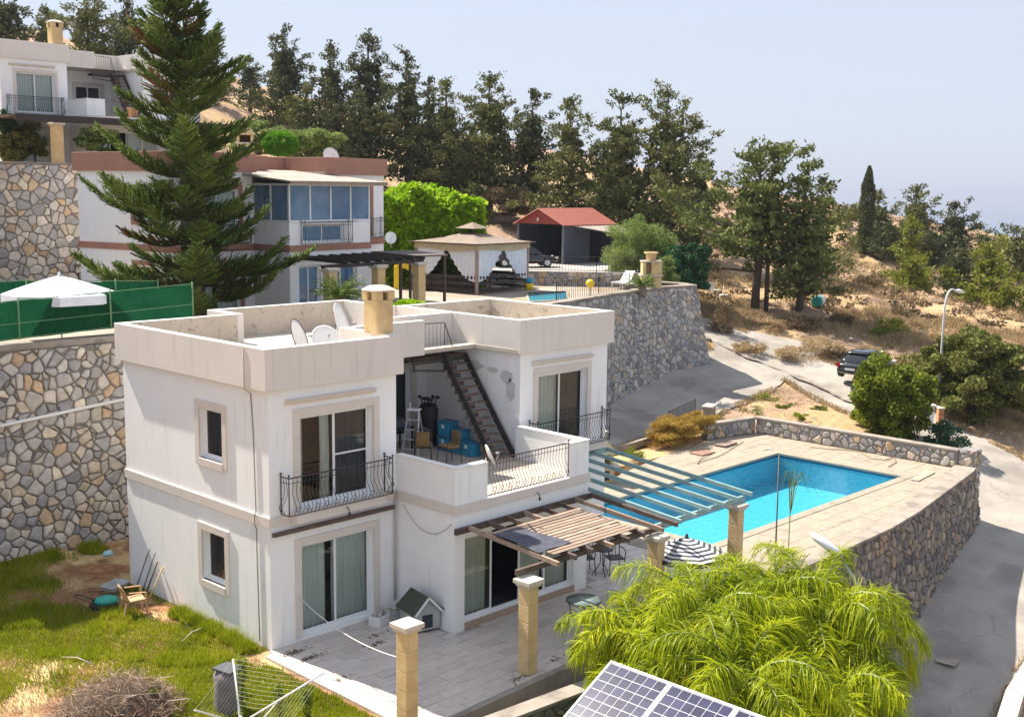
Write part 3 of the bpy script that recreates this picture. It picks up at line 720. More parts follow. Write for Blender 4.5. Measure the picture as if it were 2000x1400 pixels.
# pool
pool = empty('swimming_pool', ((x0+x1)/2, (y0+y1)/2, 0), label='rectangular turquoise swimming pool in the pale stone deck of the white villa', cat='swimming pool')
ox, oy = (x0+x1)/2, (y0+y1)/2; hx, hy = (x1-x0)/2, (y1-y0)/2
mb = MB()
for (a, b, c, d) in ((-hx-.34,hx+.34,-hy-.34,-hy),(-hx-.34,hx+.34,hy,hy+.34),(-hx-.34,-hx,-hy,hy),(hx,hx+.34,-hy,hy)): mb.box(a, b, c, d, -.05, .018)
mb.build('coping', M['deck'], pool, .012)
mp = mat('pool_mosaic', (.06, .40, .55), (.095, .47, .62), 8, .35)
mb = MB(); mb.box(-hx+.005, hx-.005, -hy+.005, hy-.005, -1.12, -.05); mb.f = [f for i, f in enumerate(mb.f) if i != 1]; mb.mi = mb.mi[:5]; mb.sm = mb.sm[:5]
mb.f = [tuple(reversed(f)) for f in mb.f]; mb.build('basin', mp, pool)
mb = MB(); 
for (a, b, c, d) in ((-hx+.007,hx-.007,hy-.017,hy-.007),(-hx+.007,hx-.007,-hy+.007,-hy+.017),(-hx+.007,-hx+.017,-hy+.02,hy-.02),(hx-.017,hx-.007,-hy+.02,hy-.02)): mb.box(a, b, c, d, -.13, -.06)
mb.build('waterline_border', mat('dark_blue_border', (.01, .05, .11), rough=.3), pool)
mw, nt_, b_ = _nodes('pool_water'); L = nt_.links
nt_.nodes.remove(b_); tr = nt_.nodes.new('ShaderNodeBsdfTransparent'); tr.inputs[0].default_value = (.80, .96, .98, 1)
gl = nt_.nodes.new('ShaderNodeBsdfGlossy'); gl.inputs['Roughness'].default_value = .03
fr = nt_.nodes.new('ShaderNodeFresnel'); fr.inputs[0].default_value = 1.22
g_ = nt_.nodes.new('ShaderNodeNewGeometry'); nz_ = nt_.nodes.new('ShaderNodeTexNoise'); nz_.inputs['Scale'].default_value = 3.2; nz_.inputs['Detail'].default_value = 3; nz_.inputs['Distortion'].default_value = .6
L.new(g_.outputs['Position'], nz_.inputs['Vector']); bp = nt_.nodes.new('ShaderNodeBump'); bp.inputs['Strength'].default_value = .55; bp.inputs['Distance'].default_value = .05
L.new(nz_.outputs['Fac'], bp.inputs['Height']); L.new(bp.outputs[0], gl.inputs['Normal']); L.new(bp.outputs[0], fr.inputs['Normal'])
mx = nt_.nodes.new('ShaderNodeMixShader'); L.new(fr.outputs[0], mx.inputs[0]); L.new(tr.outputs[0], mx.inputs[1]); L.new(gl.outputs[0], mx.inputs[2])
L.new(mx.outputs[0], nt_.nodes['Material Output'].inputs['Surface'])
mb = MB(); mb.quad((-hx+.006,-hy+.006,-.12),(hx-.006,-hy+.006,-.12),(hx-.006,hy-.006,-.12),(-hx+.006,hy-.006,-.12)); mb.build('water', mw, pool)
mb = MB(); mb.box(-hx+.01, -hx+1.2, hy-1.3, hy-.02, -1.11, -.65); mb.box(-hx+.01, -hx+.8, hy-1.3, hy-.02, -.648, -.4); mb.build('steps', mp, pool)
# steps platform at the pool edge (a wooden-rimmed channel cover)
mb = MB(); mb.box(.0, 1.75, -.14, .14, 0, .035); mb.box(.05, 1.70, -.09, .09, .036, .05, 1)
gr = mb.build('drain_channel', [M['cap'], M['limestone']]); gr.location = (25.6, -2.9, .012); tag(gr, 'narrow tan channel cover lying on the deck by the near right pool corner', 'channel cover'); gr.rotation_euler = (0, 0, .1)

# terraces of the other villas
mb = MB(); mb.prism([(-60,10.6),(12.3,10.9),(18,11.5),(24.4,12.75),(28,13.7),(33.6,14.65),(35.9,14.4),(35.6,21.4),(33,22.4),(30.5,26.5),(24,29),(20,30),(-60,30)], 1, 5.2)
M['terr_ground'] = mat('neighbour_paving', (.29, .25, .205), (.38, .33, .275), .9, .9, .3, 12, c3=(.30, .22, .15), s3=.3, t3=.5)
o = mb.build('neighbour_terrace_ground', M['terr_ground']); o['kind'] = 'structure'
mb = MB(); mb.prism([(-60,29.1),(XT-.05,29.1),(XT+8,31),(26,36),(27,50),(-60,58)], 4, ZT-.5)
o = mb.build('upper_terrace_ground', M['terrain']); o['kind'] = 'structure'

# ---------------------------------------------------------------- villas
def wall(parent, a, b, z0, z1, holes=(), t=.16, m_=None, name='wall', caps=(0, 0)):
    """vertical wall from a to b (outside on the right-hand side of a->b); holes (u0,u1,z0,z1) with reveals"""
    ax_, ay_ = a; bx_, by_ = b; Ln = math.hypot(bx_-ax_, by_-ay_); ux, uy = (bx_-ax_)/Ln, (by_-ay_)/Ln; ix, iy = -uy, ux
    P = lambda u, z, d=0: (ax_+ux*u+ix*d, ay_+uy*u+iy*d, z)
    us = sorted({0, Ln, *[h[0] for h in holes], *[h[1] for h in holes]}); zs = sorted({z0, z1, *[h[2] for h in holes], *[h[3] for h in holes]})
    mb = MB()
    for i in range(len(us)-1):
        for j in range(len(zs)-1):
            uc, zc = (us[i]+us[i+1])/2, (zs[j]+zs[j+1])/2
            if any(h[0] < uc < h[1] and h[2] < zc < h[3] for h in holes): continue
            mb.quad(P(us[i], zs[j]), P(us[i+1], zs[j]), P(us[i+1], zs[j+1]), P(us[i], zs[j+1]))
            mb.quad(P(us[i+1], zs[j], t), P(us[i], zs[j], t), P(us[i], zs[j+1], t), P(us[i+1], zs[j+1], t))
    for h in holes:
        c = [(h[0], h[2]), (h[1], h[2]), (h[1], h[3]), (h[0], h[3])]
        for k in range(4):
            p, q = c[k], c[(k+1) % 4]; mb.quad(P(*p), P(*q), P(*q, t), P(*p, t))
    if caps[0]: mb.quad(P(0, z0, t), P(0, z0), P(0, z1), P(0, z1, t))
    if caps[1]: mb.quad(P(Ln, z0), P(Ln, z0, t), P(Ln, z1, t), P(Ln, z1))
    mb.quad(P(0, z1), P(Ln, z1), P(Ln, z1, t), P(0, z1, t))
    return mb.build(name, m_ or M['stucco'], parent)
def frame_pos(a, b):
    Ln = math.hypot(b[0]-a[0], b[1]-a[1]); ux, uy = (b[0]-a[0])/Ln, (b[1]-a[1])/Ln
    return lambda u, z, d=0: Vector((a[0]+ux*u-uy*d, a[1]+uy*u+ux*d, z))
def boxf(P, mb, u0, u1, z0, z1, d0, d1, mi=0):
    v = [P(u, z, d) for d in (d0, d1) for z in (z0, z1) for u in (u0, u1)]
    mb.add(v, [(0,1,3,2),(5,4,6,7),(0,4,5,1),(2,3,7,6),(0,2,6,4),(1,5,7,3)], mi)
def trim(parent, P, u0, u1, z0, z1, wd, m_, proud=.04, sill=True, depth=0):
    mb = MB()
    boxf(P, mb, u0-wd, u0, z0-(wd if sill else 0), z1+wd, -proud, .0); boxf(P, mb, u1, u1+wd, z0-(wd if sill else 0), z1+wd, -proud, .0)
    boxf(P, mb, u0, u1, z1, z1+wd, -proud, .0)
    if sill: boxf(P, mb, u0, u1, z0-wd, z0, -proud-.02, .06)
    mb.build('window_surround', m_, parent)
def window(parent, P, u0, u1, z0, z1, panes, style='curtain', fw=.055, inset=.11, gmat=None, rs=None, name='sliding_window', room=1.6, mullion=True, open_=()):
    """sliding window: frame with panes (sub-parts) , curtains and a dark room behind"""
    rs = rs or rnd
    mb = MB(); boxf(P, mb, u0, u1, z0, z0+fw, inset, inset+.06); boxf(P, mb, u0, u1, z1-fw, z1, inset, inset+.06)
    boxf(P, mb, u0, u0+fw, z0+fw, z1-fw, inset, inset+.06); boxf(P, mb, u1-fw, u1, z0+fw, z1-fw, inset, inset+.06)
    fr = mb.build(name, M['white_frame'], parent); W = (u1-u0-2*fw)/panes
    for k in range(panes):
        a = u0+fw+W*k; b = a+W; dd = inset+.012+.024*(k % 2)
        if k in open_: continue
        mb = MB(); s = .042
        boxf(P, mb, a-.01, a+s, z0+fw, z1-fw, dd, dd+.022); boxf(P, mb, b-s, b+.01, z0+fw, z1-fw, dd, dd+.022)
        boxf(P, mb, a+s, b-s, z0+fw, z0+fw+s, dd, dd+.022); boxf(P, mb, a+s, b-s, z1-fw-s, z1-fw, dd, dd+.022)
        if style == 'mid' and k == panes-1: boxf(P, mb, a+s, b-s, (z0+z1)/2-.02+.0, (z0+z1)/2+.02, dd, dd+.022)
        mb.build('sash', M['white_frame'], fr)
        mb = MB(); mb.quad(P(a+s, z0+fw+s, dd+.011), P(b-s, z0+fw+s, dd+.011), P(b-s, z1-fw-s, dd+.011), P(a+s, z1-fw-s, dd+.011)); mb.build('pane', gmat or M['glass'], fr)
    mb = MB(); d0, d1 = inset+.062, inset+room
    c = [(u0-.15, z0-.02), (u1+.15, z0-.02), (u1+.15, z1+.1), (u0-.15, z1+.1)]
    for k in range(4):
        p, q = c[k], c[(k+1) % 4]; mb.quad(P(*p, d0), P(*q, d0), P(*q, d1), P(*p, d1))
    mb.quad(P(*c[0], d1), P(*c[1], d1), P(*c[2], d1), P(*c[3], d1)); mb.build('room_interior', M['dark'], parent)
    def curtain(a, b, m_, zt=z1-.06, zb=z0+.05, dep=.16):
        n = max(8, int((b-a)/.028)); mb = MB(); vs = []
        ph = rs.random()*6
        for i in range(n+1):
            t = i/n; u = a+(b-a)*t
            d = inset+dep+.035*math.sin(t*(b-a)*42+ph)+.015*math.sin(t*(b-a)*95+ph*2)
            for z in (zb, (zb+zt)/2, zt): vs.append(P(u+.01*math.sin(z*3+ph), z, d+.012*math.sin(z*2.3+i)))
        fs = [(i*3+j, (i+1)*3+j, (i+1)*3+j+1, i*3+j+1) for i in range(n) for j in (0, 1)]
        mb.add(vs, fs, 0, True); mb.build('curtain', m_, fr)
    if style == 'curtain':
        curtain(u0+.04, u0+(u1-u0)*.42, M['curtain']); curtain(u0+(u1-u0)*.50, u1-.04, M['curtain'])
    elif style == 'mid': curtain(u0+.04, u0+.25, M['curtain']); curtain(u0+(u1-u0)*.36, u0+(u1-u0)*.5, M['curtain']); curtain(u0+(u1-u0)*.55, u1-.04, M['curtain_dark'])
    elif style == 'left': curtain(u0+.04, u0+(u1-u0)*.5, M['curtain']); curtain(u0+(u1-u0)*.55, u1-.04, M['curtain_dark'])
    elif style == 'dark': curtain(u0+.04, u1-.04, M['curtain_dark'])
    elif style == 'full': curtain(u0+.04, u1-.04, M['curtain'])
    elif style == 'living':
        curtain(u0+.04, u0+(u1-u0)*.24, M['curtain'], zt=z1-.06); curtain(u0+(u1-u0)*.54, u0+(u1-u0)*.74, M['curtain']); curtain(u0+(u1-u0)*.76, u1-.04, M['curtain'])
    elif style == 'blind':
        mb = MB(); z = z0+.1; 
        while z < z1-.1: boxf(P, mb, u0+.06, u1-.06, z, z+.14, inset+.1, inset+.115); z += .26
        mb.build('zebra_blind', mat('zebra_blind', (.45, .55, .57)) if 'blind' not in M else M['blind'], fr)
    return fr
M['blind'] = mat('zebra_blind', (.50, .58, .58), rough=.8)
BARS = {}
def bulged_bar(h, belly, m_):
    k = (round(h, 2), belly, m_.name)
    if k not in BARS:
        mb = MB(); n = 9; pts = []
        for i in range(n+1):
            t = i/n; o_ = belly*math.exp(-((t-.22)/.17)**2) - .25*belly*math.exp(-((t-.62)/.14)**2)
            pts.append((0, -o_, h*t))
        mb.tube(pts, .0085, 4); BARS[k] = mb.mesh('bar', m_)
    return BARS[k]
def railing(parent, path, z, h=.85, belly=.13, step=.11, m_=None, name='balcony_railing', scroll=True, out=1):
    """wrought iron railing along a plan path; each bar bellies outwards"""
    m_ = m_ or M['iron']; rl = MB(); 
    pts = [Vector((p[0], p[1], z)) for p in path]
    for a, b in zip(pts, pts[1:]):
        for zz, r_ in ((.0, .012), (h, .016), (h*.86, .008)): rl.tube([a+Vector((0, 0, zz)), b+Vector((0, 0, zz))], r_, 5)
        d = (b-a).normalized(); nrm = Vector((d.y, -d.x, 0))*out
        if scroll:
            L_ = (b-a).length; s = .16
            while s < L_-.1:
                c = a+d*s+Vector((0, 0, .16))+nrm*(belly*.95); rl.tube([c+(d*math.cos(t)+Vector((0, 0, math.sin(t))))*(.055) for t in [i*math.pi/4 for i in range(9)]], .007, 4, cap=False); s += .26
    for p in pts: rl.tube([p, p+Vector((0, 0, h+.04))], .014, 5); rl.lathe([(0, 0), (.028, .02), (.028, .04), (0, .06)], 6, tuple(p+Vector((0, 0, h+.03))))
    ro = rl.build(name, m_, parent)
    for a, b in zip(pts, pts[1:]):
        d = (b-a); L_ = d.length; n = max(1, round(L_/step)); ang = math.atan2(d.y, d.x)
        for i in range(1, n):
            o = link('bar', bulged_bar(h, belly, m_), ro); p = a+d*(i/n); o.location = p; o.rotation_euler = (0, 0, ang+(0 if out == 1 else math.pi))
    return ro
PB = .135
M['wcop'] = mat('white_coping', (.74, .73, .71), (.80, .79, .77), 2, .85)
def villa(name, loc, rz, label, z4=6.81, pm=None, tm=None, full=True, kind=1):
    h = empty(name, loc, rz, label, 'villa'); pm = pm or M['beige']; tm = tm or M['beige_trim']
    B, Cc, Bx, Rr, E, Dp = 3.64, -2.08, 8.36, .40, 12.03, 6.4
    Zw, F1, PT = 5.9, 3.04, 3.9
    # walls
    wl = [( .82+.17, 2.38-.17), (3.78+.17, 5.34-.17)]
    yw0, yw1 = 1.80, 2.79
    wall(h, (0, Dp), (0, 0), -.3, Zw, [(Dp-yw1, Dp-yw0, *wl[0]), (Dp-yw1, Dp-yw0, *wl[1])])
    wall(h, (0, 0), (B, 0), -.3, Zw, [(.82, 2.93, .09, 2.25), (.82, 2.93, 3.10, 5.22)])
    P = frame_pos((0, Dp), (0, 0))
    for i, (a, b) in enumerate(wl):
        trim(h, P, Dp-yw1, Dp-yw0, a, b, .17, tm)
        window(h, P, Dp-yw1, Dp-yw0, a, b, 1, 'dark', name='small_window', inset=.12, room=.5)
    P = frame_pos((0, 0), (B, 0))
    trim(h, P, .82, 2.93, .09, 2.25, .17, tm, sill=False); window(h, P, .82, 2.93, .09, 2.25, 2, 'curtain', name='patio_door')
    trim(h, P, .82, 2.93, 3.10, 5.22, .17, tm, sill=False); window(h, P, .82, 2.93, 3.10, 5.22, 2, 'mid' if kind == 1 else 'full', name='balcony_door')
    # moulding above upper doors
    def hood(P, u0, u1, z):
        mb = MB(); pr = [(0, 0), (-.07, .02), (-.11, .07), (-.14, .12), (0, .14)]
        vs = [P(u, z+b, a) for u in (u0, u1) for a, b in pr]; n = 5
        mb.add(vs, [(0,1,2,3,4), (9,8,7,6,5)]+[(i, 5+i, 5+(i+1) % 5, (i+1) % 5) for i in range(5)]); mb.build('hood_moulding', tm, h)
    hood(P, .45, 2.95, 5.50)
    # living room block under the terrace
    wall(h, (B, 0), (B, Cc), -.3, PT)
    if kind == 2:
        wall(h, (B, Cc), (Bx, Cc), -.3, F1-.2, [(.5, 1.75, .05, 2.2), (2.1, 3.9, .05, 2.2)])
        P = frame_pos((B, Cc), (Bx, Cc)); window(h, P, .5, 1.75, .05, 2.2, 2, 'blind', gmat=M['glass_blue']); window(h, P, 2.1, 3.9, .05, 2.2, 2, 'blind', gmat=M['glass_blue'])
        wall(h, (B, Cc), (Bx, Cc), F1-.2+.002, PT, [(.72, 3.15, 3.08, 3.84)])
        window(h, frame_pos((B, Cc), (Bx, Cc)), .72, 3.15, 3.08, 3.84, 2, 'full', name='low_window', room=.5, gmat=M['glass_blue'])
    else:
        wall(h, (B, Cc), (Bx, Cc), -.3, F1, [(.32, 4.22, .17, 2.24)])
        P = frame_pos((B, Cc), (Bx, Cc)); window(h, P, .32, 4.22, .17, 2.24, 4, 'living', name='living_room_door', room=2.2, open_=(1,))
        mb = MB(); boxf(P, mb, .32, 4.22, -.02, .165, -.03, -.0); mb.build('door_sill', mat('terracotta_step', (.36, .25, .19), (.45, .33, .26), 6, .7), h)
        wall(h, (B, Cc), (B+1.05, Cc), F1+.002, PT, caps=(0, 1)); wall(h, (B+3.96, Cc), (Bx, Cc), F1+.002, PT, caps=(1, 0))
    wall(h, (Bx, Cc), (Bx, Rr), -.3, PT)
    for (a, b) in (((B, 0), (B, Cc)), ((B, Cc), (B+1.05, Cc)), ((B+3.96, Cc), (Bx, Cc)), ((Bx, Cc), (Bx, Rr))):   # parapet tops
        pass
    # right block
    wall(h, (Bx, Rr), (E, Rr), -.3, Zw, [(.69, 2.77, 3.12, 5.24)]+([(.8, 2.6, .1, 2.2)] if full else []))
    P = frame_pos((Bx, Rr), (E, Rr)); trim(h, P, .69, 2.77, 3.12, 5.24, .17, tm, sill=False); window(h, P, .69, 2.77, 3.12, 5.24, 2, 'left', name='balcony_door'); hood(P, .45, 2.95, 5.50)
    if full: window(h, P, .8, 2.6, .1, 2.2, 2, 'full', name='patio_door')
    wall(h, (E, Rr), (E, 5.2), -.3, Zw); wall(h, (E, 5.2), (8.2, 5.2), -.3, Zw); wall(h, (8.2, 5.2), (8.2, 7.8), -.3, Zw); wall(h, (8.2, 7.8), (3.4, 7.8), -.3, Zw); wall(h, (3.4, 7.8), (3.4, Dp), -.3, Zw); wall(h, (3.4, Dp), (0, Dp), -.3, Zw)
    # recess behind the terrace
    wall(h, (Bx, 4.24), (Bx, Rr), F1, Zw); wall(h, (B, 0), (B, 4.24), F1, Zw)
    wall(h, (B, 4.24), (Bx, 4.24), F1, Zw, [(2.55, 4.17, F1+.05, 5.1)])
    P = frame_pos((B, 4.24), (Bx, 4.24)); trim(h, P, 2.55, 4.17, F1+.05, 5.1, .17, tm, sill=False); window(h, P, 2.55, 4.17, F1+.05, 5.1, 2, 'dark', name='terrace_door')
    # bands
    mb = MB(); q = .04; z1, z2 = 2.82, 3.04
    if kind == 2: z1, z2 = 2.76, 3.02
    mb.box(-q, 0-.001, -q, Dp+q, z1, z2); mb.box(0, B-q, -q, -.001, z1, z2); mb.box(B-q, B-.001, Cc-q, 0-q, z1, z2); mb.box(B, Bx+q, Cc-q, Cc-.001, z1, z2)
    mb.box(Bx+.001, Bx+q, Cc, Rr-q, z1, z2); mb.box(Bx+q, E+q, Rr-q, Rr-.001, z1, z2); mb.box(E+.001, E+q, Rr, 5.2, z1, z2)
    mb.build('string_course', tm, h)
    # terrace floor
    tf = MB(); tf.box(B+.16, Bx-.16 if False else Bx, Cc+.16, 4.24, F1-.2, F1-.03); tf = tf.build('terrace_floor', M['base'], h)
    if kind == 1:
        tm_ = tile_mesh(.44, .44, .03, M['floor'], 'tile'); yy = Cc+.2
        while yy < 4.2:
            xx = B+.2
            while xx < Bx-.2:
                o = link('tile', tm_, tf); o.location = (xx+.225, yy+.225, F1); xx += .45
            yy += .45
    # parapet copings of the terrace
    mb = MB()
    for (x0_, x1_, y0_, y1_) in ((B-.02,B+.18,Cc+.18,0-.001),(B-.02,B+1.05,Cc-.02,Cc+.18),(B+3.96,Bx+.02,Cc-.02,Cc+.18),(Bx-.18,Bx+.02,Cc+.18,Rr-.001)):
        MB().box(x0_, x1_, y0_, y1_, PT+.001, PT+.03).build('terrace_coping', M['wcop'], h)
    if kind != 2:
        wall(h, (B+.16, Cc+.16), (B+.16, 0), F1, PT, t=.0, name='inner_parapet')
    # roof
    mb = MB(); zr0, zr1 = Zw-.0, Zw+.1
    mb.box(0, 3.575, 0, 6.3, zr0+.001, zr1); mb.box(3.575, 8.2, 2.0, 7.7, zr0+.003, zr1+.002); mb.box(8.2, 12.0, .41, 5.2, zr0+.001, zr1-.002)
    mb.build('roof', M['roof'], h)
    mb = MB(); zs = [Zw-.02+.0, z4]
    def pp(x0_, x1_, y0_, y1_): mb.box(x0_, x1_, y0_, y1_, zs[0], z4)
    o_ = PB
    segs = [(-o_,.065,-o_,Dp+o_),(.065,B+o_,-o_,.065),(3.575,B+o_,.065,1.9),(.065,3.36,6.335,Dp+o_),(3.36,3.56,6.335,7.87),(3.56,8.02,7.67,7.87),(8.02,8.22,5.4,7.87),
            (3.575,6.25,1.9,2.1),(5.8,8.22,2.95,3.15),(8.22,8.42,.265,5.2),(8.42,E+o_,.265,.465),(11.965,E+o_,.465,5.4),(8.22,11.965,5.2,5.4)]
    if kind == 1: segs[8] = (5.8,8.22,2.95,3.15)
    for k, s_ in enumerate(segs): pp(*s_)
    par = mb.build('roof_parapet', pm, h, .012)
    # stained inner faces (the weathered render of the inner side)
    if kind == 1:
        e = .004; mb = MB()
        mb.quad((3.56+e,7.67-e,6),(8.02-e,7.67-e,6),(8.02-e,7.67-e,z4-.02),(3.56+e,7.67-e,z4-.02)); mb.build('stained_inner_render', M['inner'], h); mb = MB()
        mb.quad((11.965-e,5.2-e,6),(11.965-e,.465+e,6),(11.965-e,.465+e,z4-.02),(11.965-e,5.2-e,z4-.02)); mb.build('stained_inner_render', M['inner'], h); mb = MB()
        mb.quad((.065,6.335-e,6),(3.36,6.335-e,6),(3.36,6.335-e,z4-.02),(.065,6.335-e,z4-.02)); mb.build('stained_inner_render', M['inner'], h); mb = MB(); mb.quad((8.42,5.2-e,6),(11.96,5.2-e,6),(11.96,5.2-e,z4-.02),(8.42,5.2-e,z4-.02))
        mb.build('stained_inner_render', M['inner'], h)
    # soffit shadow gap strip
    mb = MB()
    for s_ in segs[:3]+segs[9:12]: pass
    # balconies
    for (u0_, u1_, yb) in ((.28, 3.28, 0), (8.72, 11.85, Rr)):
        mb = MB(); mb.box(u0_+.25, u1_-.2, yb-.30, yb-q-.002, 3.0-.14, 3.06); mb.build('balcony_slab', tm, h)
        railing(h, [(u0_+.02, yb-.02), (u0_+.02, yb-.32), (u1_-.02, yb-.32), (u1_-.02, yb-.02)], 3.08, .86)
    if kind != 2: railing(h, [(B+1.05, Cc+.03), (B+3.96, Cc+.03)], 3.08, .86, belly=.12, m_=M['rust'], name='terrace_railing')
    return h
V1 = villa('villa', (0, 0, 0), 0, 'white two-storey villa with beige roof parapet and upper terrace in the foreground')
# flat grey patches of bare plaster on the terrace side wall
mb = MB()
def blob(cy_, cz_, ry, rz_, n=14, seed=1):
    r_ = random.Random(seed); vs = []
    for k in range(n):
        t = 2*math.pi*k/n; s = 1+r_.uniform(-.22, .22); vs.append((8.356, cy_+ry*s*math.cos(t), cz_+rz_*s*math.sin(t)))
    mb.add(vs, [tuple(range(n-1, -1, -1))])
blob(2.15, 5.38, .33, .13, seed=3); blob(1.45, 5.33, .2, .08, seed=6); blob(.95, 5.2, .24, .2, seed=4); blob(.75, 4.85, .17, .32, seed=8)
mb.build('bare_plaster_patch', mat('bare_plaster', (.55, .54, .52), (.62, .61, .59), 3, .95), V1)
# roof chimney
def chimney(parent_loc, rz, label, s=1.0, hgt=1.0):
    c = empty('chimney', parent_loc, rz, label, 'chimney'); w_ = .31*s
    def oct_(w0, ch): return [(w0-ch,-w0),(w0,-w0+ch),(w0,w0-ch),(w0-ch,w0),(-w0+ch,w0),(-w0,w0-ch),(-w0,-w0+ch),(-w0+ch,-w0)]
    MB().prism(oct_(w_, .045*s), 0, hgt*.74).build('shaft', M['limestone'], c, .01)
    mb = MB()
    for p in ((w_-.1*s,-w_+.1*s),(w_-.1*s,w_-.1*s),(-w_+.1*s,w_-.1*s),(-w_+.1*s,-w_+.1*s)): mb.box(p[0]-.115*s, p[0]+.115*s, p[1]-.115*s, p[1]+.115*s, hgt*.742, hgt*.93)
    mb.build('vent_posts', M['limestone'], c)
    MB().box(-w_+.14, w_-.14, -w_+.14, w_-.14, hgt*.742, hgt*.92).build('flue', M['dark'], c)
    mb = MB(); mb.prism(oct_(w_+.10*s, .2*s), hgt*.932, hgt*.965); a = oct_(w_+.12*s, .2*s); n = 8
    mb.add([(p[0], p[1], hgt*.967) for p in a]+[(p[0]*.55, p[1]*.55, hgt*1.05) for p in a], [(i, (i+1) % n, n+(i+1) % n, n+i) for i in range(n)]+[tuple(range(n, 2*n))]); mb.build('cap', M['cap'], c)
    return c
ch = chimney((3.62, .62, 6.812), 0, 'yellow stone chimney with pale cap on the roof parapet of the foreground villa', .86, 1.08)
# second and third villa repeat the same plan on their own plots
V2 = villa('villa', (9.205, 19.178, 4.93), .153, 'white villa with reddish brown parapet and glazed veranda behind the tall tree', z4=6.62, pm=M['brown'], tm=M['brown'], full=False, kind=2)
V3 = villa('villa', (12.05, 41.6, 10.87), .011, 'topmost white villa with beige parapet at the upper left', z4=6.81, full=False, kind=3)
chimney(tuple(Vector((12.05, 41.6, 10.87))+Vector((3.2, .3, 6.812))), 0, 'yellow stone chimney on the roof of the topmost villa', 1.0, 1.2)

# ---------------------------------------------------------------- columns and pergolas of the foreground villa
CP = [(-.33,-5.0),(3.2,-4.85),(7.75,-4.78),(11.6,-4.5)]
CL = ['yellow stone column standing alone at the bottom edge, nearest the lawn', 'yellow stone column under the brown pergola corner beside the round table', 'yellow stone column between the brown and teal pergolas by the striped parasol', 'yellow stone column under the outer end of the teal pergola by the pool']
def column(x, y, z, h, label, group='stone columns along the patio', s=.15):
    c = empty('stone_column', (x, y, z), 0, label, 'column', group)
    k = 5; hh = h-.16
    for i in range(k):
        mb = MB(); mb.box(-s, s, -s, s, hh*i/k+.004, hh*(i+1)/k-.004); mb.build('stone_block', M['limestone'], c, .012)
    mb = MB(); mb.box(-s+.012, s-.012, -s+.012, s-.012, .01, hh); mb.build('core', M['limestone'], c)
    mb = MB(); mb.box(-s-.05, s+.05, -s-.05, s+.05, hh+.001, hh+.06); mb.box(-s-.09, s+.09, -s-.09, s+.09, hh+.061, h); mb.build('capital', M['cap'], c, .015)
    return c
for (x, y), l in zip(CP, CL): column(x, y, .0, 2.1, l)
pg = empty('pergola', (6, -2.1, 2.45), 0, 'weathered brown pergola with a slatted shade over the living room doors', 'pergola')
o6 = Vector((6, -2.1, 2.45))
def barp(par, name, a, b, w_, h_, m_, off): MB().bar(Vector(a)-off, Vector(b)-off, w_, h_).build(name, m_, par, .008)
barp(pg, 'ledger', (3.55,-2.19,2.46), (8.38,-2.19,2.46), .09, .14, M['darkwood'], o6)
barp(pg, 'outer_beam', (3.05,-4.62,2.2), (8.1,-4.68,2.2), .09, .13, M['darkwood'], o6)
for i in range(8):
    x = 3.95+i*.62; barp(pg, 'rafter', (x,-2.24,2.5), (x-.02,-5.05+.04*(i % 3),2.29), .07, .11, M['darkwood'] if i % 3 else M['oldwood'], o6)
rs = random.Random(3)
for i in range(13):
    y = -2.98-.142*i; zz = 2.56-.075*(y+2.24)*-1*1
    x0_ = 4.0+rs.uniform(-.08, .06); x1_ = 7.0+rs.uniform(-.1, .12)
    a = Vector((x0_, y+rs.uniform(-.01, .01), zz+.02)); b = Vector((x1_, y+rs.uniform(-.015, .015), zz+.02))
    if i > 8: a.x += .12
    barp(pg, 'slat', a, b, .122, .022, M['oldwood'], o6)
mb = MB(); y0_, y1_ = -3.1, -4.5
f_ = lambda x, y: (x, y, 2.56+.075*(y+2.24)+.052+.012*math.sin(x*9+y*4))
gx_ = np.linspace(3.9, 4.75, 8); gy_ = np.linspace(y0_, y1_, 10); vs = [f_(x+.2*(j/9)*(i/7), y) for j, y in enumerate(gy_) for i, x in enumerate(gx_)]
mb.add([tuple(Vector(v)-o6) for v in vs], [(j*8+i, (j+1)*8+i, (j+1)*8+i+1, j*8+i+1) for j in range(9) for i in range(7)], 0, True)
o = mb.build('tarpaulin', mat('blue_black_tarpaulin', (.035, .04, .06), (.08, .085, .12), 4, .6)); o.location = o6; tag(o, 'dark sheet lying over the left end of the pergola slats', 'tarpaulin')
tp = empty('pergola', (10.4, .3, 2.7), 0, 'teal painted pergola reaching from the villa side towards the pool', 'pergola'); o7 = Vector((10.4, .3, 2.7))
barp(tp, 'ledger', (8.45,.32,2.70), (12.0,.32,2.70), .07, .14, M['teal'], o7)
barp(tp, 'outer_beam', (7.95,-4.55,2.19), (11.95,-4.5,2.19), .07, .15, M['teal'], o7)
for i in range(6):
    x = 8.55+i*.68; barp(tp, 'rafter', (x,.28,2.74), (x-.15+.02*i,-5.02+.05*i,2.34), .06, .11, M['teal'], o7)
# clothes line from the wall to the nearest column
a, b = Vector((.74, -.01, 1.06)), Vector((-.33, -5.15, 1.38)); mb = MB()
mb.tube([a.lerp(b, t)-Vector((0, 0, .45*4*t*(1-t)*.55)) for t in [i/14 for i in range(15)]], .010, 5)
tag(mb.build('rope', mat('white_rope', (.7, .69, .66))), 'white rope sagging from the villa wall to the nearest column', 'rope')
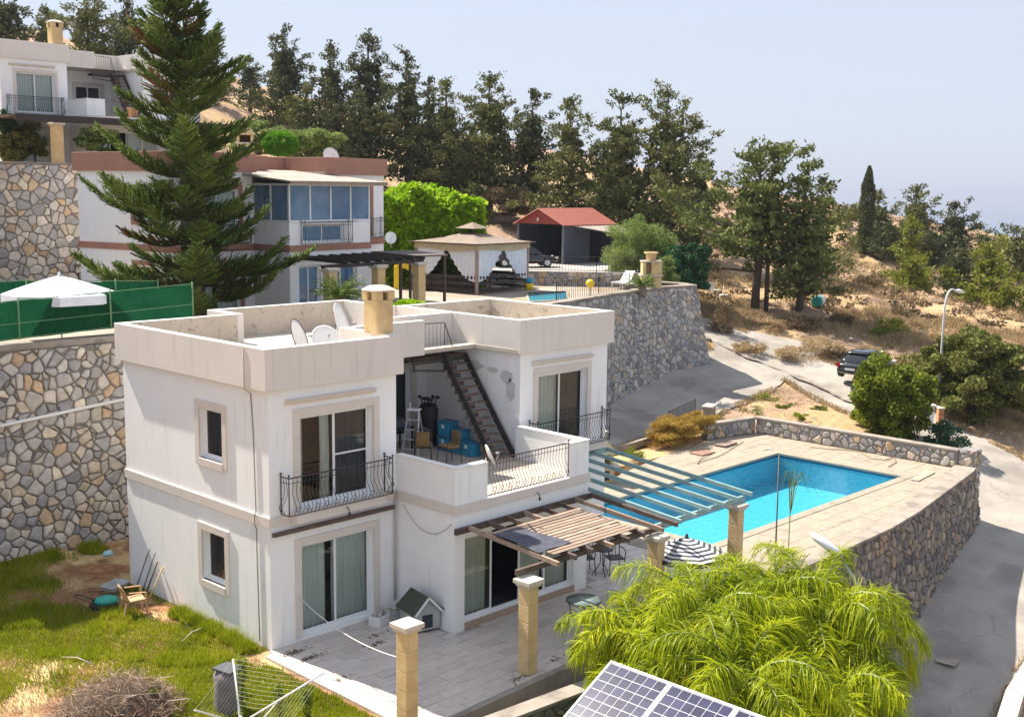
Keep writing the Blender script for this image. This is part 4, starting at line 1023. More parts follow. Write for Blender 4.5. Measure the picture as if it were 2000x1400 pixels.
# service cables and pipes on the foreground villa
mb = MB()
mb.tube([(-.15,.66,6.78),(-.15,.66,5.86),(-.02,.62,5.75),(-.02,.55,4.9),(-.02,.5,3.1),(-.06,.5,3.02),(-.06,.5,2.8),(-.02,.5,2.7),(-.02,.45,.1)], .013, 5)
mb.build('cable', mat('grey_cable', (.30, .28, .26)), V1)
mb = MB(); mb.tube([(3.55,-.06,3.05),(3.55,-.06,.3)], .028, 6); mb.build('drainpipe', mat('cream_pipe', (.50, .46, .41)), V1)
mb = MB(); mb.tube([Vector((3.6,-.3,2.75)).lerp(Vector((3.6,-2.0,2.75)), t)-Vector((0, 0, .9*4*t*(1-t)*.5+.15*t)) for t in [i/12 for i in range(13)]], .006, 4); mb.build('loose_cable', M['iron'], V1)
mb = MB(); mb.bar((.02,-.09,2.66), (3.5,-.09,2.66), .07, .09); mb.build('old_ledger_board', M['darkwood'], V1)
for (x, y, z) in ((1.9,-.32,2.95),(6.3,-2.2,2.86)):
    mb = MB(); mb.tube([(x,y+.02,z+.05),(x,y-.05,z+.02),(x,y-.08,z-.06)], .014, 5); mb.lathe([(0,-.14),(.03,-.12),(.035,-.07),(0,-.05)], 8, (x,y-.08,z)); mb.build('wall_lamp', M['iron'], V1)
# pipe running up the left retaining wall
mb = MB(); mb.tube([(-4.2,10.12,3.62),(1.95,10.12,4.12)], .05, 8); mb.build('drain_pipe', mat('white_pipe', (.72, .71, .69), rough=.5), lw, loc=(0, -10.2, 0))

# ---------------------------------------------------------------- stairs of the foreground villa
st = empty('metal_stairs', (7.8, .6, 3.04), 0, 'dark rusty metal staircase climbing from the terrace to the roof', 'staircase'); o8 = Vector((7.8, .6, 3.04))
def bs(name, a, b, w_, h_, m_): MB().bar(Vector(a)-o8, Vector(b)-o8, w_, h_).build(name, m_, st)
X0, X1 = 7.42, 8.22; Ys, Zs = .55, 3.06; Yt, Zt = 2.45, 5.68; NS = 13
for x in (X0, X1): bs('stringer', (x, Ys-.1, Zs), (x, Yt, Zt), .045, .17, M['iron'])
for i in range(NS):
    t = (i+.75)/NS; y = Ys+(Yt-Ys)*t; z = Zs+(Zt-Zs)*t
    MB().box(X0+.03-o8.x, X1-.03-o8.x, y-.02-o8.y, y+.20-o8.y, z-o8.z, z+.03-o8.z).build('tread', M['tread'], st)
    MB().box(X0+.03-o8.x, X1-.28-o8.x, y+.18-o8.y, y+.195-o8.y, z-.165-o8.z, z-.002-o8.z).build('riser', M['tread'], st)
MB().box(6.3-o8.x, 8.22-o8.x, 2.45-o8.y, 2.93-o8.y, 5.66-o8.z, 5.70-o8.z).build('landing', M['tread'], st)
for y in (2.40, 2.9): bs('landing_beam', (6.25, y, 5.60), (8.2, y, 5.60), .05, .11, M['iron'])
bs('bracket', (6.3, 2.40, 5.40), (7.42, 2.40, 5.28), .04, .05, M['iron']); bs('bracket', (6.3, 2.40, 5.60), (6.3, 2.40, 5.36), .04, .04, M['iron']); bs('bracket', (7.42, 2.40, 5.28), (7.42, 2.40, 5.6), .04, .04, M['iron'])
rail = MB(); hp = [Vector((6.28, 2.40, 6.66)), Vector((7.42, 2.40, 6.62)), Vector((7.42, 1.85, 5.55))]
rail.tube([p-o8 for p in hp], .016, 6)
for p, z in ((hp[0], 5.6), (hp[1], 5.3)): rail.tube([p-o8, Vector((p.x, p.y, z))-o8], .016, 6)
rail.tube([Vector((6.28,2.40,6.66))-o8, Vector((6.28,2.10,6.70))-o8], .014, 5)
rail.build('handrail', M['iron'], st)
for i in range(1, 8): x = 6.28+1.14*i/8; MB().tube([Vector((x, 2.40, 5.63))-o8, Vector((x, 2.40, 6.65))-o8], .008, 4).build('bar', M['iron'], st)
for i in range(1, 5): t = i/5; p = hp[1].lerp(hp[2], t); MB().tube([p-o8, Vector((p.x, p.y, max(p.z-.8, 5.68-.0-1.38*(2.4-p.y)+.02)))-o8], .008, 4).build('bar', M['iron'], st)

# ---------------------------------------------------------------- satellite dishes
M['dish'] = mat('dish_white', (.74, .74, .73), (.80, .80, .79), 3, .45); M['dish_back'] = mat('dish_grey', (.40, .39, .38), rough=.5)
def dish(loc, rz, tilt, r, label, pole=.5, rim=None, group='satellite dishes'):
    d = empty('satellite_dish', loc, rz, label, 'satellite dish', group)
    MB().tube([(0, .06, 0), (0, .06, pole)], .022, 6).build('pole', M['dish_back'], d)
    n, k = 20, 4; vs = [(0, 0, 0)]; fs = []
    for j in range(1, k+1):
        for i in range(n):
            t = 2*math.pi*i/n; q = j/k; vs.append((r*q*math.cos(t)*.92, -.16*r*q*q*1.0, r*q*math.sin(t)))
    fs += [(0, 1+i, 1+(i+1) % n) for i in range(n)]
    for j in range(k-1):
        for i in range(n): a = 1+j*n+i; b = 1+j*n+(i+1) % n; fs.append((a, a+n, b+n, b))
    mb = MB(); c = Matrix.Translation((0, 0, pole+.05)) @ Matrix.Rotation(-tilt, 4, 'X')
    mb.add([c @ Vector(v) for v in vs], fs, 0, True); o = mb.build('reflector', [M['dish']], d); s = o.modifiers.new('t', 'SOLIDIFY'); s.thickness = .012
    mb = MB(); e = c @ Vector((0, -.55*r-.12, -.05)); mb.tube([c @ Vector((0, -.16*r, -r*.95)), e], .009, 5); mb.tube([e, e+(c.to_3x3() @ Vector((0, .09, .02)))], .028, 7); mb.build('feed_arm', M['dish_back'], d)
    if rim:
        mb = MB(); mb.tube([c @ Vector((r*.93*math.cos(t), -.16*r, 1.01*r*math.sin(t))) for t in [2*math.pi*i/20 for i in range(21)]], .013, 4, cap=False); mb.build('rim', rim, d)
    return d
_face = math.atan2(-1, .3)
dish((3.05,3.15,6.0), R(35), R(20), .50, 'satellite dish with a rusty rim, leftmost of the three on the villa roof', .42, M['rust'])
dish((3.75,2.9,6.0), R(-18), R(38), .42, 'low white satellite dish between the two others on the villa roof', .34)
dish((4.55,3.35,6.0), R(38), R(18), .60, 'large upright satellite dish nearest the chimney on the villa roof', .62)
dish((4.80,-2.0,3.04), R(60), R(22), .27, 'pale satellite dish on a post above the terrace railing of the foreground villa', .95)
dish(tuple(Vector((9.205,19.178,4.93))+Vector((9.4,3.0,6.1))), R(-15), R(20), .40, 'satellite dish showing above the reddish brown parapet', .55)
_p = D(1004-241, 420, 46.5); dish(tuple(Vector((float(_p[0]), float(_p[1]), 7.9))), R(-40), R(15), .24, 'small grey satellite dish beside the clipped hedge at the second villa', .35)
mb = MB(); mb.tube([(0,0,0),(.0,.0,.12),(.08,0,.18),(.14,.02,.10)], .02, 6); mb.tube([(.2,.1,0),(.2,.1,.14)], .02, 6)
o = mb.build('vent_stub', M['rust']); o.location = (1.55, .65, 6.0); tag(o, 'small rusty pipe stub on the roof behind the front parapet', 'pipe')

# ---------------------------------------------------------------- things on the terrace
M['blue'] = mat('blue_plastic', (.02, .25, .44), (.03, .30, .50), 3, .45); M['lid'] = mat('dark_blue_lid', (.015, .16, .30), rough=.45)
M['label'] = mat('white_label', (.75, .76, .77)); M['black'] = mat('black_plastic', (.012, .012, .014), (.03, .03, .032), 6, .55)
def storage_box(loc, label, rz=0, w_=.46, d_=.40, h_=.40):
    b = empty('storage_box', loc, rz, label, 'storage box', 'blue storage boxes on the terrace')
    x, y = w_/2, d_/2; t = .02
    mb = MB(); mb.add([(-x+t,-y+t,0),(x-t,-y+t,0),(x-t,y-t,0),(-x+t,y-t,0),(-x,-y,h_-.04),(x,-y,h_-.04),(x,y,h_-.04),(-x,y,h_-.04)], [(0,3,2,1),(4,5,6,7),(0,1,5,4),(1,2,6,5),(2,3,7,6),(3,0,4,7)]); mb.build('body', M['blue'], b, .015)
    MB().box(-x-.012, x+.012, -y-.012, y+.012, h_-.039, h_).build('lid', M['lid'], b, .01)
    MB().box(-.05, .05, -y-.006, -y+.01, h_*.55, h_*.8).build('sticker', M['label'], b)
    return b
Z1 = 3.042
storage_box((7.55,2.40,Z1), 'blue storage box with white sticker, bottom left of the stack behind the stairs', R(-88))
storage_box((7.55,1.92,Z1), 'blue storage box in the middle of the bottom row behind the stairs', R(-90))
storage_box((7.55,1.45,Z1), 'blue storage box at the right end of the bottom row, half hidden by the stairs', R(-92))
storage_box((7.56,2.40,Z1+.402), 'blue storage box standing on top of another one behind the stairs', R(-90), h_=.42)
storage_box((7.58,1.90,Z1+.402), 'dark box on the blue boxes just behind the stair stringer', R(-86), h_=.26, w_=.4)
# black golf-bag-like clutter
gb = empty('storage_bag', (7.6,3.25,Z1), 0, 'tall black bag and clutter leaning against the white terrace wall', 'bag')
MB().lathe([(0,0),(.27,.02),(.30,.3),(.27,.7),(.29,1.05),(.23,1.18),(0,1.2)], 12, (0,0,0), sx=.8, sy=1.1).build('bag_body', M['black'], gb)
mb = MB(); rs = random.Random(5)
for k in range(7):
    a = rs.uniform(0, 6.28); r_ = rs.uniform(.05, .2); x, y = r_*math.cos(a), r_*math.sin(a); mb.tube([(x,y,1.1),(x*1.6,y*1.6,1.32+rs.uniform(-.08,.1))], .02, 5); mb.lathe([(0,-.04),(.06,-.02),(.06,.04),(0,.06)], 7, (x*1.7,y*1.7,1.34))
mb.build('handles', M['black'], gb)
MB().lathe([(0,.1),(.12,.14),(.15,.35),(.11,.52),(0,.58)], 10, (-.25,-.12,0)).build('side_pocket', M['curtain_dark'], gb)
MB().lathe([(0,0),(.09,.03),(.11,.11),(.08,.19),(0,.22)], 10).build('ball', M['label']).location = (7.25,2.85,Z1); tag(bpy.data.objects['ball'], 'small pale ball on the floor between the black bag and the blue boxes', 'ball')
# aluminium step ladder
ld = empty('step_ladder', (6.25,2.35,Z1), R(-62), 'white aluminium step ladder standing open on the terrace', 'ladder'); al = mat('aluminium', (.62, .63, .65), rough=.35, metal=.6)
for s in (-1, 1):
    MB().bar((s*.24,-.28,0), (s*.15,.0,1.3), .03, .055).build('front_rail', al, ld); MB().bar((s*.24,.34,0), (s*.15,.03,1.26), .025, .03).build('rear_rail', al, ld)
for i in range(4): t = (i+1)/5; MB().box(-.24+.09*t, .24-.09*t, -.28+.28*t-.05, -.28+.28*t+.05, 1.3*t-.012, 1.3*t+.012).build('rung', al, ld)
MB().box(-.17, .17, -.1, .14, 1.29, 1.33).build('platform', M['white_frame'], ld); MB().bar((-.1,0,1.3),(-.1,.0,1.5),.02,.02).build('grip', M['white_frame'], ld)
# garden chairs
M['mustard'] = mat('mustard_cushion', (.22, .13, .05), (.28, .17, .07), 5, .9)
def iron_chair(loc, rz, label, cushion=True, group='iron chairs on the terrace', mm=None):
    c = empty('iron_chair', loc, rz, label, 'chair', group); mm = mm or M['iron']
    MB().box(-.22, .22, -.22, .22, .42, .445).build('seat', mm, c)
    if cushion: MB().box(-.21, .21, -.21, .21, .447, .50).build('cushion', M['mustard'], c, .02)
    for sx in (-1, 1):
        for sy in (-1, 1): MB().tube([(sx*.2, sy*.2, .43), (sx*.24, sy*.25, 0)], .014, 5).build('leg', mm, c)
        MB().tube([(sx*.21,.2,.43),(sx*.22,.27,.92)], .014, 5).build('back_post', mm, c)
        MB().tube([(sx*.21,.24,.66),(sx*.25,.0,.68),(sx*.24,-.2,.63),(sx*.21,-.2,.43)], .014, 5).build('armrest', mm, c)
    MB().tube([(-.22,.27,.92),(0,.28,.97),(.22,.27,.92)], .014, 5).build('top_rail', mm, c)
    if cushion: MB().box(-.18, .18, .19, .235, .50, .86).build('back_cushion', M['mustard'], c, .02)
    else:
        for k in (-1, 0, 1): MB().tube([(k*.1,.22,.45),(k*.12,.27,.93)], .009, 4).build('back_bar', mm, c)
    return c
iron_chair((6.05,1.75,Z1), R(140), 'black iron chair with mustard cushions below the step ladder')
iron_chair((6.45,1.15,Z1), R(-100), 'black iron chair with mustard seat nearest the terrace corner')
MB().box(0,1,0,1,0,1)
tb = empty('side_table', (6.35,3.2,Z1), 0, 'dark covered table in the shade beside the terrace door', 'table'); MB().box(-.4,.4,-.3,.3,.66,.7).build('table_top', M['black'], tb)
for sx in (-1,1):
    for sy in (-1,1): MB().box(sx*.36-.02,sx*.36+.02,sy*.26-.02,sy*.26+.02,0,.66).build('leg', M['black'], tb)
MB().box(-.36,.3,-.26,.26,.7,.92).build('folded_cover', M['curtain_dark'], tb, .05)

# ---------------------------------------------------------------- things on the patio
dk = empty('dog_house', (3.3,-1.25,0), R(-12), 'grey wooden dog house with a dark green pitched roof by the wall corner', 'dog house')
gw = mat('grey_boards', (.36, .38, .38), (.46, .48, .47), 4, .8)
mb = MB(); mb.add([(-.33,-.36,.05),(.33,-.36,.05),(.33,-.36,.5),(0,-.36,.78),(-.33,-.36,.5),(-.33,.36,.05),(.33,.36,.05),(.33,.36,.5),(0,.36,.78),(-.33,.36,.5)], [(0,1,2,3,4),(9,8,7,6,5),(0,5,6,1),(1,6,7,2),(4,9,5,0)]); mb.build('walls', gw, dk)
mg = mat('dark_green_felt', (.045, .06, .04), (.07, .085, .06), 5, .9)
for s in (-1, 1): MB().add([(0,-.43,.83),(s*.42,-.43,.47),(s*.42,.43,.47),(0,.43,.83),(0,-.43,.86),(s*.42,-.43,.50),(s*.42,.43,.50),(0,.43,.86)], [(0,1,2,3),(7,6,5,4),(0,4,5,1),(1,5,6,2),(2,6,7,3)]).build('roof_panel', mg, dk)
MB().box(-.14,.14,-.366,-.355,.1,.42).build('door_opening', M['dark'], dk)
mb = MB(); mb.bar((-.36,-.44,.47),(0,-.44,.845),.02,.05); mb.bar((.36,-.44,.47),(0,-.44,.845),.02,.05); mb.build('gable_trim', M['white_frame'], dk)
for k, (x, y, rz_, l) in enumerate([(2.75,-.42,.3,'low white crate full of rubble beside the patio door'), (3.15,-.38,-.2,'grey crate of garden clutter beside the dog house')]):
    c = empty('crate', (x, y, 0), rz_, l, 'crate')
    mb = MB(); mb.box(-.22,.22,-.16,-.14,0,.24); mb.box(-.22,.22,.14,.16,0,.24); mb.box(-.22,-.2,-.14,.14,0,.24); mb.box(.2,.22,-.14,.14,0,.24); mb.box(-.2,.2,-.14,.14,0,.03); mb.build('crate_body', gw if k else M['dish'], c)
    rs = random.Random(k+2)
    for q in range(9):
        x_, y_ = rs.uniform(-.15,.15), rs.uniform(-.1,.1); MB().lathe([(0,-.05),(.06,-.03),(.07,.02),(0,.06)], 6, (0,0,0), sx=rs.uniform(.7,1.4)).build('rubble', rs.choice(ST_WARM), c, loc=(x_,y_,.17+rs.uniform(0,.08)))
tbl = empty('round_table', (6.02,-4.0,0), 0, 'round glass topped table with dark legs on the patio', 'table')
MB().lathe([(0,.70),(.40,.70),(.40,.712),(0,.712)], 24).build('glass_top', mat('table_glass', (.25, .33, .31), rough=.08), tbl)
mb = MB(); mb.tube([(.42*math.cos(t),.42*math.sin(t),.70) for t in [2*math.pi*i/24 for i in range(25)]], .016, 5, cap=False); mb.build('rim', M['iron'], tbl)
for k in range(4):
    t = math.pi/4+k*math.pi/2; c, s = math.cos(t), math.sin(t); MB().tube([(.36*c,.36*s,.69),(.30*c,.30*s,.4),(.4*c,.4*s,0)], .013, 5).build('leg', M['iron'], tbl)
iron_chair((9.15,-1.35,0), R(150), 'black iron bistro chair in the shade behind the white pillar', False, 'iron bistro chairs by the pillar'); iron_chair((9.75,-1.9,0), R(-30), 'black iron bistro chair further right under the teal pergola', False, 'iron bistro chairs by the pillar')
bt = empty('bistro_table', (9.4,-1.75,0), 0, 'small round black iron table between the bistro chairs', 'table'); MB().lathe([(0,.70),(.3,.70),(.3,.72),(0,.72)], 16).build('table_top', M['iron'], bt)
for k in range(3): t = k*2.1; MB().tube([(.03*math.cos(t),.03*math.sin(t),.7),(.05*math.cos(t),.05*math.sin(t),.3),(.26*math.cos(t),.26*math.sin(t),0)], .013, 5).build('leg', M['iron'], bt)
# white pier between living room doors and the recess
# striped parasol
M['stripe_dark'] = mat('navy_stripe', (.05, .06, .085)); M['stripe_pale'] = mat('pale_stripe', (.62, .61, .60))
def parasol(loc, rad, hgt, rise, label, stripes, mats, valance, rings=8, n=8, rz=0, cat='parasol', tilt=0):
    p = empty('parasol', loc, rz, label, cat)
    MB().tube([(0,0,0),(0,0,hgt+rise)], .022, 7).build('pole', M['stripe_pale'], p)
    mb = MB(); vs = [(0,0,hgt+rise)]; k = rings*1
    for j in range(1, k+1):
        for i in range(n):
            t = 2*math.pi*i/n; q = j/k; vs.append((rad*q*math.cos(t), rad*q*math.sin(t), hgt+rise*(1-q**1.15)))
    fs = [(0, 1+i, 1+(i+1) % n) for i in range(n)]; mi = [0]*n
    for j in range(k-1):
        for i in range(n): a = 1+j*n+i; b = 1+j*n+(i+1) % n; fs.append((a, a+n, b+n, b)); mi.append((j+1) % 2 if stripes else 0)
    b0 = len(vs); vs += [(v[0]*1.0, v[1]*1.0, v[2]-valance) for v in vs[-n:]]
    a0 = b0-n
    for i in range(n): fs.append((a0+i, b0+i, b0+(i+1) % n, a0+(i+1) % n)); mi.append(0 if stripes else 0)
    mb.add(vs, fs); mb.mi = mi; mb.build('canopy', mats, p)
    for i in range(n):
        t = 2*math.pi*i/n; MB().tube([(0,0,hgt+rise-.08),(rad*math.cos(t),rad*math.sin(t),hgt-.015)], .009, 4).build('rib', M['stripe_pale'], p)
    MB().lathe([(0,hgt+rise+.0),(.05,hgt+rise+.0),(.03,hgt+rise+.09),(0,hgt+rise+.11)], 8).build('finial', mats[0], p)
    MB().lathe([(0,0),(.25,0),(.25,.06),(.05,.1),(0,.1)], 12).build('base', M['stripe_pale'], p)
    return p
parasol((8.75,-4.95,0), 1.0, 1.50, .36, 'navy and white striped parasol on the patio beside the pool deck', True, [M['stripe_dark'], M['stripe_pale']], .12, 14, 8, .2)
# sun lounger with grey cover half under the pergola
sl_ = empty('sun_lounger', (8.6,-3.3,0), R(20), 'folded sun lounger with grey cushion behind the third column', 'sun lounger')
MB().box(-.9,.3,-.3,.3,.3,.42).build('cushion', M['stripe_pale'], sl_, .03)
MB().add([(.3,-.3,.3),(.9,-.3,.62),(.9,.3,.62),(.3,.3,.3),(.3,-.3,.4),(.88,-.3,.72),(.88,.3,.72),(.3,.3,.4)], [(0,1,2,3),(7,6,5,4),(0,4,5,1),(1,5,6,2),(2,6,7,3),(3,7,4,0)]).build('backrest', M['stripe_pale'], sl_)
for x in (-.85,.25): 
    for y in (-.26,.26): MB().tube([(x,y,.3),(x,y,0)], .02, 5).build('leg', M['dish_back'], sl_)
# leaves swept on the patio
mb = MB(); rs = random.Random(9)
for (cx_, cy_, k) in ((.35,-.95,60),(1.9,-1.35,30),(.25,-.45,70),(2.3,-.95,25),(.0,-2.3,25),(2.9,-4.9,30),(4.2,-4.8,20)):
    for _ in range(k):
        x, y = cx_+rs.gauss(0,.18), cy_+rs.gauss(0,.07); a = rs.random()*6.28; s = rs.uniform(.02,.05); z = .006+rs.random()*.02
        mb.add([(x+s*math.cos(a),y+s*math.sin(a),z),(x+s*.5*math.cos(a+2),y+s*.5*math.sin(a+2),z+.01),(x-s*math.cos(a),y-s*math.sin(a),z),(x+s*.5*math.cos(a-2),y+s*.5*math.sin(a-2),z)], [(0,1,2,3)])
tag(mb.build('fallen_leaves', mat('dry_leaf', (.09,.055,.03), (.2,.12,.06), 8)), 'dry brown leaves swept along the patio edge', 'leaves', kind='stuff')

# ---------------------------------------------------------------- garden on the left
def gz(x, y): return float(garden_z(x, y))
M['tan_plastic'] = mat('tan_plastic', (.50, .30, .17), rough=.45)
pc = empty('plastic_chair', (-1.05,4.25,gz(-1.05,4.25)), R(75), 'tan plastic armchair on the grass beside the white villa', 'chair')
mb = MB(); mb.add([(-.22,-.23,.40),(.22,-.23,.40),(.20,.22,.37),(-.20,.22,.37),(-.22,-.23,.425),(.22,-.23,.425),(.20,.22,.395),(-.20,.22,.395)], [(0,3,2,1),(4,5,6,7),(0,1,5,4),(1,2,6,5),(2,3,7,6),(3,0,4,7)]); mb.build('seat', M['tan_plastic'], pc, .01)
vs = []; n = 10
for j in range(5):
    for i in range(n+1):
        t = (i/n-.5); a = t*2.5; zz = .38+.42*j/4*(1-.55*abs(2*t)**3); vs.append((math.sin(a)*.25, .06+math.cos(a)*.20+.09*j/4, zz))
mb = MB(); mb.add(vs, [(j*(n+1)+i, j*(n+1)+i+1, (j+1)*(n+1)+i+1, (j+1)*(n+1)+i) for j in range(4) for i in range(n) if not (0 < j < 3 and i in (2, 4, 5, 7))], 0, True)
o = mb.build('backrest', M['tan_plastic'], pc); s = o.modifiers.new('t', 'SOLIDIFY'); s.thickness = .018
for sx in (-1, 1):
    MB().bar((sx*.24,.16,.62),(sx*.27,-.22,.60),.05,.025).build('armrest', M['tan_plastic'], pc, .008)
    MB().bar((sx*.27,-.22,.60),(sx*.25,-.25,0),.045,.035).build('front_leg', M['tan_plastic'], pc); MB().bar((sx*.2,.22,.39),(sx*.24,.30,0),.045,.035).build('rear_leg', M['tan_plastic'], pc)
tools = [((-.42,5.45,0),(-.03,5.30,1.15),'iron','thin dark metal rod leaning highest against the villa wall'), ((-.40,5.15,0),(-.03,5.02,1.12),'iron','long thin dark rod leaning beside the shortest tool'),
         ((-.42,4.95,0),(-.05,4.88,.92),'rust','dark brown wooden pole leaning against the villa wall'), ((-.45,4.72,0),(-.05,4.60,.86),'limestone','orange-brown shovel handle leaning nearest the path')]
for a, b, m_, l in tools:
    mb = MB(); mb.tube([Vector(a), Vector(b)], .02 if m_ != 'iron' else .014, 6)
    t_ = mb.build('garden_tool', M[m_]); tag(t_, l, 'garden tool', 'tools leaning on the villa wall')
mw_ = empty('lawn_mower', (-1.30,5.15,gz(-1.35,5.15)), R(-25), 'green and black lawn mower lying on the bare ground near the tan chair', 'lawn mower')
tq = mat('turquoise_plastic', (.02, .32, .27), (.03, .38, .32), 3, .4)
MB().lathe([(0,.12),(.30,.13),(.34,.2),(.27,.28),(.12,.33),(0,.34)], 14, (0,0,0), sx=1.15, sy=.85).build('hood', tq, mw_)
MB().lathe([(0,.02),(.36,.04),(.37,.12),(.33,.14),(0,.14)], 14, (-.1,0,0), sx=1.15, sy=.85).build('deck', M['black'], mw_)
for sx in (-1,1):
    for sy in (-1,1): MB().tube([(sx*.3-.05, sy*.28, .09),(sx*.3-.05, sy*.33, .09)], .09, 10).build('wheel', M['black'], mw_)
mb = MB(); mb.tube([(-.35,-.2,.16),(-.7,-.2,.35),(-.95,-.12,.42),(-.95,.12,.42),(-.7,.2,.35),(-.35,.2,.16)], .014, 5); mb.build('handle', M['iron'], mw_)
wb = empty('wheelbarrow', (-.75,5.85,gz(-.75,5.85)), R(200), 'old grey wheelbarrow lying between the mower and the villa wall', 'wheelbarrow')
mb = MB(); mb.add([(-.35,-.22,.22),(.3,-.22,.22),(.3,.22,.22),(-.35,.22,.22),(-.5,-.33,.42),(.42,-.33,.40),(.42,.33,.40),(-.5,.33,.42)], [(0,3,2,1),(0,1,5,4),(1,2,6,5),(2,3,7,6),(3,0,4,7)]); o = mb.build('tray', gw, wb); s = o.modifiers.new('t', 'SOLIDIFY'); s.thickness = .015
for s in (-1,1): MB().tube([(-.55,s*.08,.14),(.3,s*.2,.2),(.95,s*.27,.38)], .018, 5).build('handle', M['iron'], wb)
MB().tube([(-.6,-.04,.16),(-.6,.04,.16)], .16, 14).build('wheel', M['black'], wb)
lt = MB().lathe([(0,0),(.1,.01),(.12,.06),(.07,.14),(0,.16)], 9, (0,0,0), sx=1.5).build('plastic_bottle', mat('pale_blue_plastic', (.35,.55,.66), rough=.4)); lt.location = (.45,8.5,gz(.4,8.5)+.1); tag(lt, 'pale blue plastic container lying in the shaded grass by the stone wall', 'container')
wb.scale = (.72,.72,.72); mw_.scale = (.78,.78,.9)
# rotary clothes dryer
dc = Vector((-3.55,-4.25,0)); dr = empty('clothes_dryer', (dc.x, dc.y, gz(dc.x, dc.y)), 0, 'white rotary clothes dryer with its lines on the lawn at the bottom edge', 'clothes dryer')
aluw = mat('white_metal', (.72, .73, .74), rough=.35); zc = .75
MB().tube([(0,0,0),(0,0,1.05)], .024, 8).build('mast', aluw, dr)
tips = []
for q in [(455,1287),(635,1312),(380,1386),(545,1440)]:
    p = PZ(q[0], q[1], gz(-3, -4)+1.62); tips.append(Vector(p)-Vector(dr.location))
for t in tips:
    MB().tube([(0,0,.92),tuple(t)], .017, 6).build('arm', aluw, dr); m_ = Vector(t)*.45+Vector((0,0,.92*.55)); MB().tube([(0,0,.55),tuple(m_)], .012, 5).build('strut', aluw, dr)
order = [0, 1, 3, 2]
for k in range(11):
    f_ = .28+.72*k/10; mb = MB(); pts = []
    for i in range(5):
        a = Vector((0,0,.92)).lerp(tips[order[i % 4]], f_); pts.append(a)
    for a, b in zip(pts, pts[1:]): mb.tube([a, a.lerp(b, .5)-Vector((0,0,.02)), b], .0022, 3)
    mb.build('line', mat('washing_line', (.42,.46,.34)) if 'washing_line' not in bpy.data.materials else bpy.data.materials['washing_line'], dr)
MB().lathe([(0,.88),(.045,.89),(.05,1.0),(0,1.02)], 8).build('hub', M['black'], dr)
cv = empty('covered_barbecue', (-2.35,-1.95,gz(-2.35,-1.95)), R(10), 'small dark grey covered barbecue standing on the lawn behind the clothes dryer', 'barbecue')
mb = MB(); mb.lathe([(.30,.0),(.31,.25),(.29,.5),(.32,.7),(.25,.84),(.1,.9),(0,.9)], 12, (0,0,0), sx=.8, sy=1.1); mb.build('cover', mat('grey_cover', (.13,.12,.13), (.22,.20,.21), 4, .9, .3), cv)
MB().box(-.2,.2,-.25,.25,.86,.905).build('lid_panel', M['curtain_dark'], cv, .01)

# ---------------------------------------------------------------- barbecue ovens
def oven(loc, rz, label, s=1.0):
    b = empty('stone_barbecue', loc, rz, label, 'barbecue'); 
    MB().box(-.42*s,.42*s,-.3*s,.3*s,0,.55*s).build('plinth', M['limestone'], b, .02)
    MB().box(-.25*s,.25*s,-.31*s,-.28*s,.08*s,.42*s).build('wood_store', M['dark'], b)
    MB().box(-.5*s,.62*s,-.4*s,.32*s,.552*s,.63*s).build('shelf', M['cap'], b, .02)
    for sx in (-1,1): MB().box(sx*.36*s-.06*s,sx*.36*s+.06*s,-.28*s,.28*s,.632*s,1.02*s).build('side_cheek', M['limestone'], b, .015)
    MB().box(-.3*s,.3*s,.2*s,.29*s,.632*s,1.02*s).build('back_panel', M['rust'], b)
    mb = MB(); z0_ = 1.022*s; n = 9
    a = [(-.5*s,-.38*s,z0_),(.5*s,-.38*s,z0_),(.5*s,.3*s,z0_),(-.5*s,.3*s,z0_)]; c = [(x*.42,-.02*s+y*.42,1.45*s) for x, y, z in a]; d = [(x,y,z0_+.07*s) for x,y,z in a]
    mb.add(a+d+c, [(0,3,2,1),(0,1,5,4),(1,2,6,5),(2,3,7,6),(3,0,4,7),(4,5,9,8),(5,6,10,9),(6,7,11,10),(7,4,8,11)]); mb.build('hood', M['limestone'], b, .01)
    MB().box(-.19*s,.19*s,-.17*s,.14*s,1.452*s,1.78*s).build('flue', M['limestone'], b, .02)
    MB().box(-.22*s,.22*s,-.2*s,.17*s,1.782*s,1.83*s).build('cap', M['cap'], b, .01)
    return b
oven((17.3,4.95,0), R(-28), 'pale stone garden barbecue with flared hood beside the pool deck')
bb = empty('stone_barbecue', tuple(Vector((32.75,14.75,5.45))), R(-40), 'square stone barbecue on the corner of the neighbour pool terrace', 'barbecue')
Lm = M['limestone']
mb = MB(); mb.box(-.5,.5,-.3,.3,0,.12); mb.box(-.5,-.36,-.3,.3,.12,.6); mb.box(.1,.5,-.3,.3,.12,.6); mb.box(-.36,.1,.15,.3,.12,.6); mb.build('plinth', Lm, bb)
MB().box(-.56,.56,-.36,.34,.602,.68).build('shelf', M['cap'], bb)
mb = MB(); mb.box(-.46,-.3,-.28,.3,.68,1.3); mb.box(-.02,.5,-.28,.3,.68,1.3); mb.box(-.3,-.02,.16,.3,.68,1.3); mb.build('oven_body', Lm, bb)
MB().box(-.5,.54,-.32,.34,1.302,1.36).build('top_slab', M['cap'], bb)
pl = empty('planter', tuple(Vector((32.75,14.75,6.812))), 0, 'square clay planter with yellow flowers on top of the stone barbecue', 'planter')
MB().lathe([(0,0),(.24,.0),(.27,.32),(.36,.36),(.36,.42),(.28,.42),(.27,.38),(0,.38)], 14).build('pot', Lm, pl)

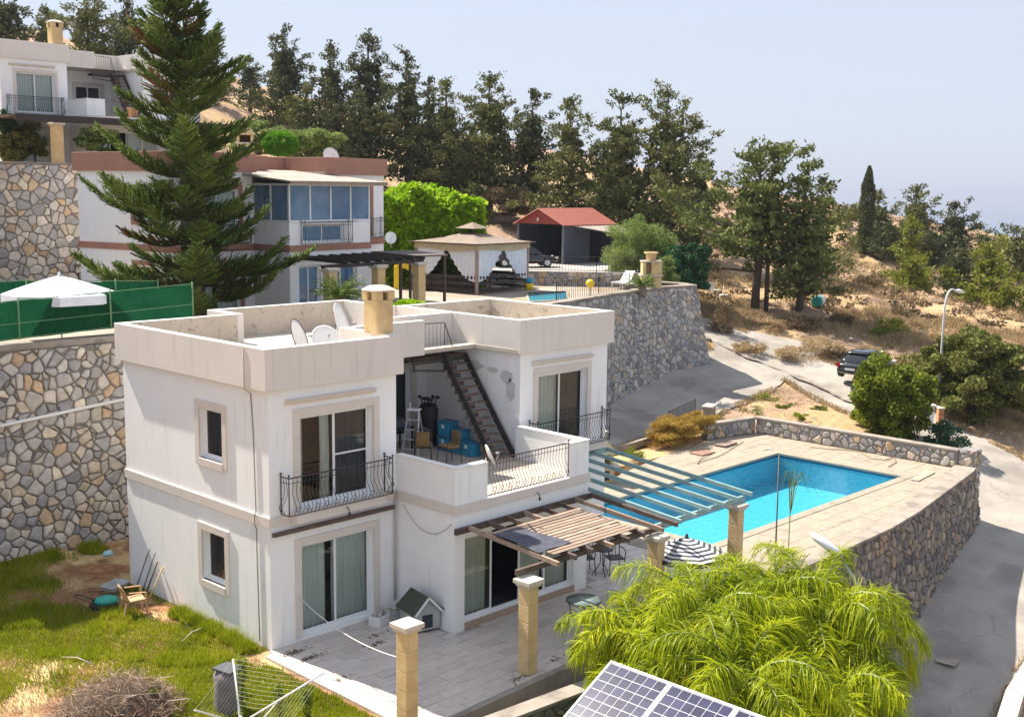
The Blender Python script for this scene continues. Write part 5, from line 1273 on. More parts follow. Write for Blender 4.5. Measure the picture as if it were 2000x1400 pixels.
# ---------------------------------------------------------------- street lamps, poles, signs, fences
M['lamp_pole'] = mat('galvanised_pole', (.56, .58, .60), (.62, .64, .66), 2, .5)
def street_lamp(base, top, arm_tip, label, up=1.08):
    b = Vector(base); l = empty('street_lamp', tuple(b), 0, label, 'street lamp', 'curved arm street lamps'); t = Vector(top)-b; a = Vector(arm_tip)-b
    h = t.z
    pts = [Vector((0,0,0)), Vector((0,0,h*.5)), Vector((0,0,h*.8))]
    p0, p1, p2 = Vector((0,0,h*.8)), Vector((0,0,h*up)), a
    for i in range(1, 9): u = i/8; pts.append(p0*(1-u)**2+p1*2*u*(1-u)+p2*u*u)
    MB().tube(pts, [.075,.065,.055]+[.05-.002*i for i in range(8)], 8).build('pole', M['lamp_pole'], l)
    d = (a-p1).normalized(); d.z *= .35; d.normalize(); sd = d.cross(Vector((0,0,1))).normalized()
    mb = MB(); vs = []; prof = [(0,.06,.04),(.12,.13,.08),(.38,.18,.11),(.66,.14,.08),(.78,.04,.03)]
    for s_, w_, h_ in prof:
        c = a+d*(s_-.08)
        for k in range(8): t_ = 2*math.pi*k/8; vs.append(c+sd*w_*math.cos(t_)+Vector((0,0,1))*h_*math.sin(t_))
    mb.add(vs, [(i*8+k, i*8+(k+1) % 8, (i+1)*8+(k+1) % 8, (i+1)*8+k) for i in range(4) for k in range(8)]+[tuple(range(7,-1,-1)), tuple(range(32,40))], 0, True); mb.build('lamp_head', mat('lamp_white', (.75,.77,.80), rough=.3), l)
    return l
def gp(px, py, d):
    p = D(px, py, d); return Vector((p[0], p[1], float(field(p[0], p[1])[0])))
lb = gp(1832, 800, 57); tipz = D(1868, 568, 57)
street_lamp(tuple(lb), (lb.x, lb.y, float(tipz[2])), tuple(tipz), 'tall grey street lamp with a curved arm at the road bend')
lp = D(1737, 1351, 24); lh = D(1640, 1080, 24)
street_lamp((lp[0], lp[1], -6), (lp[0], lp[1], float(lh[2])-1.6), (lh[0], lh[1], lh[2]), 'white street lamp head showing above the palm beside the pool wall', .97)
pa, pb2 = D(1516,1115,25), D(1522,888,25); fp_ = empty('flag_pole', (pa[0],pa[1],-3.2), 0, 'thin dark green pole rising in front of the pool', 'pole')
MB().tube([(0,0,0),(float(pb2[0]-pa[0]),float(pb2[1]-pa[1]),float(pb2[2])+3.2)], [.035,.016], 6).build('shaft', mat('dark_green_metal', (.03,.07,.055), rough=.5), fp_)
def fence(label, pts, h, step, m_, cat='railing', name='metal_railing', post=.03, group=None):
    f = empty(name, tuple(pts[0]), 0, label, cat, group); o0 = Vector(pts[0]); bm_ = None
    for a, b in zip(pts, pts[1:]):
        a = Vector(a)-o0; b = Vector(b)-o0; n = max(1, int((b-a).length/step)); H = Vector((0,0,h))
        for p in (a, b): MB().bar(p, p+H+Vector((0,0,.05)), post, post).build('post', m_, f)
        for z in (.08, h): MB().bar(a+Vector((0,0,z)), b+Vector((0,0,z)), .03, .03).build('rail', m_, f)
        for i in range(1, n): p = a.lerp(b, i/n); o = link('bar', BARX.setdefault((h, m_.name), MB().bar((0,0,.08),(0,0,h),.016,.016).mesh('bar', m_)), f); o.location = p
    return f
BARX = {}
g0 = Vector(PZ(1305,845,.0)); g1 = Vector(PZ(1357,812,.32)); g0.z = .0; g1.z = .15
fence('short black metal railing beside the driveway below the stone wall', [g0, g1], .92, .12, M['iron'])
gpil = Vector(PZ(1385,812,.3)); mb = MB(); mb.box(-.38,.38,-.2,.2,-.3,.42); gpp = empty('gate_pillar', tuple(gpil), R(20), 'pale square stone pillar at the end of the black railing', 'pillar'); mb.build('shaft', M['coping'], gpp, .02); MB().box(-.43,.43,-.25,.25,.422,.5).build('cap', M['cap'], gpp, .015)
# meter pillar and mailbox by the lamp
mp_ = gp(1812, 812, 54); c = empty('meter_cabinet', tuple(mp_), R(35), 'white plastered pillar with a flat slab top beside the street lamp', 'pillar')
MB().box(-.3,.3,-.22,.22,-.5,1.0).build('pillar_body', M['stucco2'], c, .02); MB().box(-.38,.38,-.3,.3,1.002,1.08).build('slab', M['cap'], c, .01)
c = empty('brick_pillar', tuple(gp(1836, 815, 54.6)), R(35), 'short orange brick pillar next to the white pillar under the street lamp', 'pillar')
br = [mat('orange_brick_%d' % i, q, tuple(1.2*v for v in q), 6, .9) for i, q in enumerate([(.42,.20,.09),(.48,.25,.12),(.36,.16,.08)])]; rs = random.Random(4)
for j in range(8):
    for i in range(3):
        x = -.26+.175*i; MB().box(x, x+.165, -.12, .12, .02+.095*j, .105+.095*j).build('brick', rs.choice(br), c)
MB().box(-.255,.255,-.105,.105,-.4,.78).build('core', M['mortar'], c); MB().box(-.3,.3,-.16,.16,.785,.84).build('slab', M['cap'], c)
# low wall with pale cap at the right of the road
rw = empty('roadside_wall', (0,0,0), 0, 'low roadside wall with a pale rendered top at the lower right corner', 'wall')
RP = [(12.5,-11.2),(16.5,-9.6),(19.3,-9.0),(23.2,-8.75),(27,-8.7)]
for i in range(4):
    a, b = RP[i], RP[i+1]; za = float(field(*a)[0]); zb = float(field(*b)[0]); d = Vector((b[0]-a[0], b[1]-a[1], 0)).normalized(); n = Vector((d.y,-d.x,0))
    A, B = Vector((*a, za)), Vector((*b, zb)); up1, up0 = Vector((0,0,.42)), Vector((0,0,-.6))
    mb = MB(); q = [A+up0, B+up0, B+up1, A+up1]; mb.add(q+[p+n*.42 for p in q], [(0,1,2,3),(7,6,5,4),(0,4,5,1),(3,2,6,7),(0,3,7,4),(1,5,6,2)]); mb.build('wall_body', M['coping'], rw)
    q = [A+up1+Vector((0,0,.003))-n*.03, B+up1+Vector((0,0,.003))-n*.03]; t_ = Vector((0,0,.06)); w_ = n*.5
    mb = MB(); mb.add([q[0], q[1], q[1]+t_, q[0]+t_, q[0]+w_, q[1]+w_, q[1]+w_+t_, q[0]+w_+t_], [(0,1,2,3),(7,6,5,4),(0,4,5,1),(3,2,6,7),(0,3,7,4),(1,5,6,2)]); mb.build('cap', M['cap'], rw)
    S, U, V = planar(A+n*.42-Vector((0,0,1)), B+n*.42-Vector((0,0,1)), B+n*.42+up1, A+n*.42+up1)
    if (S(0,0,1)-S(0,0,0)).dot(n) < 0: S, U, V = planar(B+n*.42-Vector((0,0,1)), A+n*.42-Vector((0,0,1)), A+n*.42+up1, B+n*.42+up1)
    stone_face(rw, S, U, V, .3, ST_WARM, 200+i, .03, .04, 40)
# manhole
mh = MB().box(-.3,.3,-.3,.3,0,.02).build('manhole_cover', mat('rusty_concrete', (.36,.29,.24), (.44,.36,.30), 4, .9)); q = gp(1868,1222,33); mh.location = (19.9, -6.95, float(field(19.9,-6.95)[0])+.066); mh.rotation_euler = (0,0,.1); tag(mh, 'square tan manhole cover set in the shaded road', 'manhole cover')
# hoses on the deck
hs = mat('ochre_hose', (.30,.22,.12), rough=.5)
def polytube(pix, z, r_, m_, label, name='hose', cat='hose'):
    pts = [Vector(PZ(a, b, z)) for a, b in pix]; mb = MB(); mb.tube(pts, r_, 5); return tag(mb.build(name, m_), label, cat)
polytube([(1582,872),(1612,876),(1650,878),(1680,882),(1702,895),(1728,898),(1746,892),(1750,902),(1735,911)], .03, .018, hs, 'ochre garden hose curling on the deck along the stone parapet')
polytube([(1452,862),(1435,872),(1420,882),(1400,892),(1375,900),(1362,905),(1370,895),(1392,886)], .03, .012, M['iron'], 'thin dark cable looped on the deck behind the pool', 'cable', 'cable')
dm = empty('drain_cover', tuple(PZ(1372,884,.022)), 0, 'square rusty brown drain cover on the deck by the dry yellow shrub', 'drain cover'); MB().box(-.45,.45,-.3,.3,0,.03).build('cover_plate', mat('brick_paver', (.30,.17,.12), (.38,.24,.17), 3, .9), dm); MB().box(-.3,.3,-.2,.2,.03,.036).build('inner_plate', mat('brick_paver2', (.26,.15,.11)), dm)
pv = empty('paving_slab', tuple(PZ(1418,868,.022)), R(5), 'dark slab lying against the dry yellow shrub beside the deck', 'paving slab'); MB().box(-.5,.5,-.25,.25,0,.06).build('slab', mat('dark_slab', (.20,.15,.13), (.28,.2,.17), 3), pv, .01)
# driveway kerb along the garden strip
mb = MB(); kp = [(13,7.4),(18,7.55),(22.7,7.7),(25.3,7.95),(28.4,8.1),(30.2,8.6)]
for a, b in zip(kp, kp[1:]):
    mb.bar((a[0],a[1],max(.0,float(field(*a)[0]))+.06),(b[0],b[1],max(0,float(field(*b)[0]))+.06),.16,.26)
tag(mb.build('kerb', M['coping']), kind='structure')

# ---------------------------------------------------------------- solar panels on a neighbour roof
sp = empty('solar_panel_array', (-2.38,-11.64,3.9), 0, 'solar panels in white frames on a neighbouring roof at the bottom edge', 'solar panels')
cellm = mat('solar_cell', (.012,.014,.05), (.03,.032,.085), 3, .18, rand=.25); fr_ = mat('panel_frame', (.72,.73,.72), rough=.4); backs = mat('panel_backsheet', (.55,.56,.62), rough=.3)
ux_ = Vector((0,-1,0)); vx_ = Vector((-.97,0,-.50)).normalized(); nx__ = ux_.cross(vx_).normalized(); nx__ = nx__ if nx__.z > 0 else -nx__
cm = None
def spq(par, name, u0, u1, v0, v1, n0, n1, m_):
    mb = MB(); vs = [ux_*u+vx_*v+nx__*n for n in (n0, n1) for v in (v0, v1) for u in (u0, u1)]
    mb.add(vs, [(0,1,3,2),(5,4,6,7),(0,4,5,1),(2,3,7,6),(0,2,6,4),(1,5,7,3)]); return mb.build(name, m_, par)
for k in range(3):
    u = k*1.03; pn = spq(sp, 'panel', u+.03, u+.99, .03, 1.62, -.02, .0, backs)
    for q in ((u, u+1.02, 0, .03), (u, u+1.02, 1.62, 1.65), (u, u+.03, .03, 1.62), (u+.99, u+1.02, .03, 1.62)): spq(pn, 'frame', *q, -.035, .012, fr_)
    for i in range(6):
        for j in range(10): spq(pn, 'cell', u+.042+.1575*i, u+.042+.1575*i+.146, .042+.1575*j, .042+.1575*j+.146, .0005, .004, cellm)
nb = MB(); c0 = Vector((0,0,0)); q = [ux_*-.3+vx_*-.3, ux_*3.6+vx_*-.3, ux_*3.6+vx_*2.4, ux_*-.3+vx_*2.4]
for k in (0, 1, 2): MB().tube([ux_*(.5+k)+vx_*.1-nx__*.03, ux_*(.5+k)+vx_*.1+Vector((0,0,-.9))], .02, 5).build('support', al, sp)

# ---------------------------------------------------------------- vegetation
def unit(v): return v/np.maximum(np.linalg.norm(v, axis=-1, keepdims=True), 1e-9)
def leaf_arrays(C, size, dirs=None, spread=.7, aspect=.45, rs=NR, fold=0):
    """one rhombic leaf per centre; returns V (4n,3), F (n,4)"""
    n = len(C); t = rs.normal(size=(n, 3))
    if dirs is not None: t = dirs*(1-spread)*1.6+t*spread
    t = unit(t); s = unit(np.cross(t, rs.normal(size=(n, 3)))); size = np.broadcast_to(size, (n,))[:, None]
    a = C-t*size*.5; b = C+s*size*aspect*.5-t*size*.08; c = C+t*size*.5; d = C-s*size*aspect*.5-t*size*.08
    V = np.stack([a, b, c, d], 1).reshape(-1, 3); F = np.arange(4*n).reshape(n, 4)
    return V, F
def leaf_obj(name, C, size, m_, parent, dirs=None, spread=.7, aspect=.45, rs=NR):
    V, F = leaf_arrays(C, size, dirs, spread, aspect, rs); return link(name, fast_mesh(name, V, F, m_), parent)
GM = {
 'dark': leaf_mat('dark_conifer_needles', [(0.039, 0.049, 0.025), (0.069, 0.083, 0.037), (0.12, 0.133, 0.056), (0.202, 0.209, 0.085)], .12, .7, .2),
 'olive': leaf_mat('olive_conifer_needles', [(0.056, 0.07, 0.025), (0.108, 0.121, 0.041), (0.179, 0.194, 0.066), (0.284, 0.287, 0.109)], .15, .7, .2),
 'pine': leaf_mat('pine_needles', [(0.052, 0.072, 0.024), (0.103, 0.131, 0.039), (0.172, 0.2, 0.063), (0.272, 0.289, 0.097)], .18, .65, .2),
 'yellowpine': leaf_mat('yellow_green_needles', [(0.081, 0.098, 0.014), (0.149, 0.172, 0.023), (0.218, 0.241, 0.04), (0.299, 0.31, 0.069)], .3, .6, .2),
 'norfolk': leaf_mat('norfolk_pine_needles', [(0.04, 0.062, 0.015), (0.085, 0.125, 0.025), (0.15, 0.219, 0.041), (0.263, 0.338, 0.075)], .28, .6, .3),
 'norfolk_dead': leaf_mat('brown_needles', [(0.13, 0.052, 0.019), (0.208, 0.098, 0.039), (0.286, 0.143, 0.065)], .15, .7, .2),
 'bush': leaf_mat('olive_bush_leaves', [(.06,.07,.018),(.13,.145,.035),(.20,.21,.06),(.30,.30,.11)], .25, .55, .3),
 'lime': leaf_mat('lime_hedge_leaves', [(.08,.20,.004),(.20,.37,.008),(.34,.52,.015),(.50,.62,.03)], .4, .45, .4),
 'ball': leaf_mat('clipped_ball_leaves', [(0.055, 0.176, 0.007), (0.11, 0.297, 0.013), (0.176, 0.396, 0.022)], .35, .5, .3),
 'feather': leaf_mat('feathery_leaves', [(0.088, 0.138, 0.035), (0.163, 0.225, 0.062), (0.25, 0.325, 0.1), (0.35, 0.413, 0.15)], .3, .6, .25),
 'deep': leaf_mat('deep_green_leaves', [(0.022, 0.068, 0.03), (0.045, 0.12, 0.053), (0.09, 0.18, 0.075)], .2, .45, .4),
 'fresh': leaf_mat('fresh_green_leaves', [(.05,.08,.010),(.12,.16,.018),(.22,.27,.03),(.38,.42,.06)], .35, .5, .4),
 'gold': leaf_mat('golden_dry_shrub', [(0.2, 0.12, 0.02), (0.34, 0.22, 0.045), (0.45, 0.31, 0.08), (0.3, 0.26, 0.07)], .35, .7, .2),
 'palm': leaf_mat('palm_leaflets', [(.07,.115,.004),(.21,.28,.006),(.40,.46,.008),(.66,.66,.03)], .45, .45, .16),
 'cycad': leaf_mat('cycad_leaves', [(0.056, 0.098, 0.014), (0.126, 0.196, 0.028), (0.224, 0.308, 0.056)], .25, .4, .4),
 'grass': leaf_mat('grass_blades', [(.10,.13,.006),(.21,.26,.010),(.34,.38,.018),(.50,.44,.06)], .35, .6, .2),
 'straw': leaf_mat('dry_grass_blades', [(.27,.19,.10),(.38,.28,.15),(.47,.36,.22),(.31,.24,.15)], .25, .8, .15),
 'scrub': leaf_mat('brown_scrub', [(0.091, 0.065, 0.046), (0.156, 0.111, 0.072), (0.208, 0.156, 0.091), (0.13, 0.13, 0.065)], .1, .8, .1),
}
M['bark'] = mat('bark', (.075,.058,.045), (.13,.10,.078), 3, .95, .5, 12, stretch=(1,1,.4))
M['bark_pale'] = mat('pale_bark', (.20,.15,.11), (.28,.22,.17), 3, .95, .4, 12)
def trunk_mesh(parent, h, r0, limbs, rs, m_=None, lean=(0, 0), name='trunk', top=.9):
    mb = MB(); pts = []; k = 7
    for i in range(k+1): t = i/k; pts.append((lean[0]*t*h+.04*h*.3*math.sin(t*5+rs.rand()), lean[1]*t*h+.03*h*.3*math.cos(t*4+rs.rand()), h*top*t))
    mb.tube(pts, [r0*(1-.85*(i/k))+.01 for i in range(k+1)], 8)
    for a, b, r in limbs: mb.tube([a, ((a[0]+b[0])/2, (a[1]+b[1])/2, (a[2]+b[2])/2-.05), b], [r, r*.7, r*.35], 4, cap=False)
    return mb.build(name, m_ or M['bark'], parent)
def conifer(px, top, wpx, d, label, kind='dark', cb=.12, seed=None, open_=.0, group='tall conifers on the slope', dens=1.0, prof=.75, lean=(0, 0), base=None, name='conifer_tree', leaf=.29, twin=False):
    rs = np.random.RandomState(seed if seed is not None else int(px*7+top) % 99991)
    p = D(px, 400, d) if base is None else np.array([*ground_at(px, base)]); 
    if base is not None: d = float((p-CAM)@FW)
    z0 = float(field(p[0], p[1])[0])-.15; x, y = float(p[0]), float(p[1])
    # top: same plan position, sight line height
    zt = z0+1
    for _ in range(30):
        q = proj((x, y, zt)); zt += (q[1]-top)*q[2]/CAM_F
    h = zt-z0; r = wpx/2*d/CAM_F*1.72
    t_ = empty(name, (x, y, z0), 0, label, 'tree', group)
    nb = int(h*(9.5 if kind == 'pine' else 10.5)*dens*(r/3.2)**.6); limbs = []; Cs = []; Ds = []; Ss = []
    shp = [(rs.uniform(0, 6.28), rs.uniform(.10, .26), rs.uniform(0, 6.28)) for _ in range(4)]
    LD = [(0., 0., 1., 1.)]+([(r*.38*math.cos(q), r*.38*math.sin(q), rs.uniform(.70, .97), .66) for q in rs.uniform(0, 6.28, 3)] if kind in ('dark', 'olive') and r > 1.6 else [])
    pine = kind == 'pine'; nb = int((26 if pine else 30)*(h/13)*(r/3.2)*dens)+10; flat_ = .42 if pine else .62
    for i in range(nb):
        lx, ly, lh, lw = LD[i % len(LD)] if i % 5 < 3 else LD[0]
        t = cb+(1-cb)*((i+rs.rand())/nb)**.85; az = i*2.39996+rs.uniform(-.6, .6)
        wob = 1+sum(a*math.sin((k+1)*az+ph+6*t+p2) for k, (ph, a, p2) in enumerate(shp))
        pr_ = min(1, ((1-t)/(1-cb)*1.35)**prof)*min(1, .62+2.2*(t-cb))
        L_ = max(.25, lw*r*pr_*wob*rs.uniform(.62, 1.05)); el = R(rs.uniform(-8, 24)+34*t**2)
        dr_ = np.array([math.cos(az)*math.cos(el), math.sin(az)*math.cos(el), math.sin(el)])
        a = np.array([lx*min(1, t*2)+lean[0]*t*h, ly*min(1, t*2)+lean[1]*t*h, t*h*.97*lh-L_*.10])
        limbs.append((tuple(a), tuple(a+dr_*L_*.9), .02+.014*L_))
        for k in range(max(2, int(L_*1.25+.8))):
            s = rs.uniform(.35, 1.0) if k else .97; pr2 = (.42+.34*rs.rand())*(1-.35*t)*(1.15 if pine else 1)
            c = a+dr_*L_*s+rs.normal(size=3)*np.array([.30, .30, .22])
            m = int(52*(pr2/.5)**1.4); w_ = unit(rs.normal(size=(m, 3)))*(rs.rand(m, 1)**.45)*pr2; w_[:, 2] *= flat_
            Cs.append(c+w_+dr_*(rs.normal(size=(m, 1))*pr2*.45)); Ds.append(unit(w_+.35*dr_+np.array([0, 0, .25*pr2]))); Ss.append(rs.uniform(.55, 1.25, m)*leaf)
    # leader
    m = 60; zz = rs.uniform(.9, 1.0, m)*h; Cs.append(np.stack([lean[0]*zz+rs.normal(size=m)*.12, lean[1]*zz+rs.normal(size=m)*.12, zz], 1)); Ds.append(np.repeat([[0, 0, 1.]], m, 0)); Ss.append(np.full(m, leaf))
    C = np.concatenate(Cs); Dd = unit(np.concatenate(Ds)); S_ = np.concatenate(Ss)
    trunk_mesh(t_, h, .10+.018*h, limbs, rs, lean=lean)
    if twin:
        mb = MB(); mb.tube([(.45,-.5,0),(.5,-.45,h*.4),(.2,-.2,h*.75)], [.16,.12,.04], 7); mb.build('trunk', M['bark'], t_)
    leaf_obj('crown', C, S_, GM[kind], t_, Dd, .55, .46, rs)
    # inner shaded mass of older needles
    m = int(900*(r/3)*(h/12)); tt = cb+.06+(.72-cb)*rs.rand(m); aa = rs.uniform(0, 6.283, m); ri = r*.50*((1-tt)/(1-cb))**.8*np.sqrt(rs.rand(m))
    leaf_obj('inner_needles', np.stack([lean[0]*tt*h+ri*np.cos(aa), lean[1]*tt*h+ri*np.sin(aa), tt*h], 1), rs.uniform(.34, .6, m), GM[kind], t_, None, 1, .55, rs)
    return t_
G1 = 'tall conifers on the slope'
for a in [
 (560, 47, 118, 106, 'dark broad conifer standing apart, left of the forest edge above the clipped ball bush', 'dark', .12),
 (492, 108, 62, 128, 'small distant conifer left of the dark broad one on the ridge', 'dark', .08),
 (648, 78, 118, 99, 'dark conifer with a spiky top, first of the dense forest from the left', 'dark', .05),
 (722, 55, 130, 103, 'tallest open topped conifer at the left of the dense forest', 'dark', .10),
 (795, 98, 112, 98, 'dark pointed conifer in the forest above the brown parapet', 'dark', .08),
 (838, 150, 70, 106, 'slim distant conifer filling a gap behind the forest', 'dark', .08),
 (872, 152, 98, 97, 'conifer with thin open top behind the lime hedge', 'olive', .12),
 (955, 140, 150, 97, 'broad olive conifer with bare trunk left of the garage', 'olive', .20),
 (1038, 172, 110, 99, 'darker conifer just right of the broad olive one', 'dark', .16),
 (1112, 186, 128, 91, 'olive conifer with a slender top rising behind the red garage roof', 'olive', .06),
 (1210, 182, 150, 92, 'dense olive conifer right of the garage', 'olive', .05),
 (1298, 165, 195, 90, 'largest dark conifer with tufted top behind the feathery shrub', 'olive', .05),
 (1362, 300, 90, 96, 'low conifer at the right flank of the large dark one', 'dark', .04),
 (1178, 280, 110, 97, 'low conifer crown filling in behind the garage', 'olive', .02),
 (905, 240, 90, 103, 'lower conifer deep in the forest above the hedge', 'dark', .12),
 (700, 180, 120, 95, 'bushy conifer low in front of the tallest trees', 'dark', .03),
 (600, 160, 90, 101, 'olive conifer beside the broad dark one', 'olive', .03),
 (28, -25, 130, 104, 'bluish conifer at the top left corner', 'dark', .05),
 (105, 15, 70, 112, 'small conifer behind the chimney of the topmost villa', 'olive', .05),
 (185, -30, 135, 100, 'large conifer rising behind the topmost villa roof', 'olive', .05),
 (262, -10, 110, 104, 'conifer seen between the topmost villa and the tall foreground tree', 'dark', .05),
 (420, 60, 60, 122, 'small far conifer behind the tall foreground tree', 'dark', .05),
 (330, 70, 110, 104, 'low conifer behind the trunk of the tall foreground tree', 'olive', .04),
 (1715, 375, 120, 118, 'grey-green conifer just right of the pencil cypress', 'olive', .05),
 (1790, 360, 105, 121, 'open wispy conifer on the right ridge', 'olive', .10),
 (1865, 398, 120, 118, 'dark conifer on the right ridge above the lamp', 'dark', .05),
 (1640, 400, 60, 140, 'small far conifer left of the pencil cypress on the ridge', 'olive', .05),
 (1990, 440, 110, 112, 'dark conifer cut by the right picture edge', 'olive', .05),
 (1830, 455, 120, 112, 'low dark conifer between the yellow-green pines', 'dark', .02),
 (1935, 465, 90, 128, 'low grey conifer near the right edge of the ridge', 'olive', .02),
 (1740, 440, 130, 112, 'low spreading conifer at the foot of the pencil cypress', 'dark', .02),
]: conifer(*a[:5], a[5], a[6], group=G1)
conifer(1475, 282, 200, 76, 'two-trunked pine with open layered crown by the dry verge', 'pine', .26, seed=11, group=G1, prof=.6, twin=True, base=603, dens=1.0)
conifer(1562, 335, 150, 75, 'dark pine with ivy covered trunk beside the two-trunked pine', 'pine', .10, seed=12, group=G1, prof=.6, base=610, dens=1.05)
conifer(1605, 345, 70, 84, 'slim dark conifer touching the right side of the ivy covered pine', 'dark', .05, seed=13, group=G1)
for a in [(1782, 425, 62, 98, 'tall yellow-green young pine on the right slope'), (1790, 508, 92, 86, 'bushy yellow-green pine lowest on the right slope'), (1938, 480, 112, 86, 'large yellow-green pine near the right edge'), (1975, 560, 70, 82, 'small yellow-green pine at the right edge below the larger one')]:
    conifer(*a[:5], 'yellowpine', .03, group='yellow-green young pines on the right slope', leaf=.30, name='pine_tree')
conifer(1885, 490, 86, 90, 'dark young conifer between two yellow-green pines', 'dark', .03, group='yellow-green young pines on the right slope', leaf=.30, name='pine_tree')
conifer(932, 362, 52, 92, 'small bright green conifer behind the lime hedge', 'pine', .03, leaf=.28)
# pencil cypress
p = D(1690, 480, 112); z0 = float(field(p[0], p[1])[0]); zt = z0
for _ in range(30): q = proj((p[0], p[1], zt)); zt += (q[1]-325)*q[2]/CAM_F
h = zt-z0; cyp = empty('cypress_tree', (float(p[0]), float(p[1]), z0), 0, 'thin pencil cypress standing against the sky on the right ridge', 'tree')
rs = np.random.RandomState(4); n = 6500; t = rs.rand(n)**.85; a = rs.uniform(0, 6.283, n); rr = .72*np.minimum(1, (1-t)*3.2+.08)**.8*np.minimum(1, .6+t*4)*(.55+.45*rs.rand(n))*(1+.15*np.sin(a*3+t*25))
leaf_obj('crown', np.stack([rr*np.cos(a), rr*np.sin(a), t*h], 1), rs.uniform(.2, .36, n), GM['dark'], cyp, np.repeat([[0, 0, 1.]], n, 0), .45, .35, rs)
MB().tube([(0,0,0),(0,0,h*.9)], [.16,.03], 6).build('trunk', M['bark'], cyp)

# broad crowns and shrubs made of leaf clusters
def shrub(loc, rad, label, kind, n=9000, leaf=.16, cat='shrub', name='shrub', group=None, k=46, cr=.34, seed=1, aspect=.55, flat=.0, stem=True, top=None, shell=.75, round_=False):
    rs = np.random.RandomState(seed); s = empty(name, loc, 0, label, cat, group); rx, ry, rz_ = rad
    Cs = []; Dd = []; per = n//k
    for i in range(k):
        v = unit(rs.normal(size=3)); v[2] = max(v[2], -.8) if not round_ else v[2]
        v = unit(v); q = shell+(1-shell)*rs.rand() if i % 4 else .45
        if round_: q = .9
        c = v*q*(1+(.0 if round_ else rs.uniform(-.18, .2))); w_ = rs.normal(size=(per, 3)); w_ = unit(w_)*(rs.rand(per, 1)**.35)*cr*rs.uniform(.7, 1.25)
        pt = c+w_*np.array([1, 1, .8]); Cs.append(pt); Dd.append(unit(w_+.6*v))
    C = np.concatenate(Cs); Dd = np.concatenate(Dd)
    if round_:
        nrm = np.linalg.norm(C, axis=1, keepdims=True); C = C/nrm*np.minimum(nrm, 1.0+.03*rs.rand(len(C), 1))
    C = C*np.array([rx, ry, rz_])+np.array([0, 0, rz_*.95]); C[:, 2] = np.maximum(C[:, 2], .02)
    leaf_obj('foliage', C, rs.uniform(.6, 1.3, len(C))*leaf, GM[kind], s, Dd, .65, aspect, rs)
    if stem:
        mb = MB()
        for i in range(6):
            v = unit(rs.normal(size=3)); mb.tube([(0.05*i-.1,0,-.1), (v[0]*rx*.3, v[1]*ry*.3, rz_*.6), (v[0]*rx*.65, v[1]*ry*.65, rz_*1.2)], [.05*max(1, rz_*.7), .03, .012], 5, cap=False)
        mb.build('stems', M['bark'], s)
    return s
def gxy(px, py): p = ground_at(px, py); return (float(p[0]), float(p[1]), float(p[2])-.1)
def dep(loc): return (np.array(loc)-CAM)@FW
def at_ground(px, py, wpx, hpx):
    l = gxy(px, py); s = dep(l)/CAM_F; return l, wpx/2*s, hpx*s/1.95
l, w_, h_ = at_ground(1905, 812, 250, 172); shrub(l, (w_, w_*.8, h_), 'large rounded olive-green tree spreading beside the road at the right edge', 'bush', 46000, .17, 'tree', 'carob_tree', k=150, cr=.17, seed=3, aspect=.7)
l, w_, h_ = at_ground(1830, 770, 150, 95); shrub(l, (w_, w_, h_), 'smaller olive-green bush behind the street lamp', 'bush', 11000, .17, k=60, cr=.25, seed=5)
l = (34.6, 3.4, float(field(34.6, 3.4)[0])-.1); s = dep(l)/CAM_F
l, w_, h_ = at_ground(1735, 852, 160, 150); shrub(l, (w_*.98, w_*.9, h_), 'fresh green citrus tree growing behind the stone parapet below the parked black car', 'fresh', 34000, .17, 'tree', 'citrus_tree', k=120, cr=.26, seed=7, aspect=.55, shell=.6)
l, w_, h_ = at_ground(1850, 880, 70, 60); shrub(l, (w_, w_, h_), 'low dark green plant under the brick pillar', 'deep', 2500, .13, k=24, seed=8)
shrub((24.9, 6.85, .0), (2.3, .95, .62), 'dry golden feathery shrub along the back edge of the pool deck', 'gold', 22000, .16, k=70, cr=.26, seed=9, aspect=.16, stem=False, shell=.6)
for q, (x, y, r_) in enumerate([(16.2,6.0,.5),(19.2,6.7,.45),(20.9,6.3,.4),(14.2,6.2,.5)]): shrub((x, y, 0), (r_, r_, r_*.6), ['low weedy bush near the stone garden barbecue','small weed clump halfway along the garden strip','weed tuft next to the golden shrub','weed clump in the shade of the villa corner'][q], 'fresh', 900, .09, k=14, cr=.5, seed=20+q, stem=False, aspect=.35, group='weeds in the garden strip')
for (px, py, r_) in ((1585, 800, .5), (1565, 770, .4)): pass
l = (31.2, 20.6, 5.0)
# feathery pepper tree and its dark neighbour at the garage yard
def at_depth(px, pyb, d, wpx, hpx):
    p = D(px, pyb, d); return (float(p[0]), float(p[1]), float(p[2])), wpx/2*d/CAM_F, hpx*d/CAM_F/1.95
l, w_, h_ = at_depth(1248, 558, 72, 168, 130); shrub(l, (w_, w_*.8, h_), 'pale feathery green pepper tree between the garage and the stone barbecue', 'feather', 26000, .26, 'tree', 'pepper_tree', k=90, cr=.26, seed=31, aspect=.16, shell=.6)
l, w_, h_ = at_depth(1345, 562, 70, 100, 92); shrub(l, (w_, w_*.8, h_), 'dark green round bush right of the feathery pepper tree', 'deep', 13000, .2, k=50, cr=.3, seed=32)
l, w_, h_ = at_depth(1290, 562, 68, 70, 60); shrub(l, (w_, w_*.7, h_), 'low green shrub in front of the pepper tree', 'feather', 5000, .18, k=26, cr=.35, seed=33, aspect=.3)
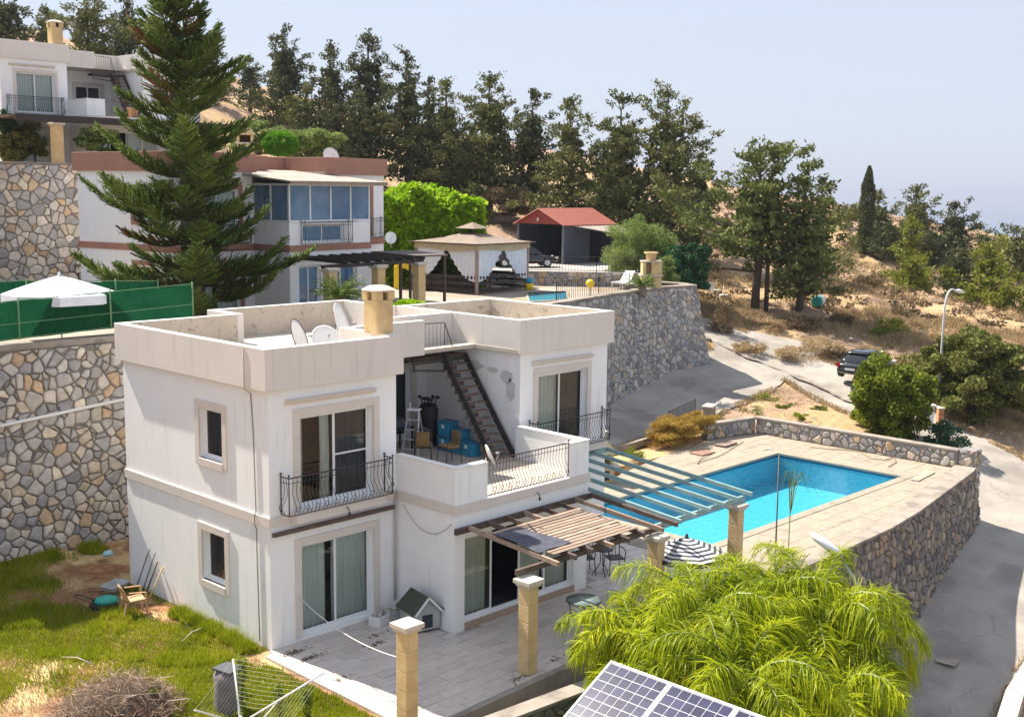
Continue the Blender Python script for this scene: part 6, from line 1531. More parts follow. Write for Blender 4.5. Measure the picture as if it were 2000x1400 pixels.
# clipped lime hedge by the second villa
hp = D(845, 480, 62); hd = empty('hedge', (float(hp[0]), float(hp[1]), 5.0), R(-44)+math.pi/2*0, 'bright lime green hedge mass beside the second villa', 'hedge')
rs = np.random.RandomState(8); n = 52000; L2, W2, H2_ = 5.0/2, 1.5, 4.7
hd.rotation_euler = (0, 0, YAW)
u = rs.uniform(-1, 1, n); v = rs.uniform(-1, 1, n); face = rs.rand(n)
X = np.where(face < .55, u*L2, np.where(face < .85, u*L2, np.sign(u)*L2)); Yy = np.where(face < .55, -W2, np.where(face < .85, v*W2, v*W2)); Zz = np.where(face < .55, (v*.5+.5)*H2_, np.where(face < .85, H2_, (rs.rand(n))*H2_))
lump = 1.7*(.22*np.sin(X*3.1+Yy*2)+.16*np.sin(X*5.3+1)*np.cos(Zz*3)+.1*np.sin(X*9+Zz*6))
rr = np.clip((H2_-Zz)/1.0, 0, 1); Zz = Zz+np.where(Zz > H2_-.05, lump*1.0-.9*(np.abs(X)/L2)**3-.5*(X/L2), 0); Yy = Yy-np.where(face < .55, lump*.6-.35*(1-rr)**2, 0)
C = np.stack([X, Yy, Zz], 1)+rs.normal(size=(n, 3))*.1
leaf_obj('foliage', C, rs.uniform(.16, .34, n), GM['lime'], hd, None, 1, .7, rs)
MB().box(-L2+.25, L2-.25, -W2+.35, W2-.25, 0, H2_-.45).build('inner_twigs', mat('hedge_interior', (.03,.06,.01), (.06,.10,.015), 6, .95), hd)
# clipped ball and bushes behind villa 2
def place(px, pyb, d, wpx, hpx, *a, **k): l, w_, h_ = at_depth(px, pyb, d, wpx, hpx); return shrub(l, (w_, w_, h_), *a, **k)
place(548, 304, 70, 70, 46, 'bright green clipped ball shaped bush above the brown parapet', 'ball', 13000, .13, k=60, cr=.35, seed=41, round_=True, stem=False)
place(600, 306, 74, 110, 60, 'loose mid green bush right of the clipped ball', 'feather', 9000, .2, k=40, seed=42)
place(505, 300, 76, 100, 66, 'loose light green bush left of the clipped ball', 'feather', 8000, .2, k=40, seed=43)
place(38, 316, 62, 100, 68, 'rounded oleander bush in front of the topmost villa at the left edge', 'bush', 9000, .17, k=50, seed=44)
place(195, 296, 62, 80, 46, 'small flowering oleander beside the column of the topmost villa', 'feather', 4500, .16, k=30, seed=45)
place(8, 260, 61, 40, 40, 'dark bush cut by the left picture edge beside the topmost villa', 'deep', 2500, .16, k=20, seed=46)
place(740, 262, 94, 70, 40, 'rounded yellow-green shrub low in the forest', 'olive', 5000, .22, k=30, seed=47)
place(1000, 420, 93, 120, 60, 'brown leafless thicket between the forest trunks', 'scrub', 9000, .3, k=40, seed=48, aspect=.2)
place(890, 370, 99, 130, 60, 'reddish brown thicket behind the lime hedge', 'scrub', 9000, .3, k=40, seed=49, aspect=.2)
place(800, 600, 44, 66, 14, 'low yellow-green shrub right behind the villa chimney', 'lime', 2500, .09, k=24, seed=50, stem=False)
for i, (px, py, w_, h_, kd) in enumerate([(1460,690,60,26,'straw'),(1640,640,50,30,'scrub'),(1735,660,70,42,'fresh'),(1545,700,80,30,'straw'),(1600,690,90,34,'straw'),(1410,650,50,60,'scrub'),(1700,560,60,30,'scrub'),(1760,620,60,24,'scrub'),(1880,700,50,30,'scrub'),
   (1920,590,50,26,'deep'),(1650,520,70,40,'olive'),(1600,560,60,30,'scrub'),(1345,600,40,26,'straw'),(1700,700,60,28,'straw'),(1500,640,60,24,'straw'),(1560,640,80,26,'scrub'),(1630,700,60,24,'scrub')]):
    l, ww, hh = at_ground(px, py, w_, h_); shrub(l, (ww, ww, hh), ['straw coloured tuft at the roadside nearest the stone wall','brown dry bush under the ivy covered pine','green leafy bush above the parked black car','straw mound in the middle of the verge','large straw mound left of the parked car','tall dead brown weed beside the stone wall','dark scrub halfway up the right slope','low brown scrub above the carob tree','brown scrub patch behind the street lamp','small green scrub on the right slope','olive scrub at the foot of the pencil cypress','scrub patch right of the dark pine','dry tuft at the corner of the stone wall','straw tuft behind the parked car','straw patch below the two-trunked pine','brown scrub in the shade of the dark pine','brown scrub behind the parked car'][i], kd, 2600, .2, k=26, cr=.42, seed=60+i, aspect=.18, stem=False, group='dry shrubs on the verge')

# ---- tall Norfolk pine in the garden of the second villa
np_xy = D(392, 590, 43.5); npz = 5.0; rs = np.random.RandomState(17)
nf = empty('norfolk_pine', (float(np_xy[0]), float(np_xy[1]), npz), 0, 'tall layered Norfolk pine rising in front of the second villa', 'tree')
Hh = 13.4; lean = (-.0, .0)
topx = D(340, 0, 43.5)-D(392, 590, 43.5); lean = (float(topx[0])/11.6, float(topx[1])/11.6)
mb = MB(); k = 16; mb.tube([(lean[0]*Hh*i/k, lean[1]*Hh*i/k, Hh*i/k) for i in range(k+1)], [.27*(1-i/k)**.8+.02 for i in range(k+1)], 9)
SV = []; SF = []; dead = ([], []); vb = [0, 0]
def prism_strip(P, rad, which):
    """tapered three sided foliage rope through points P (k,3)"""
    k = len(P); d = unit(np.gradient(P, axis=0)); s = unit(np.cross(d, np.array([.3, .2, 1.0]))); b = np.cross(d, s)
    V = []
    for j in range(3):
        a = 2*math.pi*j/3; V.append(P+(s*math.cos(a)+b*math.sin(a))*rad[:, None])
    V = np.stack(V, 1).reshape(-1, 3); o_ = vb[which]
    F = [(o_+i*3+j, o_+i*3+(j+1) % 3, o_+(i+1)*3+(j+1) % 3, o_+(i+1)*3+j) for i in range(k-1) for j in range(3)]
    vb[which] += len(V); return V, F
NV = ([], []); NF = ([], []); tips_C = []; tips_D = []
z = 1.2; wi = 0
while z < Hh-.25:
    t = z/Hh; Lm_ = (4.7*(1-t)**.66*min(1, .80+1.6*t) if t < .93 else .9); nbr = rs.randint(6, 9)
    a0 = rs.uniform(0, 6.28)
    if wi % 5 == 3: Lm_ *= .72
    for b in range(nbr):
        az = a0+2*math.pi*b/nbr+rs.uniform(-.22, .22); L_ = Lm_*rs.uniform(.55, 1.10)
        if t < .3 and rs.rand() < .12: continue
        el0 = R(-2+44*t**1.3+rs.uniform(-15, 15)); droop = .13*(1-t)
        hd_ = np.array([math.cos(az), math.sin(az), 0]); m = 16; s_ = np.linspace(0, 1, m)
        P = np.array([lean[0]*z, lean[1]*z, z])+hd_*(L_*s_*math.cos(el0))[:, None]+np.array([0, 0, 1])*(L_*(s_*math.sin(el0)-droop*np.sin(s_*math.pi)+.17*s_**3))[:, None]
        mb.tube([tuple(q) for q in P[::3]], [.055*(1-.9*i/5)+.01 for i in range(len(P[::3]))], 4, cap=False)
        side = np.array([-math.sin(az), math.cos(az), 0]); nbl = int(L_*13)
        isdead = rs.rand() < .05
        for q in range(nbl):
            u = .16+.84*(q+.5)/nbl; pt = np.array([np.interp(u, s_, P[:, c]) for c in range(3)])
            for sg in (-1, 1):
                bl = (.30+.62*math.sin(math.pi*min(1, u*1.0)**.8))*(.60+.45*(L_/4))*rs.uniform(.75, 1.3)*(1.0 if u < .9 else .65)
                dv = unit(side*sg*rs.uniform(.55, 1.0)+hd_*rs.uniform(.45, .8)+np.array([0, 0, rs.uniform(.15, .65)]))
                w = np.array([0, .4, .8, 1.0]); Q = pt+dv*(bl*w)[:, None]+np.array([0, 0, .16*bl])*(w**2)[:, None]
                which = 1 if (isdead and rs.rand() < .6) or (u < .30 and rs.rand() < .15) else 0
                V, F = prism_strip(Q, np.array([.022, .032, .027, .009]), which); NV[which].append(V); NF[which].extend(F)
                if which == 0:
                    mm = 8; uu = rs.rand(mm); tips_C.append(pt+dv*(bl*uu)[:, None]+rs.normal(size=(mm, 3))*.05+np.array([0, 0, .16*bl])*(uu**2)[:, None]); tips_D.append(np.repeat(dv[None], mm, 0))
    z += (.76-.26*t)*rs.uniform(.7, 1.3); wi += 1
mb.build('trunk', M['bark'], nf)
o = link('crown', fast_mesh('crown', np.concatenate(NV[0]), np.array(NF[0]), GM['norfolk']), nf)
o = link('brown_twigs', fast_mesh('brown_twigs', np.concatenate(NV[1]), np.array(NF[1]), GM['norfolk_dead']), nf); tag(o, kind='stuff')
leaf_obj('needles', np.concatenate(tips_C), .13, GM['norfolk'], nf, np.concatenate(tips_D), .55, .28, rs)

# ---- palms
def frond(rs, L_, el, droop, az, V, F, off, ribs, leaflet=.62, nl=62):
    m = 14; s_ = np.linspace(0, 1, m); hd_ = np.array([math.cos(az), math.sin(az), 0])
    th = el-droop*s_**1.35; dx = np.cos(th); dz = np.sin(th); x = np.concatenate([[0], np.cumsum((dx[1:]+dx[:-1])/2)])*L_/(m-1); zz = np.concatenate([[0], np.cumsum((dz[1:]+dz[:-1])/2)])*L_/(m-1)
    side = np.array([-math.sin(az), math.cos(az), 0]); bow = rs.uniform(-.18, .18)*L_
    P = off+hd_*x[:, None]+np.array([0, 0, 1])*zz[:, None]+side*(bow*s_**2)[:, None]
    ribs.tube([tuple(q) for q in P[::2]]+[tuple(P[-1])], [.030*(1-.85*i/7)+.003 for i in range(len(P[::2])+1)], 4, cap=False)
    tn = unit(np.gradient(P, axis=0))
    for q in range(nl):
        u = .13+.87*(q+.5)/nl; pt = np.array([np.interp(u, s_, P[:, c]) for c in range(3)]); tg = unit(np.array([np.interp(u, s_, tn[:, c]) for c in range(3)]))
        up = np.cross(tg, side)*-1; up = up if up[2] > 0 else -up
        for sg in (-1, 1):
            l_ = leaflet*(math.sin(math.pi*(.10+.86*u))**.6)*rs.uniform(.8, 1.15); 
            d0 = unit(side*sg*rs.uniform(.35, 1.1)+tg*rs.uniform(.2, .9)+up*rs.uniform(-.7, 1.0)); w = np.array([0, .35, .7, 1.0])
            Q = pt+d0*(l_*w*(1-.12*w))[:, None]+np.array([0, 0, -1])*(l_*rs.uniform(.25, 1.15)*w**1.9)[:, None]
            wv = unit(np.cross(d0, np.array([0, 0, 1])+rs.normal(size=3)*.5)); hw = np.array([.005, .0095, .008, .002])
            b = len(V)*8; V.append(np.concatenate([Q+wv*hw[:, None], Q-wv*hw[:, None]])); F += [(b+i, b+i+1, b+4+i+1, b+4+i) for i in range(3)]
def palm(loc, crown_z, label, nf_=22, L_=2.9, seed=1, kind='palm', leaflet=.62, nl=62, elr=(70, -30), cat='palm tree', name='palm_tree', tr=.13, group=None, droop=(1.5, 2.4)):
    rs = np.random.RandomState(seed); p = empty(name, loc, 0, label, cat, group); V = []; F = []; ribs = MB(); H = crown_z-loc[2]
    for i in range(nf_):
        t = i/(nf_-1); az = i*2.39996+rs.uniform(-.2, .2); el = R(elr[0]+(elr[1]-elr[0])*t+rs.uniform(-8, 8))
        frond(rs, L_*rs.uniform(.85, 1.12), el, rs.uniform(*droop)*(.75+.25*(1-t)), az, V, F, np.array([.08*math.cos(az), .08*math.sin(az), H]), ribs, leaflet, nl)
    link('fronds', fast_mesh('fronds', np.concatenate(V), np.array(F), GM[kind]), p)
    ribs.build('frond_stems', mat('palm_stem', (.10,.15,.02), (.17,.22,.04), 5, .5) if 'palm_stem' not in bpy.data.materials else bpy.data.materials['palm_stem'], p)
    mb = MB(); k = 12; pts = [(.05*math.sin(i), .04*math.cos(i*1.3), H*i/k) for i in range(k+1)]; mb.tube(pts, [tr*(1.1-.35*i/k)*(1+.05*(i % 2)) for i in range(k+1)], 9); mb.build('trunk', M['bark_pale'], p)
    return p
PG = 'palms in the planter bed'
def palm_at(px, py, d, label, **k):
    p = D(px, py, d); palm((float(p[0]), float(p[1]), -3.0), float(p[2]), label, group=PG, **k)
palm_at(1238, 1240, 22.0, 'leftmost palm crown of the clump, nearest the patio table', nf_=24, L_=1.45, seed=1, nl=92, leaflet=.48)
palm_at(1375, 1205, 22.6, 'palm with upright spiky centre in the middle of the clump', nf_=32, L_=2.15, seed=2, nl=113)
palm_at(1490, 1185, 23.4, 'palm crown right of centre below the pool', nf_=28, L_=2.05, seed=3, nl=107)
palm_at(1600, 1205, 23.0, 'rightmost palm with long fronds arching over the stone wall', nf_=28, L_=2.2, seed=4, nl=121, leaflet=.62)
palm_at(1450, 1330, 20.6, 'lower palm crown at the front of the clump behind the solar panels', nf_=30, L_=2.2, seed=5, nl=113)
palm_at(1610, 1360, 21.5, 'lower right palm crown at the bottom of the picture', nf_=28, L_=2.1, seed=6, nl=113)
palm_at(1300, 1300, 21.3, 'lower left palm crown behind the solar panels', nf_=22, L_=1.5, seed=7, nl=92, leaflet=.5)
# cycads near the other villas
cyv = D(665, 578, 44); palm((float(cyv[0]), float(cyv[1]), float(cyv[2])-.45), float(cyv[2]), 'round cycad in front of the second villa windows', nf_=40, L_=1.05, seed=21, kind='cycad', leaflet=.17, nl=34, elr=(75, 5), cat='cycad', name='cycad', tr=.2, droop=(.5, 1.1))
cyv = D(1255, 556, 57); palm((float(cyv[0]), float(cyv[1]), float(cyv[2])-.5), float(cyv[2]), 'small cycad beside the square stone barbecue', nf_=30, L_=.75, seed=22, kind='cycad', leaflet=.14, nl=24, elr=(75, 5), cat='cycad', name='cycad', tr=.2, droop=(.5, 1.1))
# papyrus-like plume by the pole
p0 = Vector(D(1545, 960, 24.6)); pp = empty('reed_plume', (p0.x, p0.y, -2.5), 0, 'pale grassy plume beside the thin pole in front of the pool', 'plant'); mb = MB()
rs_ = random.Random(3); Hq = p0.z+2.5
for k in range(9):
    a = Vector((0,0,Hq+.42)); dx_ = rs_.uniform(-.1,.30); mb.tube([(0,0,Hq-.5), (dx_*.4,-dx_*.4,Hq+.2), (dx_,-dx_,Hq+.5-abs(dx_)*.6), (dx_*1.8,-dx_*1.8,Hq+.2-abs(dx_)*1.4)], [.007,.009,.009,.002], 3, cap=False)
mb.tube([(0,0,0),(0,0,Hq)], .012, 5); mb.build('stalks', GM['feather'], pp)
# planter bed foliage behind the low planter wall
for i, (x, y, r_) in enumerate([(1.2,-7.4,.8),(2.8,-7.6,.9),(4.4,-7.7,.9),(6.0,-6.6,.6)]):
    shrub((x, y, -.9), (r_, r_, r_*.6), ['leafy bush below the planter wall, nearest the lone column','leafy bush in the middle of the planter bed','leafy bush beside the solar panels','small bush between planter wall and palms'][i], 'fresh', 6000, .10, k=34, cr=.35, seed=80+i, stem=False, group='bushes in the planter bed')

# ---- lawn blades
rs = np.random.RandomState(31)
def noise2(x, y, s, ph): return np.sin(x*s+ph)*np.cos(y*s*1.13-ph*2)+.5*np.sin(x*s*2.3+y*s*1.7+ph*3)+.3*np.sin(x*s*4.1-y*s*3.7+ph)
n = 620000; gx_ = rs.uniform(-12.5, -.05, n); gy_ = rs.uniform(-8.5, 10.1, n)
q = np.array([gx_, gy_, np.zeros(n)]).T-CAM; zc_ = q@FW; sx_ = 1000+CAM_F*(q@RT)/zc_; sy_ = 700-CAM_F*(q@UP)/zc_
keep = (sx_ > -40) & (sx_ < 800) & (sy_ < 1440)
bare = np.exp(-(((sx_-190)/95)**2+((sy_-1135)/60)**2))*1.7+np.exp(-(((sx_-60)/130)**2+((sy_-1360)/75)**2))*1.15+np.exp(-(((sx_-330)/45)**2+((sy_-1200)/16)**2))*2+np.exp(-((sx_-420-(sy_-1240)*1.6)/22)**2)*(sy_ > 1200)*(sy_ < 1300)*.9
pr_ = .95-bare+.40*noise2(gx_, gy_, 1.1, 1.3)
keep &= rs.rand(n) < pr_; keep &= ~((gx_ > -.5) & (gy_ < .1))
gx_, gy_ = gx_[keep], gy_[keep]; n = len(gx_); hgt = rs.uniform(.04, .115, n)*(1+.9*(noise2(gx_, gy_, 1.7, 4) > .5))
def blades(name, x, y, z, hgt, wd, m_, parent=None, lean=.5, rs=rs):
    n = len(x); a = rs.uniform(0, 6.283, n); b = rs.uniform(0, 6.283, n); l = hgt*lean*rs.rand(n)
    V = np.stack([np.stack([x-np.cos(a)*wd/2, y-np.sin(a)*wd/2, z], 1), np.stack([x+np.cos(a)*wd/2, y+np.sin(a)*wd/2, z], 1), np.stack([x+np.cos(b)*l, y+np.sin(b)*l, z+hgt], 1)], 1).reshape(-1, 3)
    return link(name, fast_mesh(name, V, np.arange(3*n).reshape(n, 3), m_), parent)
tag(blades('lawn_grass', gx_, gy_, garden_z(gx_, gy_)-.01, hgt, .028, GM['grass']), 'green uneven grass covering the plot left of the villa', 'grass', kind='stuff')
n = 90000; gx_ = rs.uniform(-12.5, -.5, n); gy_ = rs.uniform(-8.5, 10.1, n)
tag(blades('dry_lawn_grass', gx_, gy_, garden_z(gx_, gy_)-.01, rs.uniform(.04, .1, n), .02, GM['straw']), 'dry straw among the green grass left of the villa', 'dry grass', kind='stuff')
# tall tufts along the villa wall
for i, (x, y, r_) in enumerate([(-.35,3.35,.33),(-.38,2.75,.3),(-.36,1.95,.36),(-.35,1.15,.36),(-.42,.45,.3),(-.7,9.6,.5),(.6,9.7,.5)]):
    m = 900; a = rs.uniform(0, 6.283, m); rr = r_*np.sqrt(rs.rand(m)); x_ = rr*np.cos(a)*.75; y_ = rr*np.sin(a)
    t_ = empty('grass_tuft', (x, y, -.02), 0, ['tall grass tuft nearest the leaning tools along the villa wall','second grass tuft from the leaning tools along the wall','bushy grass tuft under the small lower window','bushy grass tuft between window and villa corner','low grass tuft at the villa corner','dark grass clump at the foot of the retaining wall','grass clump where the retaining wall meets the villa'][i], 'grass tuft', 'grass tufts along the walls')
    hg = rs.uniform(.16, .42, m)*(1-.5*(rr/r_)**2); V_ = blades('blades', x_, y_, np.zeros(m), hg, .02, GM['grass'], t_, .9)
# ---- dry brush pile bottom left
bp_c = PZ(225, 1385, .2); bpo = empty('brush_pile', (float(bp_c[0]), float(bp_c[1]), gz(bp_c[0], bp_c[1])), 0, 'tangled pile of dry branches and twigs at the bottom left', 'brush pile')
rr_ = random.Random(12); tw = MB(); tm = mat('dry_twigs', (.26,.17,.11), (.42,.30,.21), 5, .9); tm2 = mat('pale_branch', (.48,.42,.36), (.58,.52,.46), 5, .9)
for k in range(1500):
    a = rr_.uniform(0, 6.283); r_ = 1.35*math.sqrt(rr_.random()); x, y = r_*math.cos(a), r_*math.sin(a)*.8; H = .85*max(0, 1-(r_/1.45)**2); z = rr_.uniform(.35, 1)*H
    dv = Vector((rr_.gauss(0,1), rr_.gauss(0,1), rr_.gauss(0,.55))).normalized(); l_ = rr_.uniform(.15,.55); b_ = Vector((rr_.gauss(0,.05), rr_.gauss(0,.05), rr_.gauss(.02,.05))); c_ = Vector((x,y,z))
    tw.tube([c_-dv*l_*.5, c_+b_, c_+dv*l_*.5+b_*.5], [.006,.005,.002], 3, cap=False)
tw.build('twigs', tm, bpo)
br_ = MB()
for k in range(26):
    a = rr_.uniform(0, 6.283); c_ = Vector((1.1*math.cos(a)*rr_.random(), .9*math.sin(a)*rr_.random(), rr_.uniform(.2,.6))); dv = Vector((rr_.gauss(0,1), rr_.gauss(0,1), rr_.uniform(-.1,.8))).normalized(); l_ = rr_.uniform(.5, 1.1)
    br_.tube([c_-dv*l_*.4, c_+Vector((0,0,.05)), c_+dv*l_*.6], [.013,.010,.004], 4, cap=False)
br_.build('branches', tm2, bpo)
MB().lathe([(1.25,0),(1.05,.3),(.6,.6),(0,.7)], 14, (0,0,0), sy=.8).build('leaf_mulch', mat('brush_core', (.05,.035,.025), (.12,.08,.05), 9, .95, .8, 20), bpo)
for k, (px, py, ln, lb_) in enumerate([(150,1290,.9,'pale forked branch lying on the grass left of the brush pile'),(375,1240,.8,'thin bent branch lying on the sunlit grass')]):
    p = Vector(PZ(px, py, .08)); mb = MB(); mb.tube([(-ln/2,.1,.0),(0,0,.08),(ln/2,-.1,.02)], [.006,.012,.016], 5); mb.tube([(0,0,.08),(.1,.2,.3)], .006, 4); o = mb.build('branch', tm2); o.location = p; o.rotation_euler = (0,0,R(-60+100*k)); tag(o, lb_, 'branch')
# leafy shoots rising in front of the clothes dryer and pile
for k, (px, py, hh, lb_) in enumerate([(300,1395,.55,'fresh green shoot growing out of the brush pile'),(475,1405,1.3,'tall leafy shoot in front of the clothes dryer'),(545,1420,.9,'leafy shoot right of the dryer mast'),(600,1410,.7,'leafy shoot at the right end of the clothes dryer')]):
    p = PZ(px, py, .05); s = empty('leafy_shoot', tuple(p), 0, lb_, 'plant', 'leafy shoots at the bottom'); m = 260; zz = rs.uniform(.05, hh, m); a = rs.uniform(0, 6.28, m)
    C = np.stack([.10*np.cos(a)*rs.rand(m)*1.4, .10*np.sin(a)*rs.rand(m)*1.4, zz], 1); leaf_obj('leaves', C, rs.uniform(.05, .11, m), GM['fresh'], s, None, 1, .6, rs); MB().tube([(0,0,-.1),(0,0,hh)], .008, 4).build('stem', M['bark'], s)
# ---- dry grass on the natural slope
n = 260000; sxx = rs.uniform(1180, 2040, n); syy = rs.uniform(430, 900, n)
dd_ = rs.uniform(50, 135, n)**1.0; P_ = CAM+dd_[:, None]*((sxx-1000)/CAM_F)[:, None]*RT+dd_[:, None]*FW; gx_, gy_ = P_[:, 0], P_[:, 1]
rmk = ribbon_mask(gx_, gy_); ok = (rmk > .25)
for poly in (PLAT, TERR2, TERR3): ok &= ~inside(poly, gx_, gy_)
ok &= rs.rand(n) < np.clip(.22+.55*noise2(gx_, gy_, .34, 2.1), .01, 1)*np.where(dd_ > 76, .5, 1.35)*(70/dd_)
ok &= ~((gx_ < 39.5) & (gy_ < 11) & (rs.rand(n) < .85))
gx_, gy_ = gx_[ok], gy_[ok]; dk_ = dd_[ok]
n = len(gx_); k = 4; gx_ = np.repeat(gx_, k)+rs.normal(size=n*k)*.22; gy_ = np.repeat(gy_, k)+rs.normal(size=n*k)*.22; dk_ = np.repeat(dk_, k)
zz = field(gx_, gy_)+1.35*relief(gx_, gy_)*np.clip((ribbon_mask(gx_, gy_)-.2)/1.5, 0, 1)*np.clip(np.hypot(gx_-CAM[0], gy_-CAM[1])/60, .3, 1.6)-.03
tag(blades('dry_slope_grass', gx_, gy_, zz, rs.uniform(.12, .42, len(gx_))*np.where((gx_ < 39) & (gy_ < 11), .4, 1), .05*dk_/65, GM['straw'], None, .9), 'straw coloured dry grass covering the natural slopes', 'dry grass', kind='stuff')
n = 500000; ex = rs.uniform(12, 48, n); ey = rs.uniform(-10, 28, n); rme = ribbon_mask(ex, ey)
ok = (rme > -.22) & (rme < .28) & (noise2(ex, ey, .9, .7) > -.35)
for poly in (PLAT, TERR2, TERR3): ok &= ~inside(poly, ex, ey)
ex, ey = ex[ok], ey[ok]
tag(blades('roadside_grass', ex, ey, field(ex, ey)+.02, rs.uniform(.06, .24, len(ex)), .045, GM['straw'], None, .9), 'ragged dry grass fringe along the edges of the concrete road', 'dry grass', kind='stuff')
n = 900; sxx = rs.uniform(1180, 2040, n); dd_ = rs.uniform(75, 170, n); P_ = CAM+dd_[:, None]*((sxx-1000)/CAM_F)[:, None]*RT+dd_[:, None]*FW
C = []; 
for p in P_:
    if inside(TERR2, p[:1], p[1:2])[0] or ribbon_mask(p[:1], p[1:2])[0] < .8: continue
    z_ = float(field(p[0], p[1])[0]); r_ = rs.uniform(.25, .9); m = 42; w_ = unit(rs.normal(size=(m, 3)))*(rs.rand(m, 1)**.4)*r_; w_[:, 2] = abs(w_[:, 2])*.7; C.append(np.array([p[0], p[1], z_])+w_)
tag(leaf_obj('hillside_scrub', np.concatenate(C), rs.uniform(.2, .42, len(C)*42), GM['scrub'], None, None, 1, .4, rs), 'low brown scrub dotted over the far hillside', 'scrub', kind='stuff')

for i, (px, py, w_, h_, lb_) in enumerate([(1495,782,44,16,'green weed patch at the tip of the bare wedge by the driveway'),(1530,796,30,14,'small weed tuft on the bare wedge'),(1470,806,50,16,'pale weed patch by the driveway kerb'),(1600,800,30,12,'green tuft on the bare wedge near the citrus tree'),(1560,815,34,12,'low weeds behind the stone parapet')]):
    l, ww, hh = at_ground(px, py, w_, h_); shrub(l, (ww, ww, hh), lb_, 'fresh', 700, .12, k=14, cr=.45, seed=160+i, aspect=.3, stem=False, group='weeds on the bare wedge')

# unseen olive trees added below right of the view for green window reflections
for i, (x, y) in enumerate([(24,-15),(31,-14),(38,-16),(28,-21),(18,-19),(36,-23),(45,-19),(12,-17.5)]):
    shrub((x, y, float(field(x, y)[0])-.1), (2.6, 2.4, 2.1), 'unseen olive tree added beyond the right picture edge for the window reflections', 'bush', 5200, .26, 'tree', 'unseen_olive_tree', k=60, cr=.3, seed=230+i, group='unseen olive trees added for reflections')

# ---------------------------------------------------------------- details of the second and third villa
V2L = Vector((9.205,19.178,4.93)); V3L = Vector((12.05,41.6,10.87))
def loc2(x, y, z=0, L=V2L, a=.153): return Vector((L.x+x*math.cos(a)-y*math.sin(a), L.y+x*math.sin(a)+y*math.cos(a), L.z+z))
def glazing(par, a, b, z0, z1, n, gm, name='veranda_window'):
    P = frame_pos(a, b); Ln = math.hypot(b[0]-a[0], b[1]-a[1]); mb = MB()
    boxf(P, mb, 0, Ln, z0, z0+.07, -.02, .05); boxf(P, mb, 0, Ln, z1-.07, z1, -.02, .05); fr = mb.build('veranda_frame', M['white_frame'], par); W = Ln/n
    for k in range(n+1): mb = MB(); u = min(max(W*k, .035), Ln-.035); boxf(P, mb, u-.035, u+.035, z0+.07, z1-.07, -.02, .05); mb.build('mullion', M['white_frame'], fr)
    for k in range(n):
        mb = MB(); mb.quad(P(W*k+.035, z0+.07, .01), P(W*(k+1)-.035, z0+.07, .01), P(W*(k+1)-.035, z1-.07, .01), P(W*k+.035, z1-.07, .01)); mb.build('pane', gm, fr)
glazing(V2, (3.64,-2.06), (8.36,-2.06), 3.935, 5.45, 4, M['glass_blue']); glazing(V2, (3.66,0), (3.66,-2.06), 3.935, 5.45, 2, M['glass_blue'])
railing(V2, [(4.25,-2.12),(4.25,-2.34),(7.0,-2.34),(7.0,-2.12)], 3.06, .86, belly=.08)
MB().box(3.68, 8.34, -2.04, 4.2, 3.02, 3.05).build('veranda_floor', M['floor'], V2)
M['sheet'] = mat('pale_roofing_sheet', (.27,.235,.205), (.36,.32,.28), 2, .8, .2); 
mb = MB(); mb.add([(3.1,-2.75,5.50),(8.75,-2.75,5.50),(8.75,2.3,5.98),(3.1,2.3,5.98),(3.1,-2.75,5.56),(8.75,-2.75,5.56),(8.75,2.3,6.04),(3.1,2.3,6.04)], [(0,3,2,1),(4,5,6,7),(0,1,5,4),(1,2,6,5),(2,3,7,6),(3,0,4,7)]); mb.build('veranda_roof', M['sheet'], V2)
mb = MB(); n = 60
vs = [(3.1+5.65*i/n, -2.76, z) for i in range(n+1) for z in (5.56, 5.40+.025*(i % 2))]; mb.add(vs, [(2*i, 2*i+1, 2*i+3, 2*i+2) for i in range(n)]); o = mb.build('awning_valance', M['oldwood'], V2); s = o.modifiers.new('t','SOLIDIFY'); s.thickness = .01
p2 = empty('pergola', tuple(loc2(3.3,-2.15,2.45)), .153, 'black beam pergola in front of the second villa', 'pergola')
MB().bar((0,0,.05),(5.4,0,.05),.07,.12).build('ledger', M['blackwood'], p2); MB().bar((-.5,-2.5,-.12),(5.4,-2.6,-.12),.09,.14).build('outer_beam', M['blackwood'], p2)
for i in range(8): MB().bar((.5+i*.66,-.05,.1),(.45+i*.66,-2.95,.02),.075,.13).build('rafter', M['blackwood'], p2)
for k, (x, y) in enumerate([(-.1,-2.55),(2.6,-2.6),(5.1,-2.62)]):
    w_ = loc2(3.3+x, -2.15+y, 0); column(w_.x, w_.y, 5.0, 2.22, ['yellow stone column under the left end of the black pergola', 'yellow stone column in the middle of the black pergola behind the cycad', 'greyish stone column at the right end of the black pergola by the gazebo'][k], 'stone columns of the black pergola', .2)
# timber screen / bar at the gazebo side of the pergola
p3 = empty('canopy', tuple(loc2(8.6,-1.4,2.35)), .153, 'dark flat canopy over the passage between the second villa and the gazebo', 'canopy')
MB().add([(0,0,.15),(3.2,0,.1),(3.2,-2.2,0),(0,-2.2,.05),(0,0,.23),(3.2,0,.18),(3.2,-2.2,.08),(0,-2.2,.13)], [(0,3,2,1),(4,5,6,7),(0,1,5,4),(1,2,6,5),(2,3,7,6),(3,0,4,7)]).build('roof_sheet', mat('dark_sheet', (.12,.10,.095), (.17,.145,.135), 3, .85), p3)
for x, y in ((.1,-.1),(3.1,-.1),(3.1,-2.1),(.1,-2.1)): MB().bar((x,y,-2.28),(x,y,.06),.1,.1).build('post', M['darkwood'], p3)

